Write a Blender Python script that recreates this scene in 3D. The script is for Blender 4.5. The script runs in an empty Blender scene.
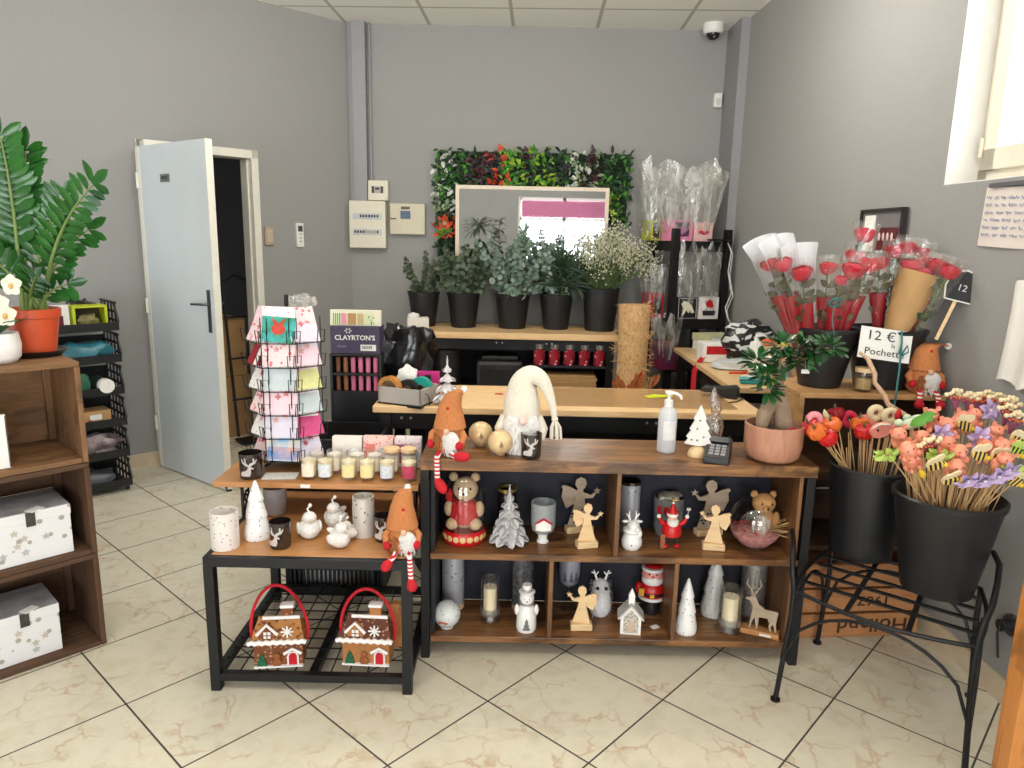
import bpy, math, random
from mathutils import Vector as V, Matrix as MX, Euler, noise
C = bpy.context.scene.collection
PI = math.pi
sin, cos = math.sin, math.cos
rnd = random.Random(7)
def U(a, b): return rnd.uniform(a, b)

# ------------------------------------------------------------ mesh builder
class M:
    def __init__(s, xf=None):
        s.v = []; s.f = []; s.mi = []; s.sm = []; s.m = 0; s.xf = xf or MX.Identity(4)
    def at(s, loc=(0, 0, 0), rot=(0, 0, 0), sc=(1, 1, 1)):
        if not hasattr(sc, '__len__'): sc = (sc,)*3
        s.xf = MX.LocRotScale(V(loc), Euler(rot), V(sc)); return s
    def add(s, vs, fs, smooth=True):
        o = len(s.v); s.v += [tuple(s.xf @ V(p)) for p in vs]
        for f in fs:
            s.f.append([i+o for i in f]); s.mi.append(s.m); s.sm.append(smooth)
        return s
    def box(s, c, d, rz=0):
        x, y, z = d[0]/2, d[1]/2, d[2]/2
        cr, sr = cos(rz), sin(rz)
        vs = [(c[0]+cr*a*x-sr*b*y, c[1]+sr*a*x+cr*b*y, c[2]+e*z) for e in (-1, 1) for a, b in ((-1, -1), (1, -1), (1, 1), (-1, 1))]
        return s.add(vs, [(3, 2, 1, 0), (4, 5, 6, 7), (0, 1, 5, 4), (1, 2, 6, 5), (2, 3, 7, 6), (3, 0, 4, 7)], False)
    def bar(s, a, b, w, h=None, up=(0, 0, 1)):
        a, b = V(a), V(b); d = (b-a).normalized(); h = h or w
        u = V(up)
        if abs(d.dot(u)) > .99: u = V((0, 1, 0))
        r = d.cross(u).normalized()*w/2; u = r.cross(d).normalized()*h/2
        vs = [p+i*r+j*u for p in (a, b) for i, j in ((-1, -1), (1, -1), (1, 1), (-1, 1))]
        return s.add(vs, [(0, 1, 2, 3), (7, 6, 5, 4), (4, 5, 1, 0), (5, 6, 2, 1), (6, 7, 3, 2), (7, 4, 0, 3)], False)
    def lathe(s, prof, n=24, c=(0, 0, 0), smooth=True, wob=0, a0=0, a1=2*PI):
        full = abs(a1-a0-2*PI) < 1e-6; k = n if full else n+1
        vs = []; fs = []
        for r, z in prof:
            for i in range(k):
                a = a0+(a1-a0)*i/n; q = r*(1+(wob*sin(3*a+z*40) if wob else 0))
                vs.append((c[0]+q*cos(a), c[1]+q*sin(a), c[2]+z))
        for j in range(len(prof)-1):
            for i in range(n):
                i2 = (i+1) % k
                fs.append((j*k+i, j*k+i2, (j+1)*k+i2, (j+1)*k+i))
        if full:
            if prof[0][0] > 1e-5: fs.append(tuple(range(k-1, -1, -1)))
            if prof[-1][0] > 1e-5: fs.append(tuple((len(prof)-1)*k+i for i in range(k)))
        return s.add(vs, fs, smooth)
    def cyl(s, c, r, h, n=24, r2=None):
        r2 = r if r2 is None else r2
        return s.lathe([(r, 0), (r2, h)], n, c)
    def ball(s, c, r, n=16, m=10):
        if not hasattr(r, '__len__'): r = (r, r, r)
        vs = []; fs = []
        for j in range(m+1):
            t = PI*j/m
            for i in range(n):
                a = 2*PI*i/n
                vs.append((c[0]+r[0]*sin(t)*cos(a), c[1]+r[1]*sin(t)*sin(a), c[2]-r[2]*cos(t)))
        for j in range(m):
            for i in range(n):
                fs.append((j*n+i, j*n+(i+1) % n, (j+1)*n+(i+1) % n, (j+1)*n+i))
        return s.add(vs, fs)
    def tube(s, pts, r, n=8, close=False, flat=1.0):
        pts = [V(p) for p in pts]; k = len(pts)
        rs = r if hasattr(r, '__len__') else [r]*k
        vs = []; fs = []; ref = None
        for i, p in enumerate(pts):
            if close: d = pts[(i+1) % k]-pts[i-1]
            else: d = pts[min(i+1, k-1)]-pts[max(i-1, 0)]
            d = d.normalized() if d.length > 1e-9 else V((0, 0, 1))
            if ref is None: ref = V((1, 0, 0)) if abs(d.x) < .8 else V((0, 1, 0))
            x = (ref-d*ref.dot(d)).normalized(); y = d.cross(x); ref = x
            for j in range(n):
                a = 2*PI*j/n; vs.append(p+x*rs[i]*cos(a)+y*rs[i]*flat*sin(a))
        for i in range(k if close else k-1):
            i2 = (i+1) % k
            for j in range(n):
                fs.append((i*n+j, i*n+(j+1) % n, i2*n+(j+1) % n, i2*n+j))
        if not close:
            fs.append(tuple(range(n-1, -1, -1))); fs.append(tuple((k-1)*n+j for j in range(n)))
        return s.add(vs, fs)
    def prism(s, poly, t, c=(0, 0, 0), smooth=False):
        """outline in the XZ plane, thickness t along Y"""
        n = len(poly)
        vs = [(c[0]+x, c[1]+e*t/2, c[2]+z) for e in (-1, 1) for x, z in poly]
        fs = [tuple(range(n)), tuple(range(2*n-1, n-1, -1))]
        fs += [((i+1) % n, i, n+i, n+(i+1) % n) for i in range(n)]
        return s.add(vs, fs, smooth)
    def loft(s, rings, smooth=True, cap=True):
        k = len(rings[0]); vs = [p for r in rings for p in r]; fs = []
        for j in range(len(rings)-1):
            for i in range(k): fs.append((j*k+i, j*k+(i+1) % k, (j+1)*k+(i+1) % k, (j+1)*k+i))
        if cap: fs.append(tuple(range(k-1, -1, -1))); fs.append(tuple((len(rings)-1)*k+i for i in range(k)))
        return s.add(vs, fs, smooth)
    def leaf(s, p, d, nrm, L, W, fold=.15, droop=0, seg=2):
        p = V(p); d = V(d).normalized(); nrm = V(nrm)
        r = d.cross(nrm)
        if r.length < 1e-4: r = d.cross(V((.3, .5, .8)))
        r.normalize(); u = r.cross(d)
        vs = [p]
        prof = [(.28, .8), (.62, 1.0), (.85, .62)] if seg > 1 else [(.5, 1.0)]
        for t, w in prof:
            q = p+d*L*t-u*droop*L*t*t
            vs += [q-r*W/2*w+u*W*fold*w, q, q+r*W/2*w+u*W*fold*w]
        vs.append(p+d*L-u*droop*L)
        k = len(prof); fs = [(0, 2, 1), (0, 3, 2)]
        for j in range(k-1):
            a = 1+3*j; b = a+3
            fs += [(a, a+1, b+1, b), (a+1, a+2, b+2, b+1)]
        a = 1+3*(k-1); e = len(vs)-1
        fs += [(a, a+1, e), (a+1, a+2, e)]
        return s.add(vs, fs)
    def disc(s, p, nrm, r, n=7, cup=.15):
        p = V(p); nrm = V(nrm).normalized(); x = nrm.orthogonal().normalized(); y = nrm.cross(x)
        a0 = U(0, 6)
        return s.add([p]+[p+(x*cos(a0+2*PI*i/n)+y*sin(a0+2*PI*i/n))*r*U(.9, 1.1)+nrm*r*cup for i in range(n)], [(0, 1+i, 1+(i+1) % n) for i in range(n)])
    def quad(s, a, b, c, d): return s.add([a, b, c, d], [(0, 1, 2, 3)], False)
    def crumple(s, c, d, amt=.2, n=9, m=6, seed=0):
        """a crumpled bag-like lump"""
        vs = []; fs = []
        for j in range(m+1):
            t = PI*j/m
            for i in range(n*2):
                a = PI*i/n
                q = V((sin(t)*cos(a), sin(t)*sin(a), -cos(t)))
                k = 1+amt*noise.noise(q*2.3+V((seed*3.1, seed, 0)))*2
                w = [math.copysign(abs(e)**.75, e) for e in q]
                vs.append((c[0]+d[0]/2*w[0]*k, c[1]+d[1]/2*w[1]*k, c[2]+d[2]/2*w[2]*(k if w[2] > 0 else 1)))
        n2 = 2*n
        for j in range(m):
            for i in range(n2): fs.append((j*n2+i, j*n2+(i+1) % n2, (j+1)*n2+(i+1) % n2, (j+1)*n2+i))
        return s.add(vs, fs)
    def build(s, name, mats, parent=None, loc=None, bev=0, rz=None):
        me = bpy.data.meshes.new(name); me.from_pydata(s.v, [], s.f)
        if not isinstance(mats, (list, tuple)): mats = [mats]
        for m in mats: me.materials.append(m)
        me.polygons.foreach_set('material_index', s.mi); me.polygons.foreach_set('use_smooth', s.sm)
        me.validate(); me.update()
        o = bpy.data.objects.new(name, me); C.objects.link(o)
        if parent: o.parent = parent
        if loc is not None: o.location = loc
        if rz is not None: o.rotation_euler.z = rz
        if any(s.sm) and not all(s.sm) or any(s.sm):
            try: me.set_sharp_from_angle(angle=math.radians(50))
            except Exception: pass
        if bev:
            b = o.modifiers.new('edge', 'BEVEL'); b.width = bev; b.segments = 2; b.limit_method = 'ANGLE'
        return o

def tag(o, label, cat, group=None, kind=None):
    o['label'] = label; o['category'] = cat
    if group: o['group'] = group
    if kind: o['kind'] = kind
    return o
def thing(name, label, cat, loc=(0, 0, 0), rz=0, group=None, sc=1, rot=None):
    o = bpy.data.objects.new(name, None); C.objects.link(o)
    o.empty_display_size = .05
    o.location = loc; o.rotation_euler = rot if rot else (0, 0, rz); o.scale = (sc,)*3
    return tag(o, label, cat, group)
def struct(m, name, mat, label=None, cat=None, **k):
    o = m.build(name, mat, **k); o['kind'] = 'structure'
    o['label'] = label or name; o['category'] = cat or name.split('_')[0]
    return o
def kids(o): return [c for c in C.objects if c.parent == o]
def dup(root, loc, rz=None, label=None, group=None, sc=None, rot=None):
    r = root.copy(); C.objects.link(r); r.location = loc
    if rz is not None: r.rotation_euler = (0, 0, rz)
    if rot is not None: r.rotation_euler = rot
    if sc is not None: r.scale = (sc,)*3
    if label: r['label'] = label
    if group: r['group'] = group
    for ch in list(root.children):
        c = ch.copy(); C.objects.link(c); c.parent = r
        for g in ch.children:
            d = g.copy(); C.objects.link(d); d.parent = c
    return r
def text(s, name, mat, parent, loc, size, rot=(PI/2, 0, 0), ext=.0004, align='CENTER', sx=1, bold=0):
    cu = bpy.data.curves.new(name, 'FONT'); cu.body = s; cu.size = size; cu.extrude = ext
    cu.align_x = align; cu.align_y = 'CENTER'; cu.offset = bold; cu.resolution_u = 2
    cu.materials.append(mat)
    tmp = bpy.data.objects.new(name, cu); C.objects.link(tmp)
    me = bpy.data.meshes.new_from_object(tmp); bpy.data.objects.remove(tmp)
    o = bpy.data.objects.new(name, me); C.objects.link(o); o.parent = parent
    o.location = loc; o.rotation_euler = rot; o.scale = (sx, 1, 1)
    return o

# ------------------------------------------------------------ materials
def lin(c):
    r = []
    for x in c[:3]:
        x = x/255; r.append(x/12.92 if x <= .04045 else ((x+.055)/1.055)**2.4)
    return (*r, 1)
class NT:
    def __init__(s, name):
        s.mat = bpy.data.materials.new(name); s.mat.use_nodes = True
        s.t = s.mat.node_tree; s.t.nodes.clear()
        s.out = s.t.nodes.new('ShaderNodeOutputMaterial')
    def n(s, typ, ins=None, **props):
        nd = s.t.nodes.new('ShaderNode'+typ)
        for k, v in props.items(): setattr(nd, k, v)
        for k, v in (ins or {}).items():
            i = nd.inputs[k]
            if isinstance(v, bpy.types.NodeSocket): s.t.links.new(v, i)
            else: i.default_value = v
        return nd
    def math(s, op, a, b=0, c=0):
        return s.n('Math', {0: a, 1: b, 2: c}, operation=op).outputs[0]
    def mix(s, f, a, b, bt='MIX'):
        nd = s.n('MixRGB', {0: f, 1: a, 2: b}, blend_type=bt); return nd.outputs[0]
    def ramp(s, f, stops):
        nd = s.n('ValToRGB', {0: f}); e = nd.color_ramp.elements
        while len(e) < len(stops): e.new(.5)
        for el, (p, c) in zip(e, stops): el.position = p; el.color = c if len(c) == 4 else (*c, 1)
        return nd.outputs[0]
    def coord(s, scale=(1, 1, 1), rot=(0, 0, 0), loc=(0, 0, 0)):
        tc = s.n('TexCoord'); return s.n('Mapping', {0: tc.outputs['Object'], 1: loc, 2: rot, 3: scale}).outputs[0]
    def noise(s, vec, scale, detail=3, rough=.5, dist=0):
        return s.n('TexNoise', {'Vector': vec, 'Scale': scale, 'Detail': detail, 'Roughness': rough, 'Distortion': dist})
    def bsdf(s, col, rough=.5, metal=0, normal=None, **ins):
        d = {'Base Color': col, 'Roughness': rough, 'Metallic': metal}
        if normal is not None: d['Normal'] = normal
        d.update(ins); b = s.n('BsdfPrincipled', d); s.t.links.new(b.outputs[0], s.out.inputs[0]); return b
    def bump(s, h, st=.2, dist=.01): return s.n('Bump', {'Strength': st, 'Distance': dist, 'Height': h}).outputs[0]
_mc = {}
def mat(name, c, rough=.5, metal=0, var=.08, sc=30, bump=0, sub=0, spec=.5, coat=0, c2=None):
    """mottled plain surface: noise varies the colour a little"""
    if name in _mc: return _mc[name]
    t = NT(name); co = t.coord(); nz = t.noise(co, sc, 4)
    a = lin(c); b = lin(c2) if c2 else (*[x*(1-var) for x in a[:3]], 1)
    col = t.mix(t.ramp(nz.outputs[0], [(.35, (0, 0, 0)), (.65, (1, 1, 1))]), a, b)
    nm = t.bump(nz.outputs[0], bump, .005) if bump else None
    ins = {'Specular IOR Level': spec}
    if coat: ins['Coat Weight'] = coat
    if sub: ins['Subsurface Weight'] = sub; ins['Subsurface Radius'] = (.01, .008, .006)
    t.bsdf(col, rough, metal, nm, **ins)
    _mc[name] = t.mat; return t.mat
def wood(name, c1, c2, c3=None, scale=(1, 12, 12), rough=.5, sc=3, bump=.15, knots=0):
    """grain runs along the axis with the small scale"""
    if name in _mc: return _mc[name]
    t = NT(name); co = t.coord(scale)
    n1 = t.noise(co, sc, 5, .6, .6); n2 = t.noise(co, sc*4, 4, .6, .3)
    f = t.math('ADD', t.math('MULTIPLY', n1.outputs[0], .7), t.math('MULTIPLY', n2.outputs[0], .3))
    c3 = c3 or c1
    col = t.ramp(f, [(.3, lin(c1)), (.5, lin(c2)), (.7, lin(c3))])
    if knots:
        big = t.noise(t.coord((2, 4, 4)), 1.6, 3, .6, 1.2)
        k = t.ramp(big.outputs[0], [(.52, (0, 0, 0)), (.62, (1, 1, 1))])
        col = t.mix(t.math('MULTIPLY', k, knots), col, lin([x*.35 for x in c1]))
    t.bsdf(col, rough, 0, t.bump(f, bump, .004))
    _mc[name] = t.mat; return t.mat
def speck(name, base, dots, scale=40, thr=.22, rough=.4, metal=0, bump=0, jit=1.0):
    """small dots scattered over a surface"""
    if name in _mc: return _mc[name]
    t = NT(name); co = t.coord()
    vo = t.n('TexVoronoi', {'Vector': co, 'Scale': scale, 'Randomness': jit})
    f = t.ramp(vo.outputs['Distance'], [(thr-.02, (1, 1, 1)), (thr+.02, (0, 0, 0))])
    sel = t.math('GREATER_THAN', t.n('SeparateColor', {0: vo.outputs['Color']}).outputs[0], .35)
    col = t.mix(t.math('MULTIPLY', f, sel), lin(base), lin(dots))
    t.bsdf(col, rough, metal, t.bump(f, bump, .003) if bump else None)
    _mc[name] = t.mat; return t.mat
def clear(name, tint=(245, 250, 250), gl=.12, rough=.03, op=.0, opc=(230, 230, 230), wr=0, wsc=25):
    """thin clear sheet: transparent + gloss (+ milky part), optionally wrinkled"""
    if name in _mc: return _mc[name]
    t = NT(name)
    tr = t.n('BsdfTransparent', {0: lin(tint)}); ins = {'Color': (1, 1, 1, 1), 'Roughness': rough}
    fac = gl
    if wr:
        nz = t.noise(t.coord((1, 1, .35)), wsc, 3, .6, .5)
        ins['Normal'] = t.bump(nz.outputs[0], wr, .02)
    g = t.n('BsdfGlossy', ins)
    fr = t.n('LayerWeight', {0: .35}).outputs['Facing']
    fac = t.math('MULTIPLY_ADD', t.math('POWER', fr, 2), .5, gl)
    sh = t.n('MixShader', {0: fac, 1: tr.outputs[0], 2: g.outputs[0]})
    if op:
        d = t.n('BsdfDiffuse', {0: lin(opc)}); tl = t.n('BsdfTranslucent', {0: lin(opc)})
        dd = t.n('MixShader', {0: .4, 1: d.outputs[0], 2: tl.outputs[0]})
        k = op
        if wr:
            k = t.math('MULTIPLY', t.ramp(nz.outputs[0], [(.45, (.15,)*3), (.62, (1, 1, 1))]), op)
        sh = t.n('MixShader', {0: k, 1: sh.outputs[0], 2: dd.outputs[0]})
    t.t.links.new(sh.outputs[0], t.out.inputs[0])
    _mc[name] = t.mat; return t.mat
def stripes(name, c1, c2, scale, axis=2, rough=.8):
    if name in _mc: return _mc[name]
    t = NT(name); co = t.n('SeparateXYZ', {0: t.coord()}).outputs[axis]
    f = t.math('GREATER_THAN', t.math('FRACT', t.math('MULTIPLY', co, scale)), .5)
    t.bsdf(t.mix(f, lin(c1), lin(c2)), rough); _mc[name] = t.mat; return t.mat
def emis(name, c, st):
    if name in _mc: return _mc[name]
    t = NT(name); e = t.n('Emission', {0: lin(c), 1: st}); t.t.links.new(e.outputs[0], t.out.inputs[0])
    _mc[name] = t.mat; return t.mat

BLACK = mat('black_plastic', (30, 30, 32), .42, var=.15, sc=15)
BMETAL = mat('black_metal', (26, 26, 28), .45, .3, var=.2)
DARK = mat('dark_navy_board', (30, 30, 38), .6, var=.2, sc=8)
WHITE = mat('white_paint', (232, 230, 224), .45, var=.03)
CREAM = mat('cream_plastic', (222, 216, 196), .4, var=.04)
PAPER = mat('white_paper', (238, 236, 230), .7, var=.03, sc=20)
CERAM = mat('white_ceramic', (240, 238, 234), .3, var=.04, sc=40, sub=.05)
RED = mat('red_felt', (196, 18, 34), .8, var=.2, sc=80, bump=.1)
REDG = mat('red_gloss', (200, 22, 26), .3, var=.1)
PINE = wood('pine_panel', (222, 180, 126), (236, 198, 146), (208, 162, 108), (1, 10, 10), .45, 3, .05)
RUST = wood('rustic_brown_board', (74, 47, 28), (122, 82, 47), (172, 124, 74), (1, 12, 12), .32, 3, .08, knots=.6)
OAKT = wood('orange_oak_board', (166, 112, 64), (190, 134, 82), (150, 98, 54), (1, 10, 10), .33, 3, .05)
PALE = wood('pale_birch', (214, 178, 132), (228, 196, 150), (198, 160, 112), (1, 8, 8), .6, 6, .05)
PINK = mat('pink_card', (228, 150, 168), .5, var=.06)
KRAFT = mat('kraft_card', (186, 146, 96), .75, var=.1, sc=18)
GREYW = mat('grey_plastic', (168, 166, 162), .5, var=.05)
GLASS = clear('clear_glass', (252, 252, 252), .08, .02)
FROST = clear('frosted_glass', (225, 230, 232), .12, .3, .45, (214, 220, 222))
CELLO = clear('cellophane', (252, 252, 250), .14, .12, .5, (242, 240, 234), .9, 16)
ROSEW = clear('rose_wrap', (254, 254, 252), .07, .08, .10, (236, 232, 228), .6, 30)
SMOKE = clear('smoked_glass', (96, 84, 84), .14, .12, .35, (70, 58, 56))
SILV = mat('brushed_silver', (188, 188, 190), .35, .6, var=.25, sc=120, bump=.15)
WAX = mat('cream_wax', (240, 226, 186), .5, var=.05, sub=.2)
SOIL = mat('dark_soil', (48, 36, 28), .95, var=.5, sc=120, bump=.6)
GREEN = mat('green_leaf', (46, 98, 40), .4, var=.45, sc=25, c2=(30, 70, 30))
STEMG = mat('green_stem', (92, 120, 58), .55, var=.2)
STICK = mat('bamboo_stick', (206, 168, 118), .6, var=.15)
# ------------------------------------------------------------ camera
F = 722.0; PIT = math.radians(11.4); ROL = math.radians(1.2)
fw = V((0, cos(PIT), -sin(PIT))); r0 = V((1, 0, 0)); u0 = V((0, sin(PIT), cos(PIT)))
rr = r0*cos(ROL)+u0*sin(ROL); uu = u0*cos(ROL)-r0*sin(ROL)
cam = bpy.data.cameras.new('camera'); co = bpy.data.objects.new('camera', cam); C.objects.link(co)
co.matrix_world = MX(((rr.x, uu.x, -fw.x, 0), (rr.y, uu.y, -fw.y, 0), (rr.z, uu.z, -fw.z, 1.5), (0, 0, 0, 1)))
cam.sensor_width = 36; cam.lens = F/1024*36; cam.clip_start = .02
bpy.context.scene.camera = co

# ------------------------------------------------------------ room
YB = 5.62; ZC = 3.0; YF = -2.7
def rwx(y): return 1.667-.035*(y-2.4)      # the right wall runs very slightly askew
# floor tiles, laid diagonally
t = NT('marble_floor_tiles'); tc = t.n('TexCoord').outputs['Object']
sp = t.n('SeparateXYZ', {0: tc}); X, Y = sp.outputs[0], sp.outputs[1]
sd, ga = .41307, math.radians(47.63)
x1 = t.math('ADD', X, 1.2251); y1 = t.math('SUBTRACT', Y, 2.0772)
a = t.math('ADD', t.math('MULTIPLY', x1, cos(ga)/sd), t.math('MULTIPLY', y1, sin(ga)/sd))
b = t.math('SUBTRACT', t.math('MULTIPLY', x1, sin(ga)/sd), t.math('MULTIPLY', y1, cos(ga)/sd))
fa, fb = t.math('FRACT', a), t.math('FRACT', b)
ea = t.math('MINIMUM', fa, t.math('SUBTRACT', 1, fa)); eb = t.math('MINIMUM', fb, t.math('SUBTRACT', 1, fb))
gr = t.math('LESS_THAN', t.math('MINIMUM', ea, eb), .0072)
cell = t.n('CombineXYZ', {0: t.math('FLOOR', a), 1: t.math('FLOOR', b)}).outputs[0]
wn = t.n('TexWhiteNoise', {0: cell}, noise_dimensions='3D')
off = t.n('VectorMath', {0: wn.outputs['Color'], 1: (9, 9, 9)}, operation='MULTIPLY').outputs[0]
pv = t.n('VectorMath', {0: tc, 1: off}, operation='ADD').outputs[0]
warp = t.noise(pv, 5, 4, .6)
pw = t.n('VectorMath', {0: pv, 1: t.n('VectorMath', {0: warp.outputs['Color'], 1: (.28, .28, .1)}, operation='MULTIPLY').outputs[0]}, operation='ADD').outputs[0]
vo = t.n('TexVoronoi', {'Vector': pw, 'Scale': 7.5}, feature='DISTANCE_TO_EDGE')
vein = t.ramp(vo.outputs[0], [(.0, (1, 1, 1)), (.05, (0, 0, 0))])
patch = t.ramp(t.noise(pv, 7, 3).outputs[0], [(.42, (0, 0, 0)), (.62, (1, 1, 1))])
cloud = t.noise(pv, 9, 5, .6).outputs[0]
base = t.ramp(cloud, [(.3, lin((208, 200, 178))), (.5, lin((220, 213, 193))), (.7, lin((212, 201, 177)))])
col = t.mix(t.math('MULTIPLY', t.math('MULTIPLY', vein, patch), .62), base, lin((184, 142, 106)))
col = t.mix(t.math('MULTIPLY', wn.outputs['Value'], .06), col, lin((190, 180, 150)))
col = t.mix(gr, col, lin((66, 62, 54)))
rg = t.math('MULTIPLY_ADD', gr, .5, .28)
hb = t.math('SUBTRACT', 1, gr)
t.bsdf(col, rg, 0, t.bump(hb, .3, .002))
FLOORM = t.mat
m = M(); m.box((-.6, 1.5, -.05), (6.0, 9.6, .1)); m.box((-3.5, 6.6, -.05), (4, 4, .09))
struct(m, 'floor', FLOORM, 'cream marble-look floor tiles laid diagonally with dark joints', 'floor')
# ceiling: 60 cm panels
t = NT('ceiling_panels'); sp = t.n('SeparateXYZ', {0: t.coord((1, 1, 1), (0, 0, math.radians(2)))})
ca = t.math('FRACT', t.math('DIVIDE', t.math('ADD', sp.outputs[0], 10.525), .605)); cb = t.math('FRACT', t.math('DIVIDE', t.math('ADD', sp.outputs[1], 9.93), .605))
def edge(f): return t.math('MINIMUM', f, t.math('SUBTRACT', 1, f))
tb = t.math('LESS_THAN', t.math('MINIMUM', edge(ca), edge(cb)), .020)
nz = t.noise(t.coord(), 160, 3)
col = t.mix(t.ramp(nz.outputs[0], [(.4, (0, 0, 0)), (.6, (1, 1, 1))]), lin((243, 241, 232)), lin((238, 235, 224)))
col = t.mix(tb, col, lin((188, 184, 170)))
t.bsdf(col, .9, 0, t.bump(t.math('SUBTRACT', nz.outputs[0], t.math('MULTIPLY', tb, 1.5)), .25, .004))
m = M(); m.box((-1.5, 2.5, ZC+.05), (8.0, 12, .1))
struct(m, 'ceiling', t.mat, 'suspended cream ceiling panels in a grid', 'ceiling')
# walls: grey textured wallpaper
def wallpaper(name, c):
    t = NT(name); n1 = t.noise(t.coord((1, 1, 1)), 90, 4, .65); n2 = t.noise(t.coord(), 1.1, 2)
    a = lin(c); col = t.mix(n1.outputs[0], a, (*[x*.86 for x in a[:3]], 1))
    t.bsdf(col, .75, 0, t.bump(n1.outputs[0], .25, .004)); return t.mat
WALLM = wallpaper('grey_wallpaper', (156, 155, 152))
m = M(); m.box(((-1.25+1.9)/2, YB+.05, ZC/2), (3.15, .1, ZC))
struct(m, 'wall_back', WALLM, 'grey wall behind the flower counter', 'wall')
# diagonal left wall y = x + 6.87 with the door opening
s2 = math.sqrt(.5)
def dg(s, off=0, z=0):     # s metres from the back corner along the diagonal wall, off = towards the room
    return V((-1.25-s*s2+off*s2, YB-s*s2-off*s2, z))
DZ = PI/4
def dbox(m, sa, sb, z0, z1, o0, o1):
    c = dg((sa+sb)/2, (o0+o1)/2, (z0+z1)/2); return m.box(c, (sb-sa, o1-o0, z1-z0), DZ)
S0, S1 = .73, 1.505        # outer edges of the door frame
m = M(); dbox(m, -.1, S0+.03, 0, ZC, -.1, 0); dbox(m, S1-.03, 4.6, 0, ZC, -.1, 0); dbox(m, S0+.03, S1-.03, 2.02, ZC, -.1, 0)
struct(m, 'wall_left', WALLM, 'grey diagonal wall with the open white door', 'wall')
# right wall with window opening
WY0, WY1, WZ0, WZ1 = 1.55, 2.89, 1.735, 2.75
WANG = math.atan(.035)
def rbox(m, y0, y1, z0, z1, x0=0, x1=.25):
    vs = [(rwx(y)+x, y, z) for z in (z0, z1) for y, x in ((y0, x0), (y0, x1), (y1, x1), (y1, x0))]
    return m.add(vs, [(3, 2, 1, 0), (4, 5, 6, 7), (0, 1, 5, 4), (1, 2, 6, 5), (2, 3, 7, 6), (3, 0, 4, 7)], False)
m = M(); rbox(m, WY1, YB+.1, 0, ZC); rbox(m, YF, WY0, 0, ZC); rbox(m, WY0, WY1, 0, WZ0); rbox(m, WY0, WY1, WZ1, ZC)
struct(m, 'wall_right', WALLM, 'grey wall on the right with the high window', 'wall')
# wall behind the camera: shop front with glazing
m = M(); SX = ((-2.75, -1.15), (.08, 1.72))  # left opening is unseen, added so more daylight comes in
m.box((-3.2, YF-.05, 1.125), (.9, .1, 2.25)); m.box((-.535, YF-.05, 1.125), (1.23, .1, 2.25)); m.box((1.85, YF-.05, 1.125), (.26, .1, 2.25))
m.box((-.6, YF-.05, (ZC+2.25)/2), (5, .1, ZC-2.25))
struct(m, 'wall_front', WALLM, 'grey wall of the shop front', 'wall')
m = M(); m.box((-3.4, -1, ZC/2), (.1, 5, ZC))
struct(m, 'wall_side', WALLM, 'grey side wall left of the entrance', 'wall')
BLIND = mat('pink_blind', (206, 120, 160), .7, var=.1)
for k, (x0, x1) in enumerate(SX):
    m = M(); w = .055
    for x in (x0, x1, (x0+x1)/2): m.box((x, YF, 1.125), (w, .07, 2.25))
    for z in (.03, 1.86, 2.22): m.box(((x0+x1)/2, YF, z), (x1-x0, .07, w))
    f = struct(m, 'window_%d' % (k+2), WHITE, 'white framed shop front glazing %s' % ('beside the entrance wall' if k == 0 else 'seen in the mirror'), 'window')
    m = M(); m.quad((x0, YF, 0), (x1, YF, 0), (x1, YF, 2.25), (x0, YF, 2.25)); m.build('pane', GLASS, f)
    m = M(); m.box(((x0+x1)/2, YF+.05, 2.04), (x1-x0-.06, .01, .3)); m.build('blind', BLIND, f)
# column, skirting, cable ducts
m = M(); m.box((1.67, 5.45, ZC/2), (.33, .34, ZC)); m.at((1.563, 5.29, 0)); m.cyl((0, 0, 0), .012, ZC, 8)
struct(m, 'column', wallpaper('grey_column_paint', (150, 148, 150)), 'grey boxed column in the back right corner', 'column')
SKIRT = mat('beige_skirting_tile', (214, 196, 168), .35, var=.12, sc=12)
m = M(); rbox(m, YF, 5.3, 0, .085, -.012, .01); struct(m, 'baseboard_right', SKIRT, 'beige tile skirting along the right wall', 'baseboard')
m = M(); dbox(m, S1, 4.5, 0, .085, -.01, .012); dbox(m, 0, S0, 0, .085, -.01, .012)
struct(m, 'baseboard_left', SKIRT, 'cream tile skirting along the door wall', 'baseboard')
m = M(); m.box((.2, YB-.006, .04), (2.8, .012, .085)); struct(m, 'baseboard_back', SKIRT, 'beige tile skirting along the back wall', 'baseboard')
DUCT = mat('grey_painted_duct', (148, 147, 150), .5, var=.04)
m = M(); m.box((-1.158, YB-.03, 2.35), (.1, .06, 1.3)); m.box((-1.225, YB-.012, 2.35), (.03, .024, 1.3))
struct(m, 'trim_1', DUCT, 'grey vertical cable duct from ceiling to breaker box', 'trim', bev=.004)
m = M(); m.cyl((-1.085, YB-.015, 1.88), .011, 1.12, 8); struct(m, 'trim_2', DUCT, 'thin grey conduit beside the cable duct', 'trim')
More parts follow.
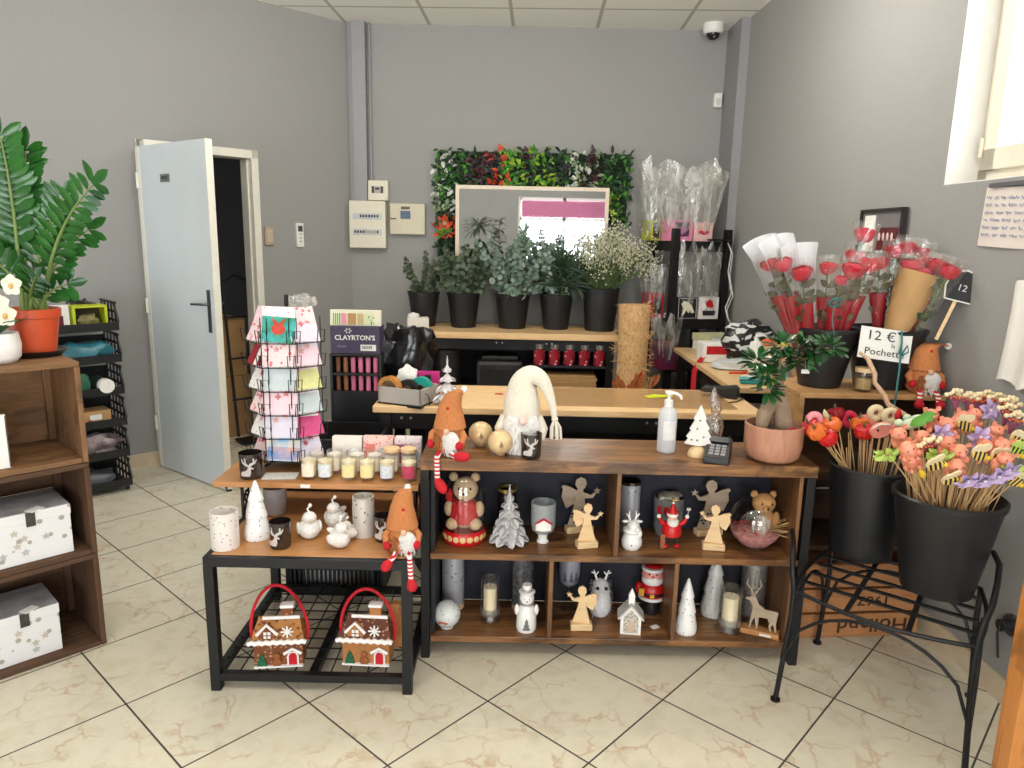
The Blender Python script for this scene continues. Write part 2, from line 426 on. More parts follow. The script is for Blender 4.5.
# ------------------------------------------------------------ the door and the dim back room
FR = mat('cream_door_paint', (228, 224, 210), .4, var=.05)
LEAFM = mat('pale_grey_door', (206, 212, 214), .4, var=.05, sc=3)
m = M(); dbox(m, S0, S0+.05, 0, 2.045, -.12, .025); dbox(m, S1-.05, S1, 0, 2.045, -.12, .025); dbox(m, S0, S1, 1.99, 2.045, -.12, .025)
dbox(m, S0+.05, S0+.065, 0, 1.99, -.12, -.02)
struct(m, 'trim_3', FR, 'cream door frame on the diagonal wall', 'trim', bev=.004)
hp = V((-2.262, 4.505, 0)); ep = V((-1.664, 4.062, 0)); dv = ep-hp; L = dv.length
d = bpy.data.objects.new('door_1', None); C.objects.link(d); d.location = hp; d.rotation_euler.z = math.atan2(dv.y, dv.x)
d['kind'] = 'structure'; d['label'] = 'pale grey door standing open with small nameplate'; d['category'] = 'door'
m = M(); m.box((L/2, 0, 1.0), (L, .04, 1.985)); lf = m.build('door_leaf', LEAFM, d, bev=.003)
m = M(); m.box((L+.001, 0, 1.0), (.004, .042, 1.985)); m.box((.02, -.021, 1.0), (.03, .003, 1.985)); m.build('door_edge', FR, d)
m = M(); m.box((L*.42, -.022, 1.8), (.1, .003, .045)); pl = m.build('nameplate', mat('grey_nameplate', (128, 126, 126), .35, .4), d)
text('PRIVE', 'lettering', mat('dark_lettering', (50, 50, 54)), pl, (L*.42, -.0245, 1.8), .026)
m = M(); m.box((L-.05, -.023, 1.06), (.028, .006, .24)); m.tube([(L-.05, -.02, 1.1), (L-.05, -.06, 1.1), (L-.08, -.065, 1.1), (L-.17, -.062, 1.095)], .007, 8)
m.box((L-.05, .023, 1.06), (.028, .006, .24)); m.tube([(L-.05, .02, 1.1), (L-.05, .06, 1.1), (L-.15, .062, 1.095)], .007, 8)
m.build('door_handle', mat('dark_steel', (104, 104, 106), .35, .8), d)
m = M()
for z in (.25, 1.0, 1.75): m.cyl((0, -.024, z), .009, .09, 8)
m.build('hinge', FR, d)
DKW = mat('dim_room_shade', (84, 80, 80), .85, var=.1)  # dimness of the unlit room is put into the wall colour
def dq(s, off, z): return tuple(dg(s, off, z))
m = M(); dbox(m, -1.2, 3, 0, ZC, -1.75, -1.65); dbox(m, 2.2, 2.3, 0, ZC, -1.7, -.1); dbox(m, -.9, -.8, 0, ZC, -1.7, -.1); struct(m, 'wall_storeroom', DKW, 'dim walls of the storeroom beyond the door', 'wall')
KB = mat('tan_carton', (170, 132, 84), .8, var=.1, sc=10)
def carton(s, off, z, w, dp, h, lab):
    o = thing('cardboard_box', lab, 'box', dg(s, off, z), DZ, 'cartons in the storeroom')
    m = M(); m.box((0, 0, h/2), (w, dp, h)); m.build('carton', KB, o, bev=.004)
    m = M(); m.box((0, -dp/2-.001, h/2), (.05, .002, h)); m.box((0, 0, h+.001), (.05, dp, .002)); m.build('tape', mat('brown_tape', (150, 108, 62), .3), o)
carton(.93, -.5, 0, .44, .4, .46, 'tan cardboard carton on the storeroom floor, lower of two')
carton(.95, -.48, .464, .42, .38, .42, 'tan cardboard carton on top in the storeroom doorway')
o = thing('hand_truck', 'dark hand truck leaning in the storeroom doorway', 'hand truck', dg(.8, -.16, 0), DZ)
m = M()
for x in (-.1, .1): m.tube([(x, -.02, .04), (x, .12, 1.15)], .011, 8)
for z in (.3, .6, .9): m.tube([(-.1, .02+.1*z, z), (.1, .02+.1*z, z)], .008, 6)
m.tube([(-.1, .12, 1.15), (0, .15, 1.2), (.1, .12, 1.15)], .011, 8); m.build('frame', BMETAL, o)
m = M(); m.box((0, -.08, .02), (.24, .16, .012)); m.build('toe_plate', BMETAL, o)
o = thing('black_jacket', 'black coat hanging on the storeroom wall', 'coat', dg(.9, -1.52, 0), DZ)
m = M(); m.crumple((0, 0, 1.1), (.4, .14, .7), .15, seed=3); m.build('coat_body', mat('black_cloth', (40, 40, 44), .9), o)
m = M(); m.tube([(0, .02, 1.42), (0, .04, 1.5), (.02, .05, 1.52)], .006); m.build('hook', BMETAL, o)
# ------------------------------------------------------------ high window, right wall
wn = bpy.data.objects.new('window_1', None); C.objects.link(wn); wn['kind'] = 'structure'; wn['label'] = 'high cream framed window in the right wall'; wn['category'] = 'window'
wx = rwx(2.3)
m = M()
for y0, y1, z0, z1 in ((WY1-.004, WY1+.0, WZ0, WZ1), (WY0, WY0+.004, WZ0, WZ1), (WY0, WY1, WZ0, WZ0+.004), (WY0, WY1, WZ1-.004, WZ1)):
    rbox(m, y0, y1, z0, z1, .0, .24)
m.build('window_reveal', WHITE, wn)
WF = mat('cream_window_paint', (226, 218, 200), .4, var=.05)
m = M(); gx = .10
for y0, y1, z0, z1 in ((WY0, WY1, WZ0+.004, WZ0+.06), (WY0, WY1, WZ1-.06, WZ1-.004), (WY1-.06, WY1-.004, WZ0, WZ1), (WY0, WY0+.06, WZ0, WZ1), (2.19, 2.25, WZ0, WZ1)):
    rbox(m, y0, y1, z0, z1, gx+.02, gx+.07)
m.build('window_frame', WF, wn, bev=.004)
m = M()
for ya, yb in ((2.25, WY1-.045), (WY0+.045, 2.19)):
    for y0, y1, z0, z1 in ((ya, yb, WZ0+.05, WZ0+.13), (ya, yb, WZ1-.13, WZ1-.05), (yb-.075, yb, WZ0+.05, WZ1-.05), (ya, ya+.075, WZ0+.05, WZ1-.05)):
        rbox(m, y0, y1, z0, z1, gx, gx+.03)
m.build('window_sash', WF, wn, bev=.004)
m = M()
for z in (WZ0+.1, WZ1-.15): m.cyl((rwx(WY1)+gx-.004, WY1-.045, z), .008, .07, 8)
m.build('hinge', WF, wn)
m = M(); rbox(m, WY0+.05, WY1-.05, WZ0+.06, WZ1-.06, gx+.035, gx+.04); m.build('pane', GLASS, wn)
# ------------------------------------------------------------ light
w = bpy.data.worlds.new('sky'); bpy.context.scene.world = w; w.use_nodes = True
nt = w.node_tree; nt.nodes.clear()
ou = nt.nodes.new('ShaderNodeOutputWorld'); bg = nt.nodes.new('ShaderNodeBackground')
bg.inputs[0].default_value = (.86, .93, 1, 1); bg.inputs[1].default_value = 1.4
nt.links.new(bg.outputs[0], ou.inputs[0])
def area(name, loc, rot, sx, sy, e, c=(1, 1, 1)):
    l = bpy.data.lights.new(name, 'AREA'); l.shape = 'RECTANGLE'; l.size = sx; l.size_y = sy; l.energy = e; l.color = c
    o = bpy.data.objects.new(name, l); C.objects.link(o); o.location = loc; o.rotation_euler = rot; return o
for k, (x0, x1) in enumerate(SX):
    area('daylight', ((x0+x1)/2, YF-.25, 1.2), (PI/2, 0, 0), x1-x0, 2.1, 62, (.93, .97, 1))
area('daylight', (rwx(2.2)+.5, 2.25, 2.3), (0, PI/2, 0), 1.1, 1.3, 22, (.95, .98, 1))
LAMP = emis('lamp_globe', (255, 248, 236), 5)
for x, y, e in ((-1.0, 3.35, 17), (.75, 3.35, 17), (-1.0, .9, 15), (.8, .9, 13), (-.9, -1.4, 8), (.75, -1.4, 8)):
    o = thing('ceiling_lamp', 'white globe lamp hanging close under the ceiling', 'lamp', (x, y, ZC), 0, 'globe lamps under the ceiling')
    m = M(); m.cyl((0, 0, -.02), .05, .02, 20); m.cyl((0, 0, -.16), .006, .15, 8); m.build('rod', WHITE, o)
    m = M(); m.ball((0, 0, -.235), .08, 20, 14); g = m.build('globe', LAMP, o); g.visible_shadow = True
    l = bpy.data.lights.new('globe_light', 'POINT'); l.energy = e; l.shadow_soft_size = .09; l.color = (1, .965, .91)
    q = bpy.data.objects.new('globe_light', l); C.objects.link(q); q.location = (x, y, ZC-.40)
v = bpy.context.scene.view_settings
v.view_transform = 'Standard'; v.look = 'None'; v.gamma = 1; v.exposure = .8
try: v.use_curve_mapping = False
except Exception: pass
bpy.context.scene.cycles.max_bounces = 10
bpy.context.scene.cycles.transparent_max_bounces = 24
# ------------------------------------------------------------ console shelf with six bays
SH = thing('shelf_unit', 'long low brown board shelf unit with black steel legs, open bays of decorations', 'shelf', (0, 0, 0))
def board(name, x0, x1, y0, y1, z0, z1, mt, par, bev=.002):
    # mesh kept in local coordinates of its own centre so the grain is not stretched
    m = M(); m.box((0, 0, 0), (x1-x0, y1-y0, z1-z0)); o = m.build(name, mt, par, ((x0+x1)/2, (y0+y1)/2, (z0+z1)/2), bev); return o
RUSTV = wood('rustic_brown_upright', (64, 42, 26), (108, 72, 43), (140, 98, 58), (9, 9, 1), .45, 3, .08)
X0, X1, Y0, Y1 = -.309, 1.057, 2.37, 2.665
board('top_board', X0, X1, Y0, Y1, .714, .7552, RUST, SH)
for zt in (.405, .085): board('shelf_board', X0+.032, X1-.032, Y0+.012, Y1-.01, zt-.024, zt-.0008, RUST, SH)
for x in (.379,): board('divider', x-.008, x+.008, Y0+.014, Y1-.012, .405, .714, RUSTV, SH)
for x in (.154, .6): board('divider', x-.008, x+.008, Y0+.014, Y1-.012, .085, .381, RUSTV, SH)
board('end_panel', X0+.032, X0+.047, Y0+.03, Y1-.012, .085, .714, DARK, SH)
board('end_panel', 1.003, 1.017, Y0+.014, Y1-.012, .085, .714, RUSTV, SH)
board('back_panel', X0+.035, X1-.035, Y1-.01, Y1-.004, .085, .714, mat('shade_navy_back', (34, 34, 46), .7, var=.3, sc=6), SH)  # dark sheet added behind the open bays, shade put into its colour
for x in (X0+.015, X1-.018):
    for y in (Y0+.017, Y1-.017):
        m = M(); m.box((x, y, .357), (.03, .03, .714)); m.build('leg', BMETAL, SH, bev=.002)
# ------------------------------------------------------------ nest table with wire rack
TX0, TX1, TY0, TY1, TZ = -.982, -.312, 2.155, 2.80, .48
NT_ = thing('display_table', 'low orange wood display table with black steel frame and wire rack below', 'table')
m = M(); w = .032
for y in (TY0, TY1): m.box(((TX0+TX1)/2, y+(w/2 if y == TY0 else -w/2), TZ-.019), (TX1-TX0, w, .034))
for x in (TX0+w/2, TX1-w/2): m.box((x, (TY0+TY1)/2, TZ-.019), (w, TY1-TY0-2*w, .034))
m.build('top_frame', BMETAL, NT_, bev=.002)
board('tabletop', TX0+.02, TX1-.02, TY0+.02, TY1-.02, TZ-.012, TZ-.0008, OAKT, NT_)
for x in (TX0+w/2, TX1-w/2):
    for y in (TY0+w/2, TY1-w/2):
        m = M(); m.box((x, y, (TZ-.036)/2), (w, w, TZ-.036)); m.build('leg', BMETAL, NT_)
m = M(); RZ = .062
for y in (TY0+w/2, TY1-w/2): m.box(((TX0+TX1)/2, y, RZ-.013), (TX1-TX0-2*w, .026, .026))
for x in (TX0+w/2, TX1-w/2, (TX0+TX1)/2): m.box((x, (TY0+TY1)/2, RZ-.013), (.028, TY1-TY0-2*w, .026))
m.bar((TX1-.02, TY0+.3, .34), (TX1-.02, TY1-.03, .12), .02); m.bar((TX0+.02, TY1-.32, .3), (TX0+.02, TY1-.03, .34), .018)
m.build('lower_frame', BMETAL, NT_)
m = M()
for i in range(1, 10): x = TX0+w+(TX1-TX0-2*w)*i/10; m.bar((x, TY0+.02, RZ), (x, TY1-.02, RZ), .004)
for i in range(1, 9): y = TY0+w+(TY1-TY0-2*w)*i/9; m.bar((TX0+.02, y, RZ+.003), (TX1-.02, y, RZ+.003), .004)
m.build('wire_rack', BMETAL, NT_)
# raised plank on scrolled brackets, standing on the table
PK = thing('raised_plank', 'orange wood plank raised on black scrolled brackets above the low table', 'shelf')
board('plank', -1.047, -.322, 2.418, 2.745, .62, .6392, OAKT, PK)
m = M(); m.box((-.72, 2.4172, .63), (.034, .0016, .012)); m.build('price_label', PAPER, PK)
for x in (-.972, -.345):
    m = M()
    for y in (2.49, 2.66): m.bar((x, y, .481), (x, y, .62), .008, .012)
    for s in (-1, 1):
        pts = []
        for i in range(22):
            a = i/21*2.6*PI; r = .024*(1-i/21*.75)
            pts.append((x, 2.575+s*(.045-r*cos(a)*1.0), .545+r*sin(a)*1.15+.03*(i < 0)))
        m.tube(pts, .0038, 6)
        m.tube([(x, 2.575+s*.083, .482), (x, 2.575+s*.055, .52), (x, 2.575+s*.022, .55), (x, 2.575+s*.03, .6), (x, 2.575+s*.06, .619)], .004, 6)
    if x < -.9: m.tube([(x, 2.49, .6), (x-.03, 2.47, .612), (x-.05, 2.47, .6), (x-.045, 2.47, .588), (x-.03, 2.47, .59)], .004, 6)
    m.build('scroll_bracket', BMETAL, PK)
# ------------------------------------------------------------ packing desk, side desk, flower counter
def desk(name, label, x0, x1, y0, y1, zt, th, apron=True, sidel=True):
    o = thing(name, label, 'desk')
    board('desktop', x0, x1, y0, y1, zt-th, zt, PINE, o, .004)
    for x in (x0+.05, x1-.05):
        for y in (y0+.05, y1-.05):
            m = M(); m.box((x, y, (zt-th)/2), (.05, .05, zt-th)); m.build('leg', BMETAL, o)
    if apron:
        m = M(); m.box(((x0+x1)/2, y0+.05, zt-th-.04), (x1-x0-.14, .02, .08)); m.box(((x0+x1)/2, y1-.05, zt-th-.04), (x1-x0-.14, .02, .08)); m.build('rail', BMETAL, o)
        for x in (x0+.12, x0+.16, x0+.6, x0+.64, x1-.5, x1-.46):
            m = M(); m.at((0, 0, 0), (PI/2, 0, 0)); m.cyl((0, 0, 0), .006, .004, 8); m.build('bolt', SILV, o, (x, y0+.04, zt-th-.03))
    return o
PD = desk('packing_desk', 'long pale pine packing desk with black steel frame behind the shelf unit', -.60, 1.095, 3.03, 3.52, .78, .03)
m = M(); m.box((.25, 3.46, .42), (1.5, .014, .6)); m.build('modesty_panel', DARK, PD)
SDK = desk('side_desk', 'pale pine side desk along the right wall crowded with bags and books', 1.12, 1.615, 3.60, 4.98, .78, .03, apron=False)
m = M(); m.box((1.16, 4.3, .72), (.02, 1.2, .06)); m.box((1.37, 3.66, .72), (.38, .02, .06)); m.build('rail', BMETAL, SDK)
FC = desk('flower_counter', 'pine topped black counter against the back wall holding five flower buckets', -.715, .737, 5.02, 5.56, .85, .045)
m = M(); m.box((-.69, 5.3, .4), (.03, .5, .8)); m.box((.7, 5.3, .4), (.03, .5, .8)); m.box((0, 5.53, .4), (1.4, .02, .8)); m.box((.02, 5.3, .42), (1.4, .44, .02)); m.build('carcass', DARK, FC)
# clear writing mat on the desk
o = thing('desk_mat', 'clear plastic mat lying on the right half of the packing desk', 'mat', (.60, 3.3, .78))
m = M(); m.box((0, 0, .001), (.8, .4, .002)); m.build('sheet', clear('clear_mat', (244, 240, 232), .03, .15, .12, (220, 200, 170)), o)
# ------------------------------------------------------------ corner rack
RK = thing('corner_rack', 'tall black metal rack with gift boxes in the back right corner', 'rack', (1.105, 5.07, 0), math.radians(16))
RW, RD = .405, .36
for x in (.0, RW):
    for y in (.0, RD):
        m = M(); m.box((x, y, .795 if (x, y) != (RW, RD) else .85), (.045, .045, 1.59)); m.build('post', BMETAL, RK)
for z in (1.505, .965, .3):
    m = M(); m.box((RW/2, RD/2, z-.012), (RW, RD, .024)); m.box((RW/2, 0, z-.036), (RW-.045, .02, .07)); m.box((0, RD/2, z-.036), (.02, RD-.045, .07)); m.build('rack_shelf', BMETAL, RK)
# ------------------------------------------------------------ stacked apple crates on the left
OLD = wood('old_crate_wood', (88, 64, 42), (128, 92, 58), (148, 110, 72), (1, 9, 9), .7, 3, .3, knots=.45)
OLDV = wood('old_crate_wood_upright', (88, 64, 42), (128, 92, 58), (148, 110, 72), (9, 9, 1), .7, 3, .3, knots=.45)
DRK = wood('dark_crate_wood_and_shade', (56, 39, 26), (88, 60, 39), (104, 75, 49), (1, 9, 9), .75, 3, .25)
DRKV = wood('dark_crate_wood_upright', (52, 36, 24), (84, 56, 36), (100, 70, 45), (9, 9, 1), .75, 3, .25)
CA = math.atan2(-.72, -.69)     # along the front, leftwards
cu, cv = V((cos(CA), sin(CA), 0)), V((sin(CA), -cos(CA), 0))
def ck(u, v, z): return V((-1.478, 2.424, 0))+cu*u+cv*v+V((0, 0, z))
def crate(label, z, h, W, D, wd, wdv, slats=2):
    """open front crate; local x runs left to right seen from the front, y goes back"""
    o = thing('wooden_crate', label, 'crate', ck(W, 0, z), CA+PI, 'stacked crates at the left edge')
    t = .018
    def bx(nm, c, d, mt): 
        m = M(); m.box((0, 0, 0), d); m.build(nm, mt, o, c, .0025)
    for k in range(3):
        dd = D/3-.006
        bx('bottom_slat', (W/2, dd/2+k*D/3+.003, t/2), (W-2*t-.002, dd, t), wd); bx('top_slat', (W/2, dd/2+k*D/3+.003, h-t/2), (W, dd, t), wd)
    for k in range(slats):
        hh = (h-2*t)/slats-.005
        bx('back_slat', (W/2, D-t/2, t+.0025+hh/2+k*(h-2*t)/slats), (W-2*t-.002, t, hh), wd)
    for x in (t/2, W-t/2): bx('side_panel', (x, D/2, (h-t)/2), (t, D, h-t-.002), wdv)
    for x in (t+.012, W-t-.012): bx('corner_batten', (x, D-t-.014, h/2), (.024, .024, h-2*t-.01), wdv)
    return o
crate('brown wooden crate on the floor, lowest of the left stack', 0, .358, .62, .35, DRK, DRKV)
crate('brown wooden crate in the middle of the left stack, holding a patterned box', .36, .338, .62, .35, DRK, DRKV)
crate('lighter wooden crate topping the left stack under the potted plants', .70, .358, .62, .35, OLD, OLDV, 1)
# ------------------------------------------------------------ crates behind the flower stand
def crate2(label, x0, y0, z, W, D, h, wd, rz, front_slats=0, back=True):
    o = thing('wooden_crate', label, 'crate', (x0, y0, z), rz, 'crates along the right wall')
    t = .02
    def bx(nm, c, d, mt):
        m = M(); m.box((0, 0, 0), d); return m.build(nm, mt, o, c, .003)
    for k in range(2):
        hh = h/2-.012
        bx('back_slat', (W/2, D-t/2, hh/2+k*h/2+.006), (W-2*t, t, hh), wd)
    for k in range(front_slats):
        hh = h/front_slats-.01
        s = bx('front_slat', (W/2, t/2, hh/2+k*h/front_slats+.005), (W, t, hh), wd)
    for x in (t/2, W-t/2): bx('side_panel', (x, D/2+(t/2 if front_slats else 0), h/2), (t, D-(t if front_slats else 0)-.001, h-.002 if front_slats else h-2*t), wd)
    for k in range(3):
        dd = D/3-.006; bx('bottom_slat', (W/2, D/6+k*D/3, t/2), (W-(2*t if front_slats else 0), dd, t), wd)
        if not front_slats: bx('top_slat', (W/2, D/6+k*D/3, h-t/2), (W, dd, t), wd)
    return o
HOLL = wood('printed_crate_wood', (140, 90, 52), (176, 120, 74), (190, 134, 86), (1, 9, 9), .65, 3, .15)
hc = crate2('wooden crate printed Holland upside down, on the floor under the flower stand', 1.10, 2.555, 0, .515, .32, .31, HOLL, math.radians(5), 3)
INK = mat('faded_black_ink', (58, 40, 28), .8)
text('Holland', 'lettering', INK, hc, (.325, -.002, .052), .08, (PI/2, PI, 0), .0005, sx=1.15, bold=.0006)
text('1967', 'lettering', INK, hc, (.32, -.002, .155), .055, (PI/2, PI, 0), .0005, sx=1.2, bold=.0006)
crate2('dark wooden crate stacked on the printed Holland crate', 1.10, 2.675, .312, .51, .31, .31, DRK, math.radians(2))
RC = crate2('open wooden crate on top of the right stack carrying the rose buckets', 1.09, 2.67, .624, .555, .33, .326, wood('tan_crate_wood', (166, 120, 76), (196, 150, 98), (178, 132, 86), (1, 9, 9), .65, 3, .15), 0)
for c in kids(RC):  # shade inside the open crate is put into these boards as darker wood
    if c.name.startswith(('back', 'bottom')) or c.name == 'side_panel' and c.location.x > .3 or (c.name.startswith('side') and c.location.x > .3): c.data.materials[0] = DRK
o = thing('wooden_post', 'honey coloured wooden post standing in the right foreground', 'post', (1.265, 1.60, 0), math.radians(0))
m = M(); m.box((.04, .02, .36), (.08, .06, .72)); m.build('corner_post', wood('honey_wood_upright', (176, 108, 48), (202, 132, 66), (150, 90, 40), (9, 9, 1), .4, 3, .05, knots=.5), o, bev=.004)
# ------------------------------------------------------------ wrought stand for the flower buckets
ST = thing('plant_stand', 'black wrought iron stand with arched braces carrying two flower buckets', 'stand')
q = [V((.905, 2.169, 0)), V((1.328, 1.824, 0)), V((1.583, 2.208, 0)), V((1.193, 2.528, 0))]
cen = sum(q, V())/4; PZ = .40
top = [cen+(p-cen)*.93+V((0, 0, PZ)) for p in q]
for p, tt in zip(q, top):
    m = M(); e = (p-cen).normalized()
    f2 = q.index(p) < 2; bk = V((.03, .09, 0)) if f2 else V((0, 0, 0))
    pts = [p+V((0, 0, .006)), tt+V((0, 0, -.1)), tt]
    if q.index(p) == 0: pts += [tt+e*.012+V((0, 0, .07)), tt+e*.012+bk*.35+V((0, 0, .105)), tt+e*.01+bk+V((0, 0, .125)), tt+e*.01+bk*2+V((0, 0, .13))]
    if q.index(p) == 1: pts += [tt+V((.03, .03, .05)), tt+V((.075, .07, .09)), tt+V((.13, .14, .125)), tt+V((.2, .24, .14)), tt+V((.24, .33, .14))]
    m.tube(pts, .009, 8)
    m.cyl(p, .016, .008, 10); m.build('leg', BMETAL, ST)
m = M()
for i in range(4):
    a, b = top[i], top[(i+1) % 4]; mid = (a+b)/2; e = (mid-cen); e.z = 0; e.normalize()
    bow = .055 if i == 0 else .02
    m.tube([a+(b-a)*k/10+e*bow*sin(PI*k/10) for k in range(11)], .007, 8)
m.build('rim', BMETAL, ST)
m = M()
for k in (.2, .4, .6, .8):
    m.bar(top[0]+(top[3]-top[0])*k, top[1]+(top[2]-top[1])*k, .016, .006)
for k in (.33, .67): m.bar(top[0]+(top[1]-top[0])*k-V((.6, .75, 0))*.05-V((0, 0, .004)), top[3]+(top[2]-top[3])*k-V((0, 0, .004)), .016, .004)
m.build('slats', BMETAL, ST)
for i in range(4):
    m = M(); a, b = q[i]+V((0, 0, .16)), q[(i+1) % 4]+V((0, 0, .16))
    a = a+(top[i]-q[i])*.3; b = b+(top[(i+1) % 4]-q[(i+1) % 4])*.3; a.z = b.z = .15
    pts = []
    for k in range(13):
        t_ = k/12; p = a+(b-a)*t_; p.z = .15+.22*math.sqrt(max(0, 1-(2*t_-1)**2)); pts.append(p)
    m.tube(pts, .0055, 8); m.build('arch_brace', BMETAL, ST)
# ------------------------------------------------------------ small decorations
def star_pts(r, r2, n=5, cx=0, cz=0, a0=PI/2):
    return [(cx+(r if i % 2 == 0 else r2)*cos(a0+PI*i/n), cz+(r if i % 2 == 0 else r2)*sin(a0+PI*i/n)) for i in range(2*n)]
DEERS = [(-.026, 0), (-.027, .01), (-.02, .016), (-.01, .018), (-.003, .024), (-.001, .032), (-.01, .036), (-.02, .044), (-.024, .058), (-.02, .058), (-.016, .048), (-.012, .046), (-.013, .06), (-.009, .061), (-.006, .044), (.0, .038), (.006, .044), (.014, .047), (.014, .06), (.018, .06), (.02, .048), (.025, .056), (.028, .054), (.022, .042), (.01, .036), (.008, .032), (.016, .027), (.014, .023), (.007, .024), (.008, .012), (.004, 0)]
def wrapc(m, poly, R, z0, a0=-PI/2, t=.0006):
    """bends a flat outline round a cylinder"""
    import bmesh
    bm = bmesh.new(); bm.faces.new([bm.verts.new((x, 0, z)) for x, z in poly])
    x0 = min(p[0] for p in poly); x1 = max(p[0] for p in poly); x = x0+.004
    while x < x1:
        bmesh.ops.bisect_plane(bm, geom=bm.verts[:]+bm.edges[:]+bm.faces[:], plane_co=(x, 0, 0), plane_no=(1, 0, 0)); x += .004
    bm.verts.index_update(); Rr = R+t
    m.add([(Rr*cos(a0+v.co.x/R), Rr*sin(a0+v.co.x/R), z0+v.co.z) for v in bm.verts], [tuple(v.index for v in f.verts) for f in bm.faces], False)
    bm.free()
# smoked votives with a pale stag
PALEG = mat('pale_etched_stag', (196, 186, 182), .6)
def votive(label, loc, R, h, a=-PI/2, grp='smoked glass votives'):
    o = thing('candle_holder', label, 'candle holder', loc, 0, grp)
    m = M(); m.lathe([(0, 0), (R*.86, 0), (R*.92, .004), (R, h), (R*.95, h), (R*.86, .01), (0, .01)], 24); g = m.build('glass_cup', SMOKE, o)
    m = M(); m.lathe([(R*.3, .011), (R*.8, .011), (R*.84, h*.42), (0, h*.42)], 20); m.build('wax', mat('dark_wax', (78, 64, 62), .5), o)
    m = M(); wrapc(m, [(x*h/.085, z*h/.085) for x, z in DEERS], R*.985, h*.16, a); m.build('stag_motif', PALEG, g)
    return o
votive('smoked glass votive with a pale stag at the left end of the raised plank', (-.93, 2.475, .64), .041, .093, -PI/2+.15)
votive('smoked glass votive with a pale stag beside the white tree on the low table', (-.758, 2.246, .48), .036, .09, -PI/2-.2)
votive('smoked glass votive with a pale stag at the right end of the low table', (-.424, 2.316, .48), .035, .09, -PI/2-.3)
votive('smoked glass votive on the shelf unit top beside the white gnome', (.071, 2.415, .756), .037, .086, -PI/2-.1)
# cream scented jars
def jar(label, x, y, z, R, h, lab, lid=False, waxc=None):
    o = thing('candle_jar', label, 'candle', (x, y, z), 0, 'scented jar candles on the raised plank')
    m = M(); m.lathe([(0, 0), (R*.8, 0), (R*.94, .006), (R, h*.6), (R*.98, h), (R*.92, h), (R*.93, h*.6), (R*.86, .012), (0, .012)], 20); m.build('glass_jar', GLASS, o)
    m = M(); m.lathe([(R*.6, .013), (R*.85, .014), (R*.9, h*.84), (0, h*.84)], 18); m.build('wax', waxc or WAX, o)
    m = M(); m.cyl((0, 0, h*.84), .0012, .012, 6); m.build('wick', PAPER, o)
    m = M(); k = 10; w = R*1.0; poly = [(w*.8*(-1+2*i/k), 0) for i in range(k+1)]
    m.add([((R+.0012)*cos(-PI/2+p/R), (R+.0012)*sin(-PI/2+p/R), zz) for zz in (h*.16, h*.72) for p, _ in poly], [(i, i+1, k+2+i, k+1+i) for i in range(k)])
    m.build('paper_label', lab, o)
    if lid:
        m = M(); m.lathe([(R*1.0, h*.99), (R*1.03, h), (R*1.03, h+.012), (R*.5, h+.016), (0, h+.016)], 20); m.build('lid', PALE, o)
    return o
LYEL = mat('pale_yellow_label', (236, 222, 160), .6, var=.1, sc=60); LWHT = mat('white_flower_label', (228, 230, 228), .6, var=.12, sc=70, c2=(196, 206, 220))
LPNK = mat('crimson_flower_label', (206, 70, 100), .6, var=.3, sc=60); LCRM = mat('cream_label', (238, 228, 206), .6, var=.08, sc=60)
WW = mat('white_wax', (238, 232, 222), .5, sub=.2)
fr = [(-.721, 'leftmost in the front row', LCRM), (-.662, 'second from the left in the front row', LWHT), (-.578, 'third from the left in the front row, yellow label', LYEL), (-.512, 'fourth from the left in the front row, yellow label', LYEL), (-.441, 'fifth from the left in the front row, whitish label', LWHT), (-.362, 'rightmost in the front row, crimson label', LPNK)]
for x, l, lb in fr: jar('cream scented jar candle, '+l, x, 2.478, .64, .029, .083, lb)
bk_ = [(-.715, 'behind the leftmost jar'), (-.648, 'behind the second jar'), (-.565, 'behind the third jar'), (-.50, 'behind the fourth jar'), (-.437, 'behind the fifth jar'), (-.375, 'behind the crimson labelled jar')]
for x, l in bk_: jar('cream scented jar candle standing '+l, x, 2.552, .64, .029, .085, LCRM, lid=l.endswith('fifth jar') or l.endswith('labelled jar'), waxc=WW)
# gift boxes leaning at the back of the plank
def giftcard_box(label, x, w, h, base, motif, disc=True):
    o = thing('soap_box', label, 'gift box', (x, 2.625, .641), 0, 'pastel gift boxes behind the jars', rot=(-.12, 0, 0))
    m = M(); m.box((0, 0, h/2), (w, .035, h)); b = m.build('carton', base, o, bev=.003)
    if disc:
        m = M(); m.at((.02, -.0185, h*.45), (PI/2, 0, 0)); m.cyl((0, 0, 0), .021, .002, 24); m.build('silver_ring', SILV, o)
        m = M(); m.at((.02, -.0205, h*.45), (PI/2, 0, 0)); m.cyl((0, 0, 0), .014, .0015, 20); m.build('white_disc', PAPER, o)
    m = M(); m.box((-.028, -.018, h*.45), (.035, .002, h*.6)); m.build('flower_print', motif, o)
FLP = speck('coral_print', (232, 196, 188), (226, 128, 116), 90, .4, .6); FLG = speck('soft_print', (232, 226, 212), (200, 190, 170), 80, .3, .6); FLM = speck('mauve_print', (224, 204, 208), (176, 90, 120), 90, .35, .6)
CBW = mat('ivory_carton', (232, 224, 212), .5, var=.06, sc=40)
giftcard_box('ivory gift box with a silver disc, left of three behind the jars', -.617, .112, .115, CBW, FLG)
giftcard_box('coral printed gift box with a silver disc, middle of three behind the jars', -.5, .112, .118, FLP, mat('coral_flower', (228, 130, 116), .6, var=.2, sc=60))
giftcard_box('white gift box with a mauve flower, right of three behind the jars', -.388, .1, .118, speck('rose_print', (226, 212, 214), (206, 160, 172), 70, .3, .6), mat('mauve_flower', (178, 96, 124), .6, var=.3, sc=50))
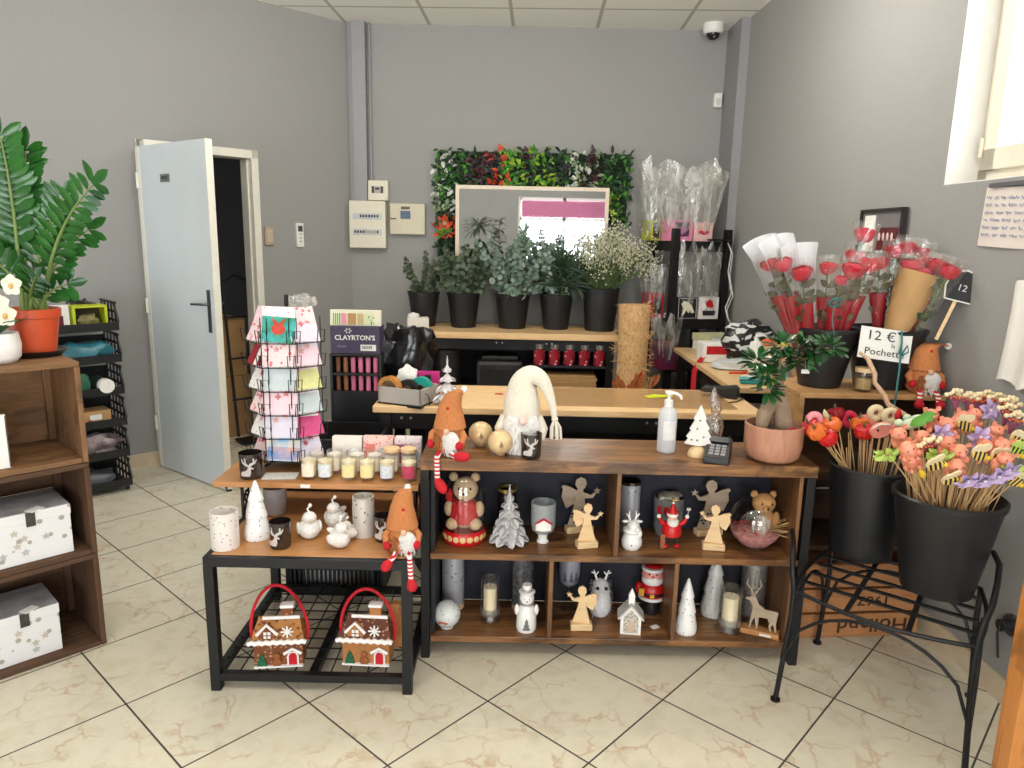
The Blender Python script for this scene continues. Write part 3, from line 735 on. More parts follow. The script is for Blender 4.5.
o = tag(M().at((-.83, 2.49, .6406), (0, 0, .1)).box((0, 0, .0006), (.12, .075, .0012)).build('paper_note', speck('printed_note', (232, 230, 224), (150, 160, 196), 150, .25, .7)), 'small printed paper note lying on the raised plank', 'paper')
# dotted cylinders
DOTW = speck('white_dotted_glaze', (226, 218, 212), (150, 120, 116), 85, .22, .35, bump=.3)
DOTS = speck('silver_star_glaze', (190, 192, 200), (104, 106, 122), 48, .2, .35, .3, bump=.3)
DOTB = speck('pearl_dotted_glass', (206, 200, 192), (120, 104, 96), 62, .24, .3, .25)
def cylinder_holder(label, loc, R, h, mt, band=None, topm=None):
    o = thing('lantern_cylinder', label, 'candle holder', loc)
    m = M(); z0 = .02 if band else 0
    m.lathe([(0, z0), (R, z0), (R, h), (R*.92, h), (R*.92, z0+.012), (0, z0+.012)], 28); m.build('cylinder', mt, o)
    if band: m = M(); m.lathe([(R*1.02, 0), (R*1.02, .02), (R*.5, .02)], 28); m.build('wood_base', band, o)
    if topm: m = M(); m.lathe([(R*1.01, h-.012), (R*1.02, h), (R*.9, h+.001), (R*.9, h-.012)], 28); m.build('rim', topm, o)
    m = M(); m.cyl((0, 0, z0+.013), R*.6, h*.3, 16); m.build('wax', WAX, o)
    return o
cylinder_holder('white cut-out cylinder lantern at the left end of the low table', (-.938, 2.237, .48), .045, .125, DOTW)
cylinder_holder('pearly dotted glass cylinder near the right of the low table', (-.504, 2.355, .48), .037, .142, DOTB, None, GLASS)
cylinder_holder('tall silver cylinder with dark dots behind the glass ball, lower shelf', (-.213, 2.6, .085), .043, .25, DOTS, PALE)
cylinder_holder('tall silver cylinder with stars behind the white reindeer, upper shelf', (.459, 2.615, .405), .038, .205, DOTS, None, SMOKE)
cylinder_holder('silver textured cylinder behind the wooden deer, lower shelf', (.955, 2.60, .085), .047, .215, speck('hammered_silver', (176, 172, 170), (96, 92, 90), 90, .3, .3, .7, bump=.5), None, SILV)
cylinder_holder('streaked glass cylinder on a pink base behind the snowman', (.058, 2.6, .085), .041, .25, mat('streaked_glass', (120, 120, 122), .2, .2, sc=60, var=.6), mat('copper_base', (196, 150, 128), .35, .3))
o = cylinder_holder('dark glass holder with a gold rim behind the silver tree', (-.009, 2.605, .405), .036, .17, SMOKE, None, mat('gold_rim', (196, 166, 104), .35, .8))
# frosted goblet-like votive at the back of table
o = thing('frosted_vase', 'grey frosted glass vase behind the white tree on the low table', 'vase', (-.867, 2.53, .48))
m = M(); m.lathe([(0, 0), (.03, 0), (.037, .008), (.042, .06), (.042, .105), (.038, .105), (.038, .06), (0, .012)], 24); m.build('vase_body', mat('grey_frosted', (170, 170, 174), .25, var=.08), o)
m = M(); m.lathe([(0, .05), (.036, .05), (.036, .1), (0, .1)], 20); m.build('wax', mat('grey_wax', (196, 194, 196), .5), o)
# white ceramic cone trees
DOTC = speck('pierced_white_ceramic', (238, 236, 232), (92, 88, 86), 75, .17, .3, bump=.4)
DOTC2 = speck('pierced_grey_ceramic', (206, 204, 198), (84, 80, 76), 62, .17, .3, bump=.4)
def cone_tree(label, loc, R, h, mt=None):
    o = thing('ceramic_tree', label, 'ornament', loc)
    m = M(); m.lathe([(0, 0), (R*.94, 0), (R, .008), (R*.97, .03), (R*.72, h*.37), (R*.82, h*.385), (R*.5, h*.65), (R*.6, h*.665), (R*.3, h*.86), (R*.1, h*.98), (0, h)], 28); m.build('tree_body', mt or DOTC, o)
    m = M(); m.lathe([(R*.5, .002), (R*.42, h*.2), (0, h*.24)], 12); m.build('tealight', WAX, o)
    return o
cone_tree('white pierced ceramic cone tree at the left of the low table', (-.859, 2.315, .48), .044, .205)
cone_tree('white pierced ceramic cone tree at the front of the lower right bay', (.662, 2.45, .085), .041, .212)
cone_tree('greyish pierced ceramic cone tree standing behind the glass candle jar', (.80, 2.585, .085), .05, .25, DOTC2)
# little white birds
def bird(label, loc, rz, s=1, hat=False):
    o = thing('bird_figurine', label, 'figurine', loc, rz, 'white knitted bird figurines', sc=s)
    m = M(); m.ball((0, 0, .035), (.038, .044, .036), 18, 12); m.lathe([(.03, .05), (.024, .066), (.026, .072)], 14); m.ball((0, -.012, .078), (.024, .026, .022), 14, 10); m.build('bird_body', mat('white_knit', (232, 228, 222), .8, sc=120, bump=.8, var=.12), o)
    m = M(); m.lathe([(.008, 0), (0, .014)], 8); q_ = m.build('beak', mat('pale_beak', (206, 190, 164), .5), o, (0, -.036, .076)); q_.rotation_euler = (PI/2, 0, 0)
    for sx in (-1, 1):
        m = M(); m.ball((sx*.036, .006, .038), (.008, .024, .02), 10, 8); m.build('wing', mat('white_feather', (236, 234, 230), .8, sc=150, var=.1), o)
    m = M(); m.leaf((0, .035, .04), (0, 1, .5), (0, 0, 1), .04, .03); m.build('tail', mat('white_feather', (236, 234, 230), .8, sc=150, var=.1), o)
    m = M(); m.tube([(0, -.012, .098), (-.006, -.01, .11), (.004, -.006, .118)], .003, 6); m.ball((.004, -.006, .12), .007, 8, 6); m.build('crest', mat('white_feather', (236, 234, 230)), o)
bird('white bird figurine with a leafy crest, left of the flock on the low table', (-.683, 2.322, .48), .4, .98)
bird('white bird figurine at the back of the flock on the low table', (-.618, 2.42, .48), -.3, .95)
bird('white bird figurine in front of the flock, nearest the table edge', (-.563, 2.252, .48), .9, .88)
bird('small white bird figurine behind the front one, beside the dotted cylinder', (-.548, 2.318, .48), -.8, .66)
# ------------------------------------------------------------ upper left bay
o = thing('bear_jar', 'clear jar holding a cream plush bear in a red jumper', 'gift jar', (-.165, 2.505, .405))
m = M(); m.lathe([(0, 0), (.07, 0), (.078, .012), (.078, .04), (.072, .05)], 28); m.build('red_base', REDG, o)
m = M()
for k in range(9):
    a = -PI/2+(k-4)*.33; m.at((.0785*cos(a), .0785*sin(a), .028), (PI/2, 0, a+PI/2)); m.lathe([(.006, -.002), (.012, 0), (.006, .002)], 8)
m.build('biscuit_motif', mat('biscuit', (226, 190, 130), .6), o)
m = M(); m.lathe([(.076, .05), (.08, .1), (.078, .19), (.068, .25), (.05, .272), (.03, .28)], 28); m.build('clear_dome', GLASS, o)
PL = mat('cream_plush', (214, 186, 146), .95, sc=150, bump=.5, var=.2)
m = M(); m.ball((0, 0, .1), (.05, .042, .055)); m.ball((.004, -.006, .2), (.046, .04, .045))
for s_ in (-1, 1): m.ball((.04*s_, -.002, .243), (.017, .012, .017), 10, 8); m.ball((.056*s_, -.012, .125), (.018, .018, .03), 10, 8); m.ball((.042*s_, -.034, .075), (.024, .026, .022), 12, 8)
m.ball((.0, -.042, .192), (.022, .018, .018), 12, 8); bd = m.build('plush_bear', PL, o)
m = M(); m.lathe([(.052, .075), (.056, .1), (.052, .14), (.034, .156)], 20); m.build('red_jumper', RED, bd)
m = M()
for s_ in (-.018, .024): m.ball((s_, -.045, .212), .0045, 8, 6)
m.ball((0, -.06, .197), .005, 8, 6); m.build('face', BLACK, bd)
m = M(); m.crumple((-.055, .0, .17), (.03, .04, .05), .2, seed=2); m.build('bow', RED, bd)
# silver resin fir
def fir(name, label, loc, R, h, mt, tiers=7, n=9, base=None):
    o = thing(name, label, 'ornament', loc)
    m = M(); m.lathe([(R*.16, 0), (R*.14, h*.2), (R*.05, h*.9), (0, h)], 10)
    for t_ in range(tiers):
        f = t_/(tiers-1); z = h*(.16+.74*f); r = R*(1-f)**.9+R*.1
        m.lathe([(r*.5, z-h*.02), (r*.75, z-h*.03), (r*.28, z+h*.09), (R*.05, z+h*.12)], 14)
        k = max(5, int(n*(1-f*.5)))
        for i in range(k):
            a = 2*PI*(i+.5*(t_ % 2))/k+U(-.1, .1); d = V((cos(a), sin(a), -.42))
            m.leaf((r*.25*cos(a), r*.25*sin(a), z+h*.05), d, (0, 0, 1), r*.88, r*.42, .25, .15); m.leaf((r*.25*cos(a), r*.25*sin(a), z+h*.035), d, (0, 0, 1), r*.86, r*.4, -.3, .15)
    m.build('tree_body', mt, o)
    m = M(); m.lathe([(0, 0), (R*.3, 0), (R*.26, .01), (0, .012)] if not base else [(0, 0), (R*.4, 0), (R*.4, .012), (0, .014)], 14); m.build('foot', base or mt, o)
    return o
fir('silver_tree', 'silver glittered resin fir tree in the upper left bay', (.0, 2.478, .405), .068, .222, mat('silver_glitter', (216, 214, 214), .45, .15, var=.3, sc=200, bump=.4))
# frosted hurricane with little house
o = thing('hurricane_glass', 'frosted hurricane glass with red roofed house scene on a stem', 'candle holder', (.125, 2.5, .405))
m = M(); m.lathe([(0, .035), (.024, .036), (.04, .048), (.045, .07), (.0455, .155), (.043, .155), (.042, .07), (.036, .052), (0, .042)], 26); m.build('glass_cup', FROST, o)
m = M(); m.lathe([(0, 0), (.022, 0), (.022, .006), (.017, .01), (.018, .036)], 18); m.build('foot', PAPER, o)
m = M(); wrapc(m, [(-.03, .004), (-.03, .028), (.0, .05), (.03, .028), (.03, .004)], .0462, .055); m.build('house_motif', PAPER, o)
m = M(); wrapc(m, [(-.036, .024), (-.03, .034), (0, .056), (.03, .034), (.036, .024), (.03, .026), (0, .046), (-.03, .026)], .0468, .055); m.build('red_roof_motif', RED, o)
m = M(); m.cyl((0, 0, .043), .026, .04, 14); m.build('wax', WW, o)
# wooden angels
ANG = [(-.034, 0), (-.018, .06), (-.014, .085), (-.02, .094), (-.044, .1), (-.056, .118), (-.05, .124), (-.03, .118), (-.012, .108), (-.008, .112), (-.016, .124), (-.014, .14), (0, .149), (.013, .143), (.017, .13), (.012, .116), (.006, .11), (.01, .102), (.03, .095), (.042, .104), (.046, .101), (.036, .086), (.012, .084), (.016, .06), (.034, 0)]
def angel(label, loc, s, face=1, mt=PALE, base=PALE, dark=False, rz=0, wing=True):
    o = thing('wooden_angel', label, 'figurine', loc, rz, 'flat wooden angel figurines')
    m = M(); m.prism([(x*s*face, z*s) for x, z in ANG][::face], .008, (0, 0, .026)); b = m.build('angel_silhouette', mt, o)
    m = M(); m.prism([(x*s, z*s) for x, z in star_pts(.011, .005, 5, .048*face, .108)], .008, (0, 0, .026)); m.build('star', mt, o)
    m = M(); m.prism([(x*s, z*s) for x, z in ([(-.008, .07), (-.04, .05), (-.055, .085), (-.05, .115), (-.03, .11)] if face > 0 else [(.008, .07), (.03, .11), (.05, .115), (.055, .085), (.04, .05)])], .004, (0, .007, .026)); m.build('wing', mt, o)
    if dark:
        m = M()
        for k in range(18):
            x, z = U(-.024, .024)*s, U(.004, .05)*s
            m.at((x, -.0045, .026+z), (PI/2, 0, 0)); m.lathe([(0, 0), (.004, 0), (.004, .001), (0, .001)], 8)
        m.build('pierced_pattern', mat('dark_cutout', (40, 36, 36), .9), b)
    m = M(); m.box((0, 0, .013), (.082*s, .04, .026)); bl_ = m.build('wood_block', base, o, bev=.004); bl_.rotation_euler.z = .22
GREYWD = wood('grey_weathered_wood', (150, 132, 112), (176, 156, 134), None, (1, 8, 8), .7, 5, .05)
angel('larger grey wooden angel holding a star, at the back of the upper left bay', (.268, 2.60, .405), 1.3, 1, GREYWD, dark=True)
angel('small pale wooden angel on a block, front of the upper left bay', (.283, 2.46, .405), .95, 1, PALE)
angel('larger grey wooden angel facing left, back of the upper right bay', (.762, 2.60, .405), 1.3, -1, GREYWD, dark=True)
angel('small pale wooden angel on a tilted block, front of the upper right bay', (.745, 2.465, .405), .97, -1, PALE, rz=-.35)
angel('small pale wooden angel on a block in the lower middle bay', (.275, 2.45, .085), .98, -1, PALE, rz=-.2)
# white reindeer / rabbit figure
o = thing('reindeer_figurine', 'white ceramic reindeer figurine in front of the starry cylinder', 'figurine', (.446, 2.462, .405))
m = M(); m.lathe([(0, 0), (.028, 0), (.038, .014), (.038, .032), (.03, .055), (.024, .066), (.02, .078)], 22); m.ball((.003, -.006, .086), (.023, .026, .022), 14, 10); m.ball((.012, -.028, .08), (.012, .012, .01), 10, 8); m.build('figurine_body', CERAM, o)
m = M()
for s_ in (-1, 1):
    m.tube([(s_*.008, 0, .1), (s_*.013, 0, .12), (s_*.012, 0, .142)], [.005, .004, .002], 8); m.tube([(s_*.012, 0, .116), (s_*.024, 0, .132)], [.004, .002], 8); m.ball((s_*.024, .004, .1), (.014, .005, .006), 8, 6)
m.build('antlers', CERAM, o)
m = M(); m.lathe([(.027, .06), (.034, .066), (.032, .076), (.024, .08)], 18); m.ball((.025, -.02, .062), (.009, .009, .016), 8, 6); m.build('scarf', CERAM, o)
m = M(); m.ball((-.006, -.038, .024), .003, 6, 4); m.build('pierced_hole', BLACK, o)
# printed tin lantern
o = thing('tin_lantern', 'grey pot lantern with red patches and gold star behind the tin santa', 'lantern', (.605, 2.60, .405))
m = M(); m.lathe([(0, 0), (.045, 0), (.054, .03), (.057, .15), (.053, .15), (.05, .03), (0, .008)], 24); m.build('pot', mat('grey_glazed_pot', (128, 130, 130), .35, sc=20, var=.3), o)
m = M()
for a in (-2.4, -1.95): m.add([((.0585)*cos(a+da), .0585*sin(a+da), z) for z in (.095, .125) for da in (-.16, .16)], [(0, 1, 3, 2)])
m.build('red_patch', RED, o)
m = M(); m.prism(star_pts(.018, .007), .003, (.012, -.05, .15)); m.build('gold_star', mat('gold_rim', (196, 166, 104)), o)
m = M(); m.crumple((0, 0, .15), (.085, .085, .03), .3, seed=5); m.build('pebbles', mat('pale_pebbles', (206, 200, 180), .8, sc=90, var=.5), o)
# tin santa
o = thing('santa_figurine', 'standing tin santa figurine with raised arms and a sack', 'figurine', (.592, 2.474, .405))
m = M(); m.lathe([(.02, .044), (.034, .05), (.036, .07), (.028, .095), (.018, .104)], 20); m.build('coat', REDG, o)
m = M(); m.ball((0, -.004, .115), (.018, .016, .018), 14, 10); m.ball((0, -.02, .114), .004, 6, 5); m.build('face', mat('skin_paint', (224, 172, 144), .5), o)
m = M(); m.lathe([(.0, .066), (.012, .074), (.02, .095), (.022, .108), (.016, .114)], 14, (0, -.012, 0)); m.lathe([(.02, .122), (.0215, .127), (.02, .132)], 14); m.build('beard', WHITE, o)
m = M(); m.lathe([(.019, .13), (.013, .148), (.003, .168), (0, .17)], 14); h_ = m.build('hat', REDG, o)
m = M(); m.ball((0, 0, .171), .005, 8, 6); m.build('pompom', WHITE, h_)
for s_ in (-1, 1):
    m = M(); m.tube([(s_*.026, 0, .088), (s_*.042, -.006, .1), (s_*.05, -.008, .118)], [.009, .008, .006], 8); m.build('arm', REDG, o)
    m = M(); m.ball((s_*.051, -.008, .122), .008, 8, 6); m.build('mitten', WHITE, o)
    m = M(); m.tube([(s_*.018, 0, .01), (s_*.018, 0, .05)], .005, 6); m.build('leg', BLACK, o)
    m = M(); m.ball((s_*.02, -.006, .008), (.011, .015, .008), 10, 6); m.build('boot', REDG, o)
m = M(); m.tube([(.052, -.01, .125), (.054, -.012, .15)], .002, 6); m.box((.054, -.012, .152), (.014, .004, .01)); m.build('hammer', SILV, o)
m = M(); m.box((-.034, -.018, .03), (.018, .012, .055)); m.build('sack', mat('rust_leather', (150, 84, 48), .6), o, bev=.003)
# glass globe with bear
o = thing('glass_globe', 'round glass globe vase holding a brown bear and red dried flowers', 'vase', (.906, 2.505, .405))
gl = [(.05*1, 0.002)]+[(.093*sin(a), .098-.098*cos(a)) for a in [PI*(.18+.6*i/14) for i in range(15)]]
m = M(); m.lathe(gl, 32); m.build('globe', GLASS, o)
m = M(); m.lathe([(.0, .008), (.05, .01), (.078, .04), (.09, .062), (.05, .075), (0, .07)], 24); m.build('pink_filling', mat('pink_moss', (206, 140, 136), .9, sc=60, bump=.5, var=.35), o)
m = M()
for k in range(90):
    a = U(0, 6.28); r = U(.01, .08); p = V((r*cos(a), r*sin(a), U(.06, .085))); d = V((U(-1, 1), U(-1, 1), U(-.1, .35)))
    if p.x < .01: m.leaf(p, d, (0, 0, 1), U(.02, .04), .012)
m.build('red_petals', RED, o)
m = M()
for k in range(26): a = U(-.7, .9); m.tube([(.02, -.02, .07), (.05+.05*cos(a), -.05+.04*sin(a), U(.06, .12))], .0008, 4)
m.build('dried_stems', mat('dried_grass', (206, 168, 110), .8), o)
BRB = mat('honey_plush', (196, 146, 92), .95, sc=150, bump=.5, var=.2)
m = M(); m.ball((.03, .0, .105), (.035, .032, .045)); m.ball((.02, -.01, .17), (.042, .037, .038)); m.ball((.02, -.045, .16), (.017, .014, .014), 10, 8)
for s_ in (-1, 1): m.ball((.02+s_*.034, 0, .2), (.014, .01, .014), 10, 8); m.ball((.03+s_*.036, -.016, .11), (.014, .016, .03), 10, 8)
b = m.build('plush_bear', BRB, o)
m = M()
for s_ in (-.018, .018): m.ball((.02+s_, -.046, .178), .004, 6, 5)
m.ball((.02, -.06, .164), .005, 6, 5); m.build('face', BLACK, b)
m = M(); m.box((-.028, -.04, .13), (.05, .008, .034)); m.build('ribbon_bow', mat('dark_ribbon', (50, 54, 48), .5), o, bev=.003)
m = M(); m.crumple((.0, -.06, .1), (.06, .03, .07), .25, seed=9); m.build('cellophane_twist', CELLO, o)
# ------------------------------------------------------------ lower bays
o = thing('glass_ball', 'frosted white glass ball light in the lower left bay', 'ornament', (-.222, 2.446, .085))
m = M(); m.ball((0, 0, .052), .05, 24, 16); m.build('ball', speck('crackled_white_glass', (214, 216, 214), (168, 170, 170), 70, .3, .15), o)
m = M(); m.tube([(-.03, -.047, .04), (-.012, -.0505, .042), (.006, -.0505, .038)], .003, 6); m.build('tiny_sleigh', mat('copper_red', (170, 84, 56), .5), o)
m = M(); m.lathe([(.024, 0), (.026, .006), (.02, .008)], 16); m.build('foot', WHITE, o)
def jar_big(label, loc, R, h, mt):
    o = thing('glass_candle', label, 'candle', loc)
    m = M(); m.lathe([(0, 0), (R*1.02, 0), (R*1.04, .012), (R*.94, .02), (R*.95, h), (R*.9, h), (R*.88, .028), (0, .026)], 28); m.build('glass_cylinder', GLASS, o)
    m = M(); m.lathe([(0, .03), (R*.66, .03), (R*.66, h*.8), (0, h*.8)], 24); c = m.build('pillar_candle', WAX, o)
    m = M(); m.cyl((0, 0, h*.8), .0015, .014, 6); m.build('wick', BLACK, c)
    m = M(); m.lathe([(R*.965, .03), (R*.97, h*.3)], 28, wob=.01); m.build('frosty_band', clear('silver_frost', (200, 200, 200), .4, .2, .3, (190, 190, 186)), o)
    return o
jar_big('glass cylinder with an ivory pillar candle, lower left bay', (-.065, 2.50, .085), .038, .17, None)
jar_big('glass cylinder with an ivory pillar candle, front of the lower right bay', (.826, 2.462, .085), .044, .172, None)
o = thing('snowman_lantern', 'white ceramic snowman lantern with a tree cut-out', 'lantern', (.071, 2.44, .085))
m = M(); m.lathe([(0, 0), (.034, 0), (.038, .012), (.036, .06), (.026, .095), (.02, .105), (.026, .118), (.027, .13), (.02, .148), (.01, .152)], 24); m.build('snowman_body', CERAM, o)
m = M(); m.lathe([(.03, .148), (.03, .152), (.018, .153), (.017, .178), (0, .178)], 20); m.build('top_hat', CERAM, o)
m = M(); m.lathe([(.0185, .153), (.0195, .158), (.0185, .163)], 20); m.lathe([(.022, .1), (.029, .106), (.022, .112)], 20); m.build('scarf_band', SILV, o)
m = M()
for s_ in (-1, 1): m.ball((s_*.036, 0, .078), (.009, .01, .022), 10, 8)
m.build('arms', CERAM, o)
m = M(); wrapc(m, [(-.014, 0), (-.012, .01), (-.008, .012), (-.01, .022), (-.005, .024), (-.006, .034), (0, .048), (.006, .034), (.005, .024), (.01, .022), (.008, .012), (.012, .01), (.014, 0)], .0382, .014); m.build('tree_cut_out', mat('grey_lattice', (120, 120, 122), .6, sc=200, var=.5), o)
m = M()
for x in (-.008, .008): m.ball((x, -.0245, .13), .0025, 6, 4)
m.ball((0, -.027, .123), .003, 6, 4); m.build('face', BLACK, o)
# goblet
o = thing('silver_goblet', 'tall silver goblet etched with fir trees behind the wooden angel', 'candle holder', (.238, 2.6, .085))
m = M(); m.lathe([(0, .098), (.02, .1), (.036, .116), (.041, .15), (.042, .255), (.039, .255), (.038, .15), (0, .11)], 26); m.build('cup', mat('lilac_silver', (176, 178, 194), .3, .3, var=.1, sc=40), o)
m = M(); m.lathe([(0, 0), (.034, 0), (.034, .004), (.006, .014), (.005, .08), (.016, .1)], 20); m.build('stem', GLASS, o)
m = M()
for x in (-.02, .004, .024): wrapc(m, [(x-.009, 0), (x-.003, .02), (x-.005, .02), (x, .045), (x+.005, .02), (x+.003, .02), (x+.009, 0)], .0424, .13)
m.build('fir_motif', mat('dark_etching', (86, 86, 104), .6), o)
# fluffy white reindeer
o = thing('fluffy_reindeer', 'fluffy white plush reindeer with branching antlers', 'figurine', (.356, 2.56, .085), 0, None, 1.1)
FLUF = mat('white_fur', (222, 220, 220), .95, sc=160, bump=.9, var=.15)
m = M(); m.lathe([(0, 0), (.028, .002), (.039, .02), (.04, .045), (.034, .075), (.031, .1), (.027, .122), (.012, .134), (0, .136)], 22, wob=.02)
for k in range(260):
    a = U(0, 6.28); z = U(.01, .13); r = .036 if z < .08 else .03
    m.leaf((r*cos(a), r*sin(a), z), (cos(a)*.6, sin(a)*.6, U(-.9, .6)), (0, 0, 1), U(.008, .016), .003, seg=1)
m.build('fur_body', FLUF, o)
m = M()
for s_ in (-1, 1):
    m.tube([(s_*.014, 0, .13), (s_*.02, 0, .148), (s_*.026, 0, .166)], [.004, .0035, .002], 8); m.tube([(s_*.019, 0, .146), (s_*.01, 0, .16)], .0025, 6); m.tube([(s_*.022, 0, .153), (s_*.034, 0, .158)], .0025, 6)
m.build('antlers', CERAM, o)
for x in (-.014, .015):
    m = M(); m.ball((x, -.031, .112), .006, 8, 6); m.build('eye', BLACK, o)
# house lantern
o = thing('house_lantern', 'white ceramic house lantern with steeple in the lower middle bay', 'lantern', (.456, 2.446, .085), -.12)
m = M(); m.prism([(-.037, 0), (.037, 0), (.037, .07), (0, .112), (-.037, .07)], .062); m.build('house_body', CERAM, o)
m = M()
for s_ in (-1, 1): m.bar((s_*.046, 0, .06), (0, 0, .116), .072, .006, (s_, 0, 1))
m.build('roof', mat('grey_white_roof', (204, 202, 196), .4, sc=90, var=.2), o)
m = M(); m.box((0, -.006, .124), (.022, .022, .04)); m.lathe([(.0175, .142), (0, .172)], 4, (0, -.006, 0), False, a0=PI/4, a1=PI/4+2*PI); m.build('steeple', CERAM, o)
m = M(); m.prism([(-.027, .008), (.027, .008), (.027, .068), (0, .098), (-.027, .068)], .002, (0, -.0315, 0)); fpan = m.build('lattice_front', speck('stone_relief', (196, 188, 176), (130, 120, 110), 130, .4, .6, bump=.5), o)
m = M(); m.prism([(-.011, .008), (.011, .008), (.011, .04), (0, .054), (-.011, .04)], .002, (0, -.033, 0)); m.build('door_arch', mat('warm_door', (206, 176, 150), .6), fpan)
# plastic santa
o = thing('santa_doll', 'round glossy santa doll with white beard on a dark stand, lower middle bay', 'figurine', (.557, 2.585, .085), -.15)
m = M(); m.lathe([(.03, .0), (.034, .03), (.03, .062)], 18); m.build('stand', BLACK, o)
m = M(); m.lathe([(.03, .06), (.052, .066), (.05, .076), (.03, .08)], 22); m.build('white_hem', WHITE, o)
m = M(); m.lathe([(.046, .074), (.052, .09), (.046, .12), (.03, .136)], 22)
for s_ in (-1, 1): m.ball((s_*.05, -.012, .104), (.015, .018, .024), 10, 8)
m.build('coat', REDG, o)
m = M(); m.lathe([(.0515, .086), (.0535, .09), (.0515, .098)], 22); m.build('belt', BLACK, o)
m = M(); m.box((0, -.054, .092), (.016, .004, .014)); m.box((-.04, -.04, .1), (.02, .006, .03)); m.build('buckle', mat('yellow_gold', (226, 170, 50), .35), o)
m = M(); m.ball((0, -.006, .162), (.042, .038, .036), 20, 14); m.build('face', mat('rosy_skin', (230, 150, 138), .4), o)
m = M(); m.ball((0, -.012, .143), (.042, .036, .026), 18, 10); m.lathe([(.04, .178), (.044, .183), (.042, .19), (.034, .192)], 20); m.ball((0, -.042, .158), (.02, .006, .006), 10, 6); m.build('beard', WHITE, o)
m = M(); m.ball((0, -.046, .166), .006, 8, 6); m.build('nose', mat('rosy_nose', (222, 110, 100), .4), o)
m = M(); 
for x in (-.014, .014): m.ball((x, -.04, .174), .004, 6, 5)
m.build('eyes', BLACK, o)
m = M(); m.loft([[((.038-.03*t_)*cos(a)+.03*t_*t_, (.034-.026*t_)*sin(a), .188+.04*t_-.03*t_*t_) for a in [2*PI*i/16 for i in range(16)]] for t_ in (0, .3, .6, .85, 1)]); h_ = m.build('hat', REDG, o)
m = M(); m.ball((.05, -.005, .19), .011, 10, 8); m.build('pompom', WHITE, h_)
o = tag(M().at((.553, 2.47, .0858), (0, 0, .5)).box((0, 0, .001), (.03, .022, .0014)).build('price_card', PAPER), 'tiny white price card lying before the santa doll', 'card')
# flat wooden deer
o = thing('wooden_deer', 'flat wooden stag on an orange wood plank base, lower right bay', 'figurine', (.935, 2.44, .085), -.42)
m = M(); m.box((0, 0, .01), (.135, .045, .02)); m.build('wood_base', OAKT, o, bev=.002)
dl = [(-.04, 0), (-.035, 0), (-.028, .035), (-.022, .05), (-.018, .02), (-.014, 0), (-.009, 0), (-.008, .05), (.02, .052), (.03, .034), (.028, .018), (.034, 0), (.039, 0), (.036, .018), (.042, .034), (.048, .014), (.052, 0), (.057, 0), (.053, .03), (.054, .07), (.058, .08), (.05, .084), (.02, .084), (-.014, .09), (-.026, .11), (-.034, .124), (-.05, .114), (-.06, .112), (-.06, .12), (-.048, .13), (-.036, .134), (-.024, .128), (-.016, .11)]
dl = [(x, z) for x, z in dl if True]
m = M(); m.prism([(-.04, .02), (-.035, .02), (-.029, .05), (-.022, .062), (-.018, .04), (-.014, .02), (-.009, .02), (-.008, .066), (.022, .068), (.03, .05), (.028, .036), (.034, .02), (.039, .02), (.036, .036), (.042, .05), (.048, .034), (.052, .02), (.057, .02), (.053, .05), (.056, .084), (.058, .096), (.048, .1), (.012, .1), (-.012, .116), (-.02, .136), (-.03, .15), (-.046, .138), (-.058, .134), (-.058, .128), (-.044, .126), (-.034, .112), (-.032, .094)], .006); m.build('stag_silhouette', GREYWD, o)
m = M()
for s_ in (-1, 1):
    m.tube([(-.03, s_*.003, .146), (-.03+s_*.012, s_*.004, .17), (-.034+s_*.026, s_*.004, .19), (-.036+s_*.02, s_*.004, .21)], .0028, 6); m.tube([(-.03+s_*.012, s_*.004, .17), (-.03-s_*.002, s_*.004, .186)], .0024, 6)
m.build('antlers', GREYWD, o)
m = M(); m.box((.02, -.0235, .01), (.04, .002, .008)); m.build('price_label', PAPER, o)
o = tag(M().at((.632, 2.59, .085)).lathe([(0, 0), (.018, 0), (.018, .23), (.016, .23), (.015, .01), (0, .01)], 18).build('glass_tube', FROST), 'slim frosted glass tube vase at the left of the lower right bay', 'vase')
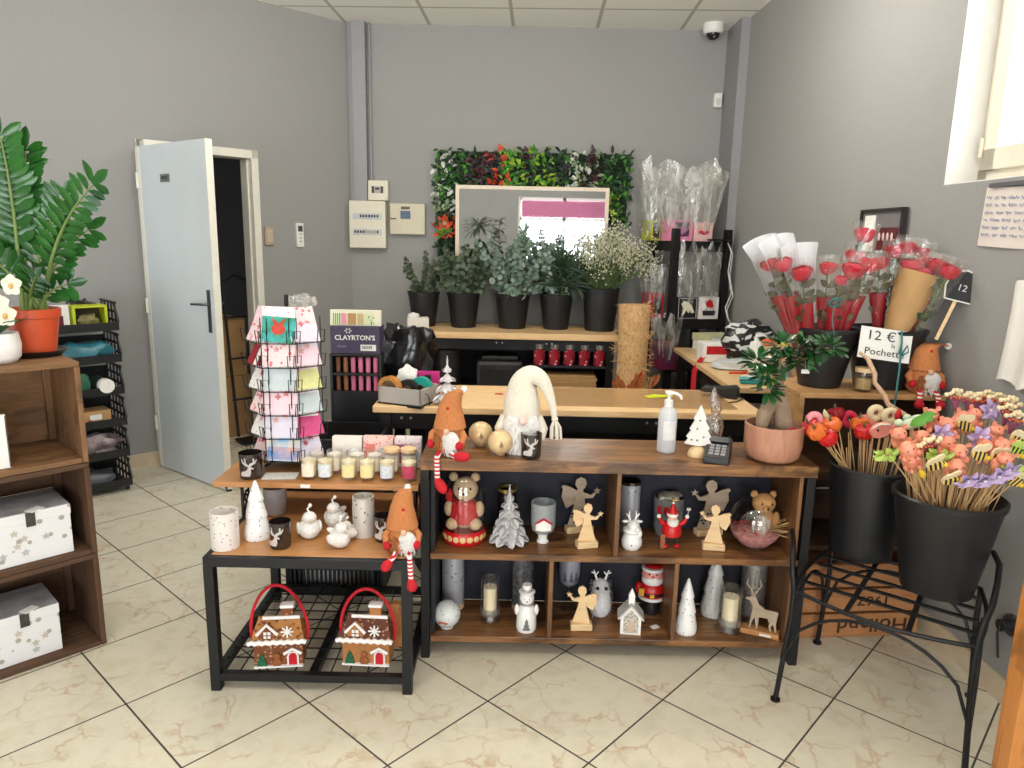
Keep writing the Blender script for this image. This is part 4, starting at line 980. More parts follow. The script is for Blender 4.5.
# ------------------------------------------------------------ gnomes
GBR = mat('gingerbread_felt', (196, 124, 72), .9, sc=120, bump=.4, var=.14)
WFUR = mat('white_beard_fur', (232, 228, 224), .95, sc=140, bump=1.0, var=.12)
STRP = stripes('red_white_knit', (200, 30, 40), (236, 230, 226), 75)
SKIN = mat('nose_felt', (226, 176, 140), .8)
def beard(m, c, w, d, h, n=120, seed=1):
    r = random.Random(seed)
    m.ball(c, (w, d, h), 16, 12)
    for k in range(n):
        a = r.uniform(PI, 2*PI); zz = r.uniform(-.9, .7); q = math.sqrt(max(.05, 1-zz*zz))
        p = V((c[0]+w*.9*q*cos(a), c[1]+d*.95*q*sin(a), c[2]+h*zz))
        m.leaf(p, (cos(a)*.35, sin(a)*.35, -1), (cos(a), sin(a), 0), r.uniform(.6, 1)*h*.6, w*.16, .1, seg=1)
def ging(label, loc, rz, s, legs, tip=(.05, 0, 0), cookie=-1):
    """seated gingerbread gnome; legs = list of (foot end points)"""
    o = thing('plush_gnome', label, 'plush gnome', loc, rz, 'gingerbread plush gnomes', sc=s)
    m = M(); m.lathe([(0, 0), (.04, .0), (.056, .02), (.055, .05), (.044, .085), (.036, .105)], 22); m.build('body', GBR, o)
    m = M(); k = 16; rings = []
    for t_ in (0, .1, .3, .5, .7, .85, .95, 1):
        r = .046*(1-t_)**.7+.012; bend = max(0, t_-.55)/.45
        rings.append([(r*cos(2*PI*i/k)+tip[0]*bend**1.3, r*.9*sin(2*PI*i/k)+tip[1]*bend, .092+.155*t_-.045*bend**2+tip[2]*bend) for i in range(k)])
    m.loft(rings); h = m.build('hat', GBR, o)
    m = M(); m.lathe([(.0455, .101), (.0475, .104), (.0455, .107)], 22); m.build('white_trim', WHITE, h)
    c = rings[-1]; cx = sum(p[0] for p in c)/k; cz = c[0][2]
    m = M(); m.ball((cx, tip[1], cz), .013, 10, 8); m.build('pompom', WFUR, h)
    for z_ in (.135, .165):
        m = M(); m.ball((.004, -.040*(1-(z_-.1)*3.6), z_), .0085, 10, 8); m.build('red_button', RED, h)
    m = M(); beard(m, (.018, -.044, .046), .034, .016, .042, 90, 4); m.build('beard', WFUR, o)
    m = M(); m.ball((.006, -.054, .088), .011, 12, 8); m.build('nose', SKIN, o)
    m = M(); m.prism([(x*.8, z*.8) for x, z in [(-.008, 0), (-.014, -.03), (-.006, -.032), (0, -.016), (.006, -.032), (.014, -.03), (.008, 0), (.02, .004), (.02, .014), (.008, .014), (.012, .024), (0, .034), (-.012, .024), (-.008, .014), (-.02, .014), (-.02, .004)]], .006, (cookie*.026, -.058, .048)); m.build('gingerbread_man', mat('cookie_felt', (150, 88, 44), .85, sc=90, var=.2), o)
    for s_ in (-1, 1):
        m = M(); m.tube([(s_*.04, -.004, .084), (s_*.058, -.02, .065), (s_*.054, -.042, .046)], [.013, .014, .012], 10); a = m.build('arm', GBR, o)
        m = M(); m.ball((s_*.052, -.05, .04), (.014, .014, .016), 10, 8); m.build('mitten', RED, a)
    for i, (kn, ft, toe) in enumerate(legs):
        s_ = -1 if i == 0 else 1
        m = M(); m.tube([(s_*.022, -.04, .012), kn, ft], .0095, 10); l = m.build('leg', STRP, o)
        m = M(); f = V(ft); t2 = V(toe); m.tube([f, f+(t2-f)*.35, f+(t2-f)*.75, t2], [.013, .018, .017, .009], 12); m.build('boot', RED, l)
    return o
ging('gingerbread plush gnome sitting on the front edge of the shelf unit top', (-.215, 2.452, .756), -.25, 1.0,
     [((-.012, -.098, .008), (-.006, -.108, -.07), (.03, -.135, -.1)), ((.03, -.07, .014), (.05, -.088, .014), (.10, -.085, .016))], (.055, -.01, .03))
ging('gingerbread plush gnome sitting on the low table corner with dangling legs', (-.352, 2.238, .48), .12, .92,
     [((-.028, -.085, .012), (-.04, -.105, .004), (-.062, -.13, -.015)), ((.028, -.09, .004), (.032, -.104, -.07), (.04, -.125, -.1))], (.02, .01, .03))
ging('gingerbread plush gnome with a flopped hat on the crate beside the wall', (1.575, 2.728, .951), -.15, 1.0,
     [((-.03, -.075, .01), (-.034, -.088, -.02), (-.04, -.105, -.04)), ((.03, -.075, .01), (.034, -.088, -.02), (.04, -.105, -.04))], (.075, 0, -.02))
# white gnome
o = thing('plush_gnome', 'white plush gnome with a long drooping white hat and pale beard', 'plush gnome', (.036, 2.505, .756))
CRM = mat('ivory_knit', (228, 220, 204), .9, sc=130, bump=.5, var=.1)
m = M(); m.lathe([(0, 0), (.06, 0), (.07, .03), (.066, .1), (.056, .14)], 24); m.build('body', CRM, o)
m = M(); beard(m, (0, -.03, .08), .07, .046, .085, 320, 8); m.build('beard', WFUR, o)
k = 18; rings = []
path = [((0, 0, .13), .066), ((0, 0, .17), .064), ((.0, 0, .21), .056), ((.008, -.002, .25), .046), ((.034, -.006, .272), .036), ((.066, -.012, .26), .028), ((.09, -.018, .222), .02), ((.108, -.022, .17), .014), ((.118, -.024, .12), .009)]
def smooth(path, n=5):
    out = []
    for i in range(len(path)-1):
        q = [path[max(0, i-1)], path[i], path[i+1], path[min(len(path)-1, i+2)]]
        for k in range(n):
            t_ = k/n; f = lambda a, b, c, d: .5*(2*b+(c-a)*t_+(2*a-5*b+4*c-d)*t_*t_+(3*b-a-3*c+d)*t_**3)
            out.append((tuple(f(*[w[0][j] for w in q]) for j in range(3)), f(*[w[1] for w in q])))
    return out+[path[-1]]
path = smooth(path)
m = M(); m.tube([p for p, r in path], [r for p, r in path], 20); h_ = m.build('hat', CRM, o)
m = M()
for a in range(14): m.tube([(.118, -.024, .125), (.122+.018*cos(a), -.024+.018*sin(a), .09), (.124+.02*cos(a), -.024+.02*sin(a), .05)], .003, 5)
m.ball((.118, -.024, .12), .012, 10, 8); m.build('tassel', CRM, h_)
m = M(); m.ball((.004, -.078, .125), .016, 12, 10); m.build('nose', mat('pink_nose', (238, 206, 194), .8), o)
for s_ in (-1, 1):
    m = M(); m.tube([(s_*.056, 0, .12), (s_*.076, -.016, .08), (s_*.07, -.03, .045)], [.02, .02, .014], 10); m.build('arm', CRM, o)
# ------------------------------------------------------------ rest of the shelf unit top
GB = mat('gold_pearl', (226, 196, 148), .3, .15, var=.12, sc=30)
for i, (l, lab) in enumerate((((-.11, 2.54, .7565), 'gold pearl ball ornament behind, left of two by the gnome'), ((-.036, 2.432, .7565), 'gold pearl ball ornament in front, right of two by the gnome'))):
    o = thing('ball_ornament', lab, 'ornament', l, 0, 'gold ball ornaments')
    m = M(); m.ball((0, 0, .0455), .044, 28, 18); m.build('ball', GB, o)
    m = M(); m.prism([(x*.7, z*.7) for x, z in [(-.014, -.014), (-.003, -.006), (-.012, -.004), (0, .022), (.012, -.004), (.003, -.006), (.014, -.014), (.002, -.01), (.002, -.018), (-.002, -.018), (-.002, -.01)]], .0015, (.004, -.0445, .046)); m.build('tree_engraving', mat('dark_gold', (140, 112, 76), .4, .4), o)
    m = M(); m.lathe([(.016, 0), (.018, .004), (.012, .006)], 16); m.build('foot', GB, o)
# sanitiser bottle
o = thing('pump_bottle', 'clear sanitiser bottle with white pump and a nearly used up gel', 'bottle', (.561, 2.515, .756))
m = M(); m.lathe([(0, 0), (.03, 0), (.033, .004), (.033, .135), (.028, .155), (.013, .168), (.013, .178), (.012, .178), (.012, .168), (.031, .135), (.031, .006), (0, .005)], 26); b_ = m.build('bottle', clear('bottle_plastic', (252, 252, 252), .1, .05, .6, (246, 248, 250)), o)
m = M(); m.lathe([(0, .006), (.0305, .006), (.0305, .04), (0, .04)], 24); m.build('gel', clear('clear_gel', (236, 240, 242), .15, .1), b_)
m = M(); m.lathe([(.015, .168), (.016, .19), (.009, .194), (.006, .197), (.006, .21), (.014, .212), (.016, .222), (0, .226)], 20); m.tube([(0, -.01, .219), (.02, -.02, .219), (.034, -.028, .212), (.037, -.03, .2)], [.007, .006, .005, .004], 8); m.build('pump', WHITE, o)
m = M(); k = 12; m.add([(.0336*cos(-2.2+1.4*i/k), .0336*sin(-2.2+1.4*i/k), z) for z in (.05, .12) for i in range(k+1)], [(i, i+1, k+2+i, k+1+i) for i in range(k)]); m.build('paper_label', mat('faint_label', (226, 224, 222), .6), o)
# white wooden tree on a half round base
o = thing('wooden_tree', 'white painted wooden tree with gem dots on a round base', 'ornament', (.664, 2.47, .756))
m = M(); m.lathe([(0, 0), (.034, 0), (.035, .008), (.028, .024), (.012, .034), (0, .035)], 22); m.build('wood_base', PALE, o)
m = M(); m.prism([(-.05, .045), (.0, .036), (.05, .04), (.036, .064), (.044, .07), (.03, .094), (.037, .1), (.02, .13), (.024, .136), (.002, .186), (-.022, .134), (-.017, .13), (-.034, .098), (-.028, .094), (-.044, .07), (-.036, .064)], .012); m.build('tree_shape', WHITE, o, bev=.002)
for x, z in ((.0, .13), (-.008, .1), (.016, .07), (-.006, .058), (-.026, .06)):
    m = M(); m.ball((x, -.0065, z), .0035, 8, 6); m.build('gem_dot', mat('grey_gem', (120, 120, 126), .2), o)
# clear resin flame candle
o = thing('resin_candle', 'translucent carved flame ornament behind the white wooden tree', 'ornament', (.752, 2.60, .756))
RES = clear('carved_resin', (226, 216, 206), .22, .15, .5, (200, 180, 160), .6, 60)
m = M(); m.lathe([(0, 0), (.034, 0), (.036, .01), (.03, .03), (.034, .08), (.03, .11), (.018, .118), (0, .12)], 20, wob=.05); m.build('carved_body', RES, o)
m = M(); m.tube([(0, 0, .11), (.006, 0, .14), (-.004, 0, .175), (-.008, 0, .205), (-.006, 0, .225)], [.012, .021, .02, .01, .002], 12, flat=.5); m.build('flame', RES, o)
# card terminal
o = thing('card_terminal', 'black card payment terminal lying on the front edge of the shelf unit', 'card terminal', (.729, 2.445, .756), -.35, None, 1.35)
m = M(); m.prism([(-.06, 0), (.06, 0), (.06, .042), (.03, .04), (-.055, .018), (-.06, .014)], .064); tb = m.build('terminal_body', BLACK, o, bev=.003); tb.rotation_euler.z = PI/2
m = M(); m.box((0, .036, .0412), (.048, .044, .002)); q_ = m.build('screen', mat('grey_screen', (96, 98, 100), .15), o); q_.rotation_euler = (.02, 0, 0)
for r in range(4):
    for c in range(3):
        m = M(); m.box((0, 0, 0), (.011, .009, .004)); q_ = m.build('key', mat('grey_key', (150, 148, 150), .5), o, ((c-1)*.015, .002-.014*r, .0325-.0036*r)); q_.rotation_euler = (.25, 0, 0)
# ------------------------------------------------------------ ficus in a pink bowl
o = thing('potted_ficus', 'ficus bonsai with a thick forked trunk in a pinkish wood-grain bowl', 'potted plant', (.925, 2.462, .756))
POTP = wood('pinkish_bowl', (164, 110, 88), (190, 138, 112), (152, 98, 78), (6, 6, 1), .35, 3, .03)
m = M(); m.lathe([(0, 0), (.075, 0), (.09, .012), (.099, .05), (.1, .125), (.094, .127), (.093, .05), (.08, .016), (0, .014)], 32); m.build('bowl', POTP, o)
m = M(); m.lathe([(0, .108), (.092, .104)], 24); m.build('soil', SOIL, o)
m = M(); m.crumple((.05, -.035, .11), (.06, .05, .02), .3, seed=2); m.build('red_moss', mat('red_moss', (180, 50, 56), .9, sc=90, bump=.5), o)
BARK = mat('grey_ficus_bark', (150, 126, 104), .85, sc=40, bump=.5, var=.25)
m = M(); m.tube([(-.055, -.02, .1), (-.045, -.015, .16), (-.02, -.005, .2), (.0, .0, .225), (.005, .005, .26)], [.017, .026, .024, .024, .021], 14)
m.tube([(.03, -.012, .1), (.024, -.01, .15), (.014, 0, .2), (.006, 0, .235)], [.03, .032, .03, .022], 14)
m.tube([(.005, .005, .25), (.0, .0, .3), (-.03, -.01, .34), (-.07, -.02, .355)], [.02, .013, .008, .004], 8); m.tube([(.004, .0, .28), (.04, 0, .35), (.09, -.01, .395), (.15, -.02, .4)], [.014, .009, .006, .003], 8); m.tube([(.0, .0, .29), (-.005, .0, .35), (-.012, -.01, .4)], [.01, .007, .004], 8)
m.tube([(.04, 0, .345), (.05, -.02, .41)], [.006, .003], 6); m.build('trunk', BARK, o)
FIC = mat('glossy_ficus_leaf', (42, 96, 44), .22, var=.5, sc=14, c2=(28, 66, 34))
m = M(); r_ = random.Random(5)
for c_, n, R in (((-.085, -.02, .345), 30, .05), ((-.05, -.03, .30), 24, .045), ((-.012, -.02, .4), 34, .055), ((.05, -.02, .4), 30, .05), ((.1, -.025, .39), 26, .05), ((.155, -.02, .4), 28, .05), ((-.045, -.02, .25), 16, .04), ((.0, .0, .35), 26, .05), ((.06, -.02, .35), 18, .045)):
    for k in range(n):
        d = V((r_.uniform(-1, 1), r_.uniform(-1, .8), r_.uniform(-.5, .9))).normalized()
        m.leaf(V(c_)+d*R*.3, d, (r_.uniform(-.3, .3), -.3, 1), r_.uniform(.038, .06), r_.uniform(.018, .025), .12, .15)
m.build('leaves', FIC, o)
m = M(); m.box((.085, -.01, .315), (.028, .002, .014)); m.tube([(.085, -.01, .32), (.08, -.01, .36)], .0006, 4); m.build('hang_tag', PAPER, o)
# ------------------------------------------------------------ black flower buckets with greenery on the back counter
def bucket(o, rb, rt, h, name='bucket', mt=None):
    m = M(); m.lathe([(0, 0), (rb, 0), (rb+(rt-rb)*.93, h*.93), (rt*1.02, h*.935), (rt*1.03, h*.985), (rt*.985, h), (rt*.94, h*.98), (rb*.93, .012), (0, .012)], 36); b = m.build(name, mt or BLACK, o)
    m = M(); m.lathe([(0, h*.5), (rb+(rt-rb)*.4, h*.5)], 20); m.build('dark_water', mat('dark_inside', (16, 18, 18), .3), b)
    return b
def eucalyptus(name, label, loc, rb, rt, h, n, hgt, spread, ca, cb, R, seed, bias=(0, 0), disc=True, lows=0, big=1):
    o = thing(name, label, 'flower bucket', loc, 0, 'black buckets of foliage')
    bucket(o, rb, rt, h)
    r = random.Random(seed); st = M(); l1 = M(); l2 = M()
    for k in range(n):
        a = r.uniform(0, 2*PI); q = r.uniform(.2, 1)
        p0 = V((rb*.4*cos(a), rb*.4*sin(a), .05)); p1 = V((rt*.8*q*cos(a), rt*.8*q*sin(a), h*.98))
        end = V((bias[0]+spread*q*cos(a), bias[1]+spread*.7*q*sin(a), h+hgt*r.uniform(.55, 1)*(1.1-.35*q)))
        if k < lows: end.z = h-.02+r.uniform(0, .08); end.x *= 1.15
        mid = (p1+end)/2+V((0, 0, .05)); pts = [p0, p1]
        for t_ in (.2, .4, .6, .8, 1): pts.append(p1*(1-t_)**2+mid*2*t_*(1-t_)+end*t_*t_)
        st.tube(pts, [.004, .0035, .003, .0026, .0022, .0018, .001], 5)
        L = 30
        for i in range(L):
            t_ = .02+.98*i/(L-1); p = p1*(1-t_)**2+mid*2*t_*(1-t_)+end*t_*t_
            d = V((r.uniform(-1, 1), r.uniform(-1, 1), r.uniform(-.4, .8))).normalized(); tgt = l1; l1.m = 0 if r.random() < .55 else 1
            sz = R*r.uniform(.65, 1.15)*(1-.35*t_)
            if disc: tgt.disc(p+d*sz*1.1, V((r.uniform(-.8, .8), -1+r.uniform(-.5, .9), r.uniform(-.1, 1))), sz, 7, .2)
            else: tgt.leaf(p, d, (0, -.5, 1), sz*3.2, sz*1.3, .15, .2)
    st.build('stems', mat('brown_stem', (112, 92, 66), .7), o); l1.build('foliage', [ca, cb], o)
    return o
E1 = mat('dull_green_leaf', (88, 104, 78), .55, var=.35, sc=20); E2 = mat('olive_green_leaf', (66, 82, 58), .55, var=.3, sc=20)
E3 = mat('silver_green_leaf', (142, 162, 148), .55, var=.25, sc=20); E4 = mat('mid_silver_leaf', (104, 128, 108), .55, var=.3, sc=20)
E5 = mat('pale_silver_leaf', (168, 182, 172), .6, var=.2, sc=20)
eucalyptus('foliage_bucket', 'black bucket of sparse drooping eucalyptus, leftmost on the flower counter', (-.665, 5.36, .85), .085, .118, .255, 11, .30, .26, E2, E1, .021, 3, (.0, 0), lows=3)
eucalyptus('foliage_bucket', 'black bucket of dense dark eucalyptus, second from left on the flower counter', (-.37, 5.34, .85), .09, .122, .255, 34, .38, .27, E1, E2, .024, 5, (.02, 0), lows=5)
eucalyptus('foliage_bucket', 'black bucket of tall silvery eucalyptus, middle of the flower counter', (-.008, 5.34, .85), .098, .13, .255, 46, .5, .36, E4, E3, .025, 7, (.03, 0), lows=7)
eucalyptus('foliage_bucket', 'black bucket of mixed dark palm fans and silver sprigs, fourth on the flower counter', (.315, 5.34, .85), .092, .124, .255, 14, .46, .26, E5, E4, .020, 11, (-.06, 0))
fb = [o for o in C.objects if o.name.startswith('foliage_bucket')][-1]
m = M(); r_ = random.Random(3); st = M()
PALM = mat('dark_palm', (40, 66, 40), .45, var=.4, sc=16)
for k in range(9):
    a = r_.uniform(-.5, 1.0); b_ = V((r_.uniform(-.04, .14), r_.uniform(-.14, .08), r_.uniform(.28, .48))); ax = V((sin(a), r_.uniform(-.9, -.1), cos(a)*.6)).normalized()
    st.tube([(0, 0, .05), (b_.x*.5, b_.y*.5, .22), b_], .004, 5)
    sd_ = ax.cross(V((0, -1, .3))).normalized()
    for i in range(26):
        an = -1.9+3.8*i/25; d = ax*cos(an)+sd_*sin(an)
        m.leaf(b_, d+V((r_.uniform(-.1, .1), -.25+r_.uniform(-.2, .2), r_.uniform(-.1, .1))), (0, -1, .4), r_.uniform(.13, .22), .013, .3, .5)
m.build('palm_fans', PALM, fb); st.build('palm_stalks', STEMG, fb)
o = thing('foliage_bucket', 'tall black bucket of cream baby\'s breath, rightmost on the flower counter', 'flower bucket', (.635, 5.3, .85), 0, 'black buckets of foliage')
bucket(o, .108, .135, .31)
st = M(); bl = M(); gl_ = M(); r_ = random.Random(9)
for k in range(95):
    a = r_.uniform(0, 6.28); q = r_.random()**.5; e = V((.1+.3*q*cos(a), -.03+.22*q*sin(a), .38+.34*r_.random()*(1.15-.5*q)+.05))
    p1 = V((.1*q*cos(a), .1*q*sin(a), .3)); st.tube([(0, 0, .1), p1, (p1+e)/2+V((0, 0, .02)), e], [.003, .0025, .002, .001], 4)
    for i in range(5): gl_.leaf(p1+(e-p1)*r_.uniform(0, .5), (r_.uniform(-1, 1), r_.uniform(-1, 0), .8), (0, -1, .3), .06, .007, .2, .1, 1)
    for i in range(26):
        p = e+V((r_.gauss(0, .035), r_.gauss(0, .035), r_.gauss(0, .035))); 
        if i % 4 == 0: st.tube([e-V((0, 0, .05)), p], .0006, 3)
        bl.at(p); rr_ = r_.uniform(.004, .0075); bl.ball((0, 0, 0), rr_, 5, 3)
    bl.at()
st.build('stems', STEMG, o); gl_.build('leaves', mat('gyp_leaf', (86, 106, 66), .6, var=.3), o); bl.build('tiny_blossoms', mat('cream_blossom', (222, 218, 190), .8, var=.15, sc=60), o)
# ------------------------------------------------------------ artificial plant panel round the mirror
o = thing('foliage_garland', 'artificial foliage wall panel framing the mirror', 'plant decoration', (0, 0, 0)); o['kind'] = 'thing'
X0_, X1_, Z1_ = -.6, .845, 2.135
def inpanel(x, z): return (Z1_-.33 < z < Z1_ and X0_ < x < X1_) or (X0_ < x < -.43 and 1.34 < z < Z1_) or (.66 < x < X1_ and 1.60 < z < Z1_)
m = M()
for (a, b, c, d) in ((X0_, X1_, Z1_-.3, Z1_), (X0_, -.44, 1.34, Z1_-.3), (.67, X1_, 1.62, Z1_-.3)): m.box(((a+b)/2+0, YB-.02, (c+d)/2), (b-a-.03, .03, d-c-.02))
m.build('backing_mat', mat('dark_green_backing', (26, 40, 26), .9, sc=60, var=.5), o)
cols = {'dark_foliage': (36, 74, 36), 'bright_foliage': (78, 146, 44), 'deep_foliage': (24, 52, 28), 'lime_foliage': (150, 186, 40), 'burgundy_foliage': (86, 34, 40), 'plum_foliage': (72, 58, 66), 'white_blossom': (226, 228, 214), 'orange_blossom': (226, 86, 44), 'pale_foliage': (150, 172, 130)}
pm = {k: (M(), mat('panel_'+k, c, .5, var=.45, sc=14)) for k, c in cols.items()}
bands = [(-.6, ['dark_foliage', 'white_blossom', 'dark_foliage', 'bright_foliage']), (-.46, ['dark_foliage', 'bright_foliage', 'deep_foliage']), (-.36, ['dark_foliage', 'burgundy_foliage', 'plum_foliage']), (-.22, ['burgundy_foliage', 'plum_foliage', 'orange_blossom']), (-.12, ['bright_foliage', 'lime_foliage', 'bright_foliage', 'orange_blossom']), (.04, ['deep_foliage', 'dark_foliage', 'burgundy_foliage']), (.1, ['bright_foliage', 'dark_foliage', 'lime_foliage']), (.28, ['plum_foliage', 'deep_foliage', 'dark_foliage']), (.38, ['white_blossom', 'bright_foliage', 'pale_foliage', 'dark_foliage']), (.5, ['burgundy_foliage', 'plum_foliage', 'pale_foliage']), (.63, ['deep_foliage', 'dark_foliage', 'bright_foliage', 'dark_foliage'])]
r_ = random.Random(21)
for k in range(2600):
    x = r_.uniform(X0_, X1_); z = r_.uniform(1.34, Z1_)
    if not inpanel(x, z): continue
    ks = [b for s_, b in bands if s_ <= x+r_.gauss(0, .018)] or [bands[0][1]]; key = r_.choice(ks[-1])
    if x < -.43 and z < 1.8: key = r_.choice(['dark_foliage', 'white_blossom', 'pale_foliage', 'deep_foliage'] if z > 1.72 else (['plum_foliage', 'pale_foliage', 'dark_foliage'] if z > 1.62 else (['orange_blossom', 'orange_blossom', 'bright_foliage'] if z > 1.5 else ['deep_foliage', 'dark_foliage'])))
    if x > .63: key = r_.choice(['deep_foliage', 'dark_foliage', 'dark_foliage', 'bright_foliage'] + (['lime_foliage', 'lime_foliage'] if z < 1.85 and x < .76 else []))
    if key == 'orange_blossom' and x > -.43 and not (-.21 < x < -.06): key = 'bright_foliage'
    d = V((r_.uniform(-1, 1), -r_.uniform(.2, .9), r_.uniform(-1, 1)))
    big = 'blossom' in key
    pm[key][0].leaf((x, YB-.035-r_.uniform(0, .03), z), d, (r_.uniform(-.4, .4), -1, .3), r_.uniform(.04, .07), r_.uniform(.024, .036) if big else r_.uniform(.014, .028), .2, .2)
for k, (mm, mt) in pm.items(): mm.build(k, mt, o)
# mirror
o = thing('framed_mirror', 'framed mirror on the back wall reflecting the shop windows', 'mirror', (0, 0, 0))
ax, bx_, cz, dz = -.445, .688, 1.30, 1.878; yF = YB-.115
m = M(); w_ = .026
for c_, d_ in ((((ax+bx_)/2, yF, dz-w_/2), (bx_-ax, .03, w_)), (((ax+bx_)/2, yF, cz+w_/2), (bx_-ax, .03, w_)), ((ax+w_/2, yF, (cz+dz)/2), (w_, .03, dz-cz-2*w_)), ((bx_-w_/2, yF, (cz+dz)/2), (w_, .03, dz-cz-2*w_))): m.box(c_, d_)
m.build('frame', wood('pale_mirror_frame', (220, 200, 176), (230, 214, 192), None, (3, 3, 3), .5), o)
t = NT('silvered_glass'); t.bsdf(lin((236, 240, 244)), .02, 1.0)
m = M(); m.box(((ax+bx_)/2, yF+.002, (cz+dz)/2), (bx_-ax-2*w_, .006, dz-cz-2*w_)); m.build('mirror_glass', t.mat, o)
m = M(); m.box(((ax+bx_)/2, YB-.045, (cz+dz)/2), (bx_-ax-.1, .085, dz-cz-.1)); m.build('backboard', DARK, o)
# ------------------------------------------------------------ plants on the left crates
TERR = mat('orange_plastic_pot', (206, 82, 44), .4, var=.06)
o = thing('zz_plant', 'tall glossy green plant in an orange pot on the lighter top crate', 'potted plant', (-1.69, 2.53, 1.059))
m = M(); m.lathe([(0, .012), (.062, .012), (.08, .135), (.086, .137), (.088, .165), (.082, .167), (.078, .14), (.062, .02), (0, .02)], 32); m.build('pot', TERR, o)
m = M(); m.lathe([(0, 0), (.078, 0), (.098, .022), (.094, .022), (.076, .008), (0, .008)], 32); m.build('saucer', BLACK, o)
m = M(); m.lathe([(0, .15), (.079, .148)], 20); m.build('soil', SOIL, o)
ZL = mat('zz_leaf', (46, 106, 38), .25, var=.5, sc=10, c2=(30, 74, 30)); ZS = mat('zz_stem', (120, 142, 76), .5, var=.2)
r_ = random.Random(4)
for (ex, ey, ez, n, ll) in ((-.03, -.02, .74, 17, .1), (.01, .04, .70, 15, .095), (-.14, .02, .6, 14, .1), (.30, -.08, .585, 12, .09), (.13, .03, .55, 11, .085), (-.22, -.05, .5, 11, .095), (-.09, .1, .66, 13, .1), (.06, -.05, .28, 6, .075), (-.1, -.08, .36, 9, .09), (.12, .02, .25, 5, .08), (.2, .04, .44, 9, .085)):
    p0 = V((r_.uniform(-.035, .035), r_.uniform(-.03, .03), .15)); e = V((ex, ey, ez)); mid = V((ex*.35, ey*.35, ez*.62+.08))
    f = lambda t_: p0*(1-t_)**2+mid*2*t_*(1-t_)+e*t_*t_
    m = M(); m.tube([f(i/8) for i in range(9)], [.0085-.006*i/8 for i in range(9)], 8); s_ = m.build('stem', ZS, o)
    m = M()
    for i in range(n):
        t_ = .34+.66*i/(n-1); p = f(t_); tg = (f(min(1, t_+.02))-f(t_-.02)).normalized(); sd_ = tg.cross(V((.25, -1, .1))).normalized()
        for q in (-1, 1):
            m.leaf(p, sd_*q+tg*.55+V((0, r_.uniform(-.3, .2), 0)), tg.cross(sd_*q)*q, ll*r_.uniform(.75, 1.05)*(1-.25*abs(t_-.6)), ll*.32, .12, .12)
    m.leaf(e, (e-f(.9)), (0, -1, 0), ll*.9, ll*.4)
    m.build('leaflets', ZL, s_)
o = thing('orchid', 'white orchid in a small white pot at the very left edge', 'potted plant', (-1.708, 2.368, 1.059))
m = M(); m.lathe([(0, 0), (.045, 0), (.062, .02), (.066, .06), (.06, .1), (.055, .1), (.058, .06), (0, .02)], 26); m.build('pot', CERAM, o)
m = M(); m.tube([(0, 0, .05), (.02, -.02, .2), (.05, -.03, .27), (.09, -.03, .262)], .003, 6); m.build('stem', STEMG, o)
m = M()
for a in (-.4, 1.2, 2.6, 4): m.leaf((0, 0, .09), (cos(a), sin(a), .8), (0, 0, 1), .16, .05, .15, .3)
m.build('leaves', ZL, o)
for (x, z, s_) in ((.1, .262, 1), (.045, .2, 1.25), (.07, .165, 1.1), (.0, .23, 1.1)):
    m = M(); m.at((x, -.045, z), (0, 0, 0), s_)
    for k in range(5):
        a = PI/2+k*2*PI/5; d = V((cos(a), -.15, sin(a))); m.leaf((0, 0, 0), d, (0, -1, 0), .036, .034, .1, .1)
    fl = m.build('bloom', mat('ivory_petal', (240, 234, 216), .6, var=.06, sub=.1), o)
    m = M(); m.at((x, -.052, z), (0, 0, 0), s_); m.ball((0, 0, -.003), (.006, .006, .009), 8, 6); m.build('bloom_centre', mat('yellow_lip', (222, 176, 84), .6), fl)
# plants behind the view, seen in the mirror
for i, (x, y, h, lb) in enumerate(((-.62, -1.6, 1.75, 'spiky palm on a stand near the shop front, seen in the mirror'), (-.28, -1.9, 1.8, 'dark leafy plant beside the shop window, seen in the mirror'))):
    o = thing('floor_plant', lb, 'potted plant', (x, y, 0))
    m = M(); m.lathe([(0, 0), (.13, 0), (.17, .3), (.16, .3), (0, .04)], 24); m.build('pot', BLACK, o)
    m = M(); m.tube([(0, 0, .2), (.02, 0, h*.6), (0, 0, h)], [.02, .015, .01], 8); m.build('trunk', BARK, o)
    m = M()
    for k in range(60):
        a = r_.uniform(0, 6.28); m.leaf((0, 0, h-(r_.uniform(0, .12) if i == 0 else r_.uniform(0, .9))), (cos(a), sin(a), r_.uniform(-.2, .9)), (0, 0, 1), .38 if i == 0 else .16, .03 if i == 0 else .07, .15, .4)
    m.build('leaves', E2 if i else mat('dark_palm', (0, 0, 0)), o)
# ------------------------------------------------------------ roses in two buckets on the right crates
ORD = ['first', 'second', 'third', 'fourth', 'fifth', 'sixth', 'seventh', 'eighth', 'ninth', 'tenth', 'eleventh', 'twelfth', 'thirteenth', 'fourteenth', 'fifteenth', 'sixteenth']
for lab, loc, rb, rt, h in (('black bucket of wrapped red roses on the crate, left of two', (1.226, 2.835, .951), .078, .132, .235), ('black bucket with a price sign holding roses on the crate, right of two', (1.478, 2.85, .951), .1, .145, .235)):
    o = thing('rose_bucket', lab, 'flower bucket', loc, 0, 'rose buckets on the crate'); bucket(o, rb, rt, h)
RB = o
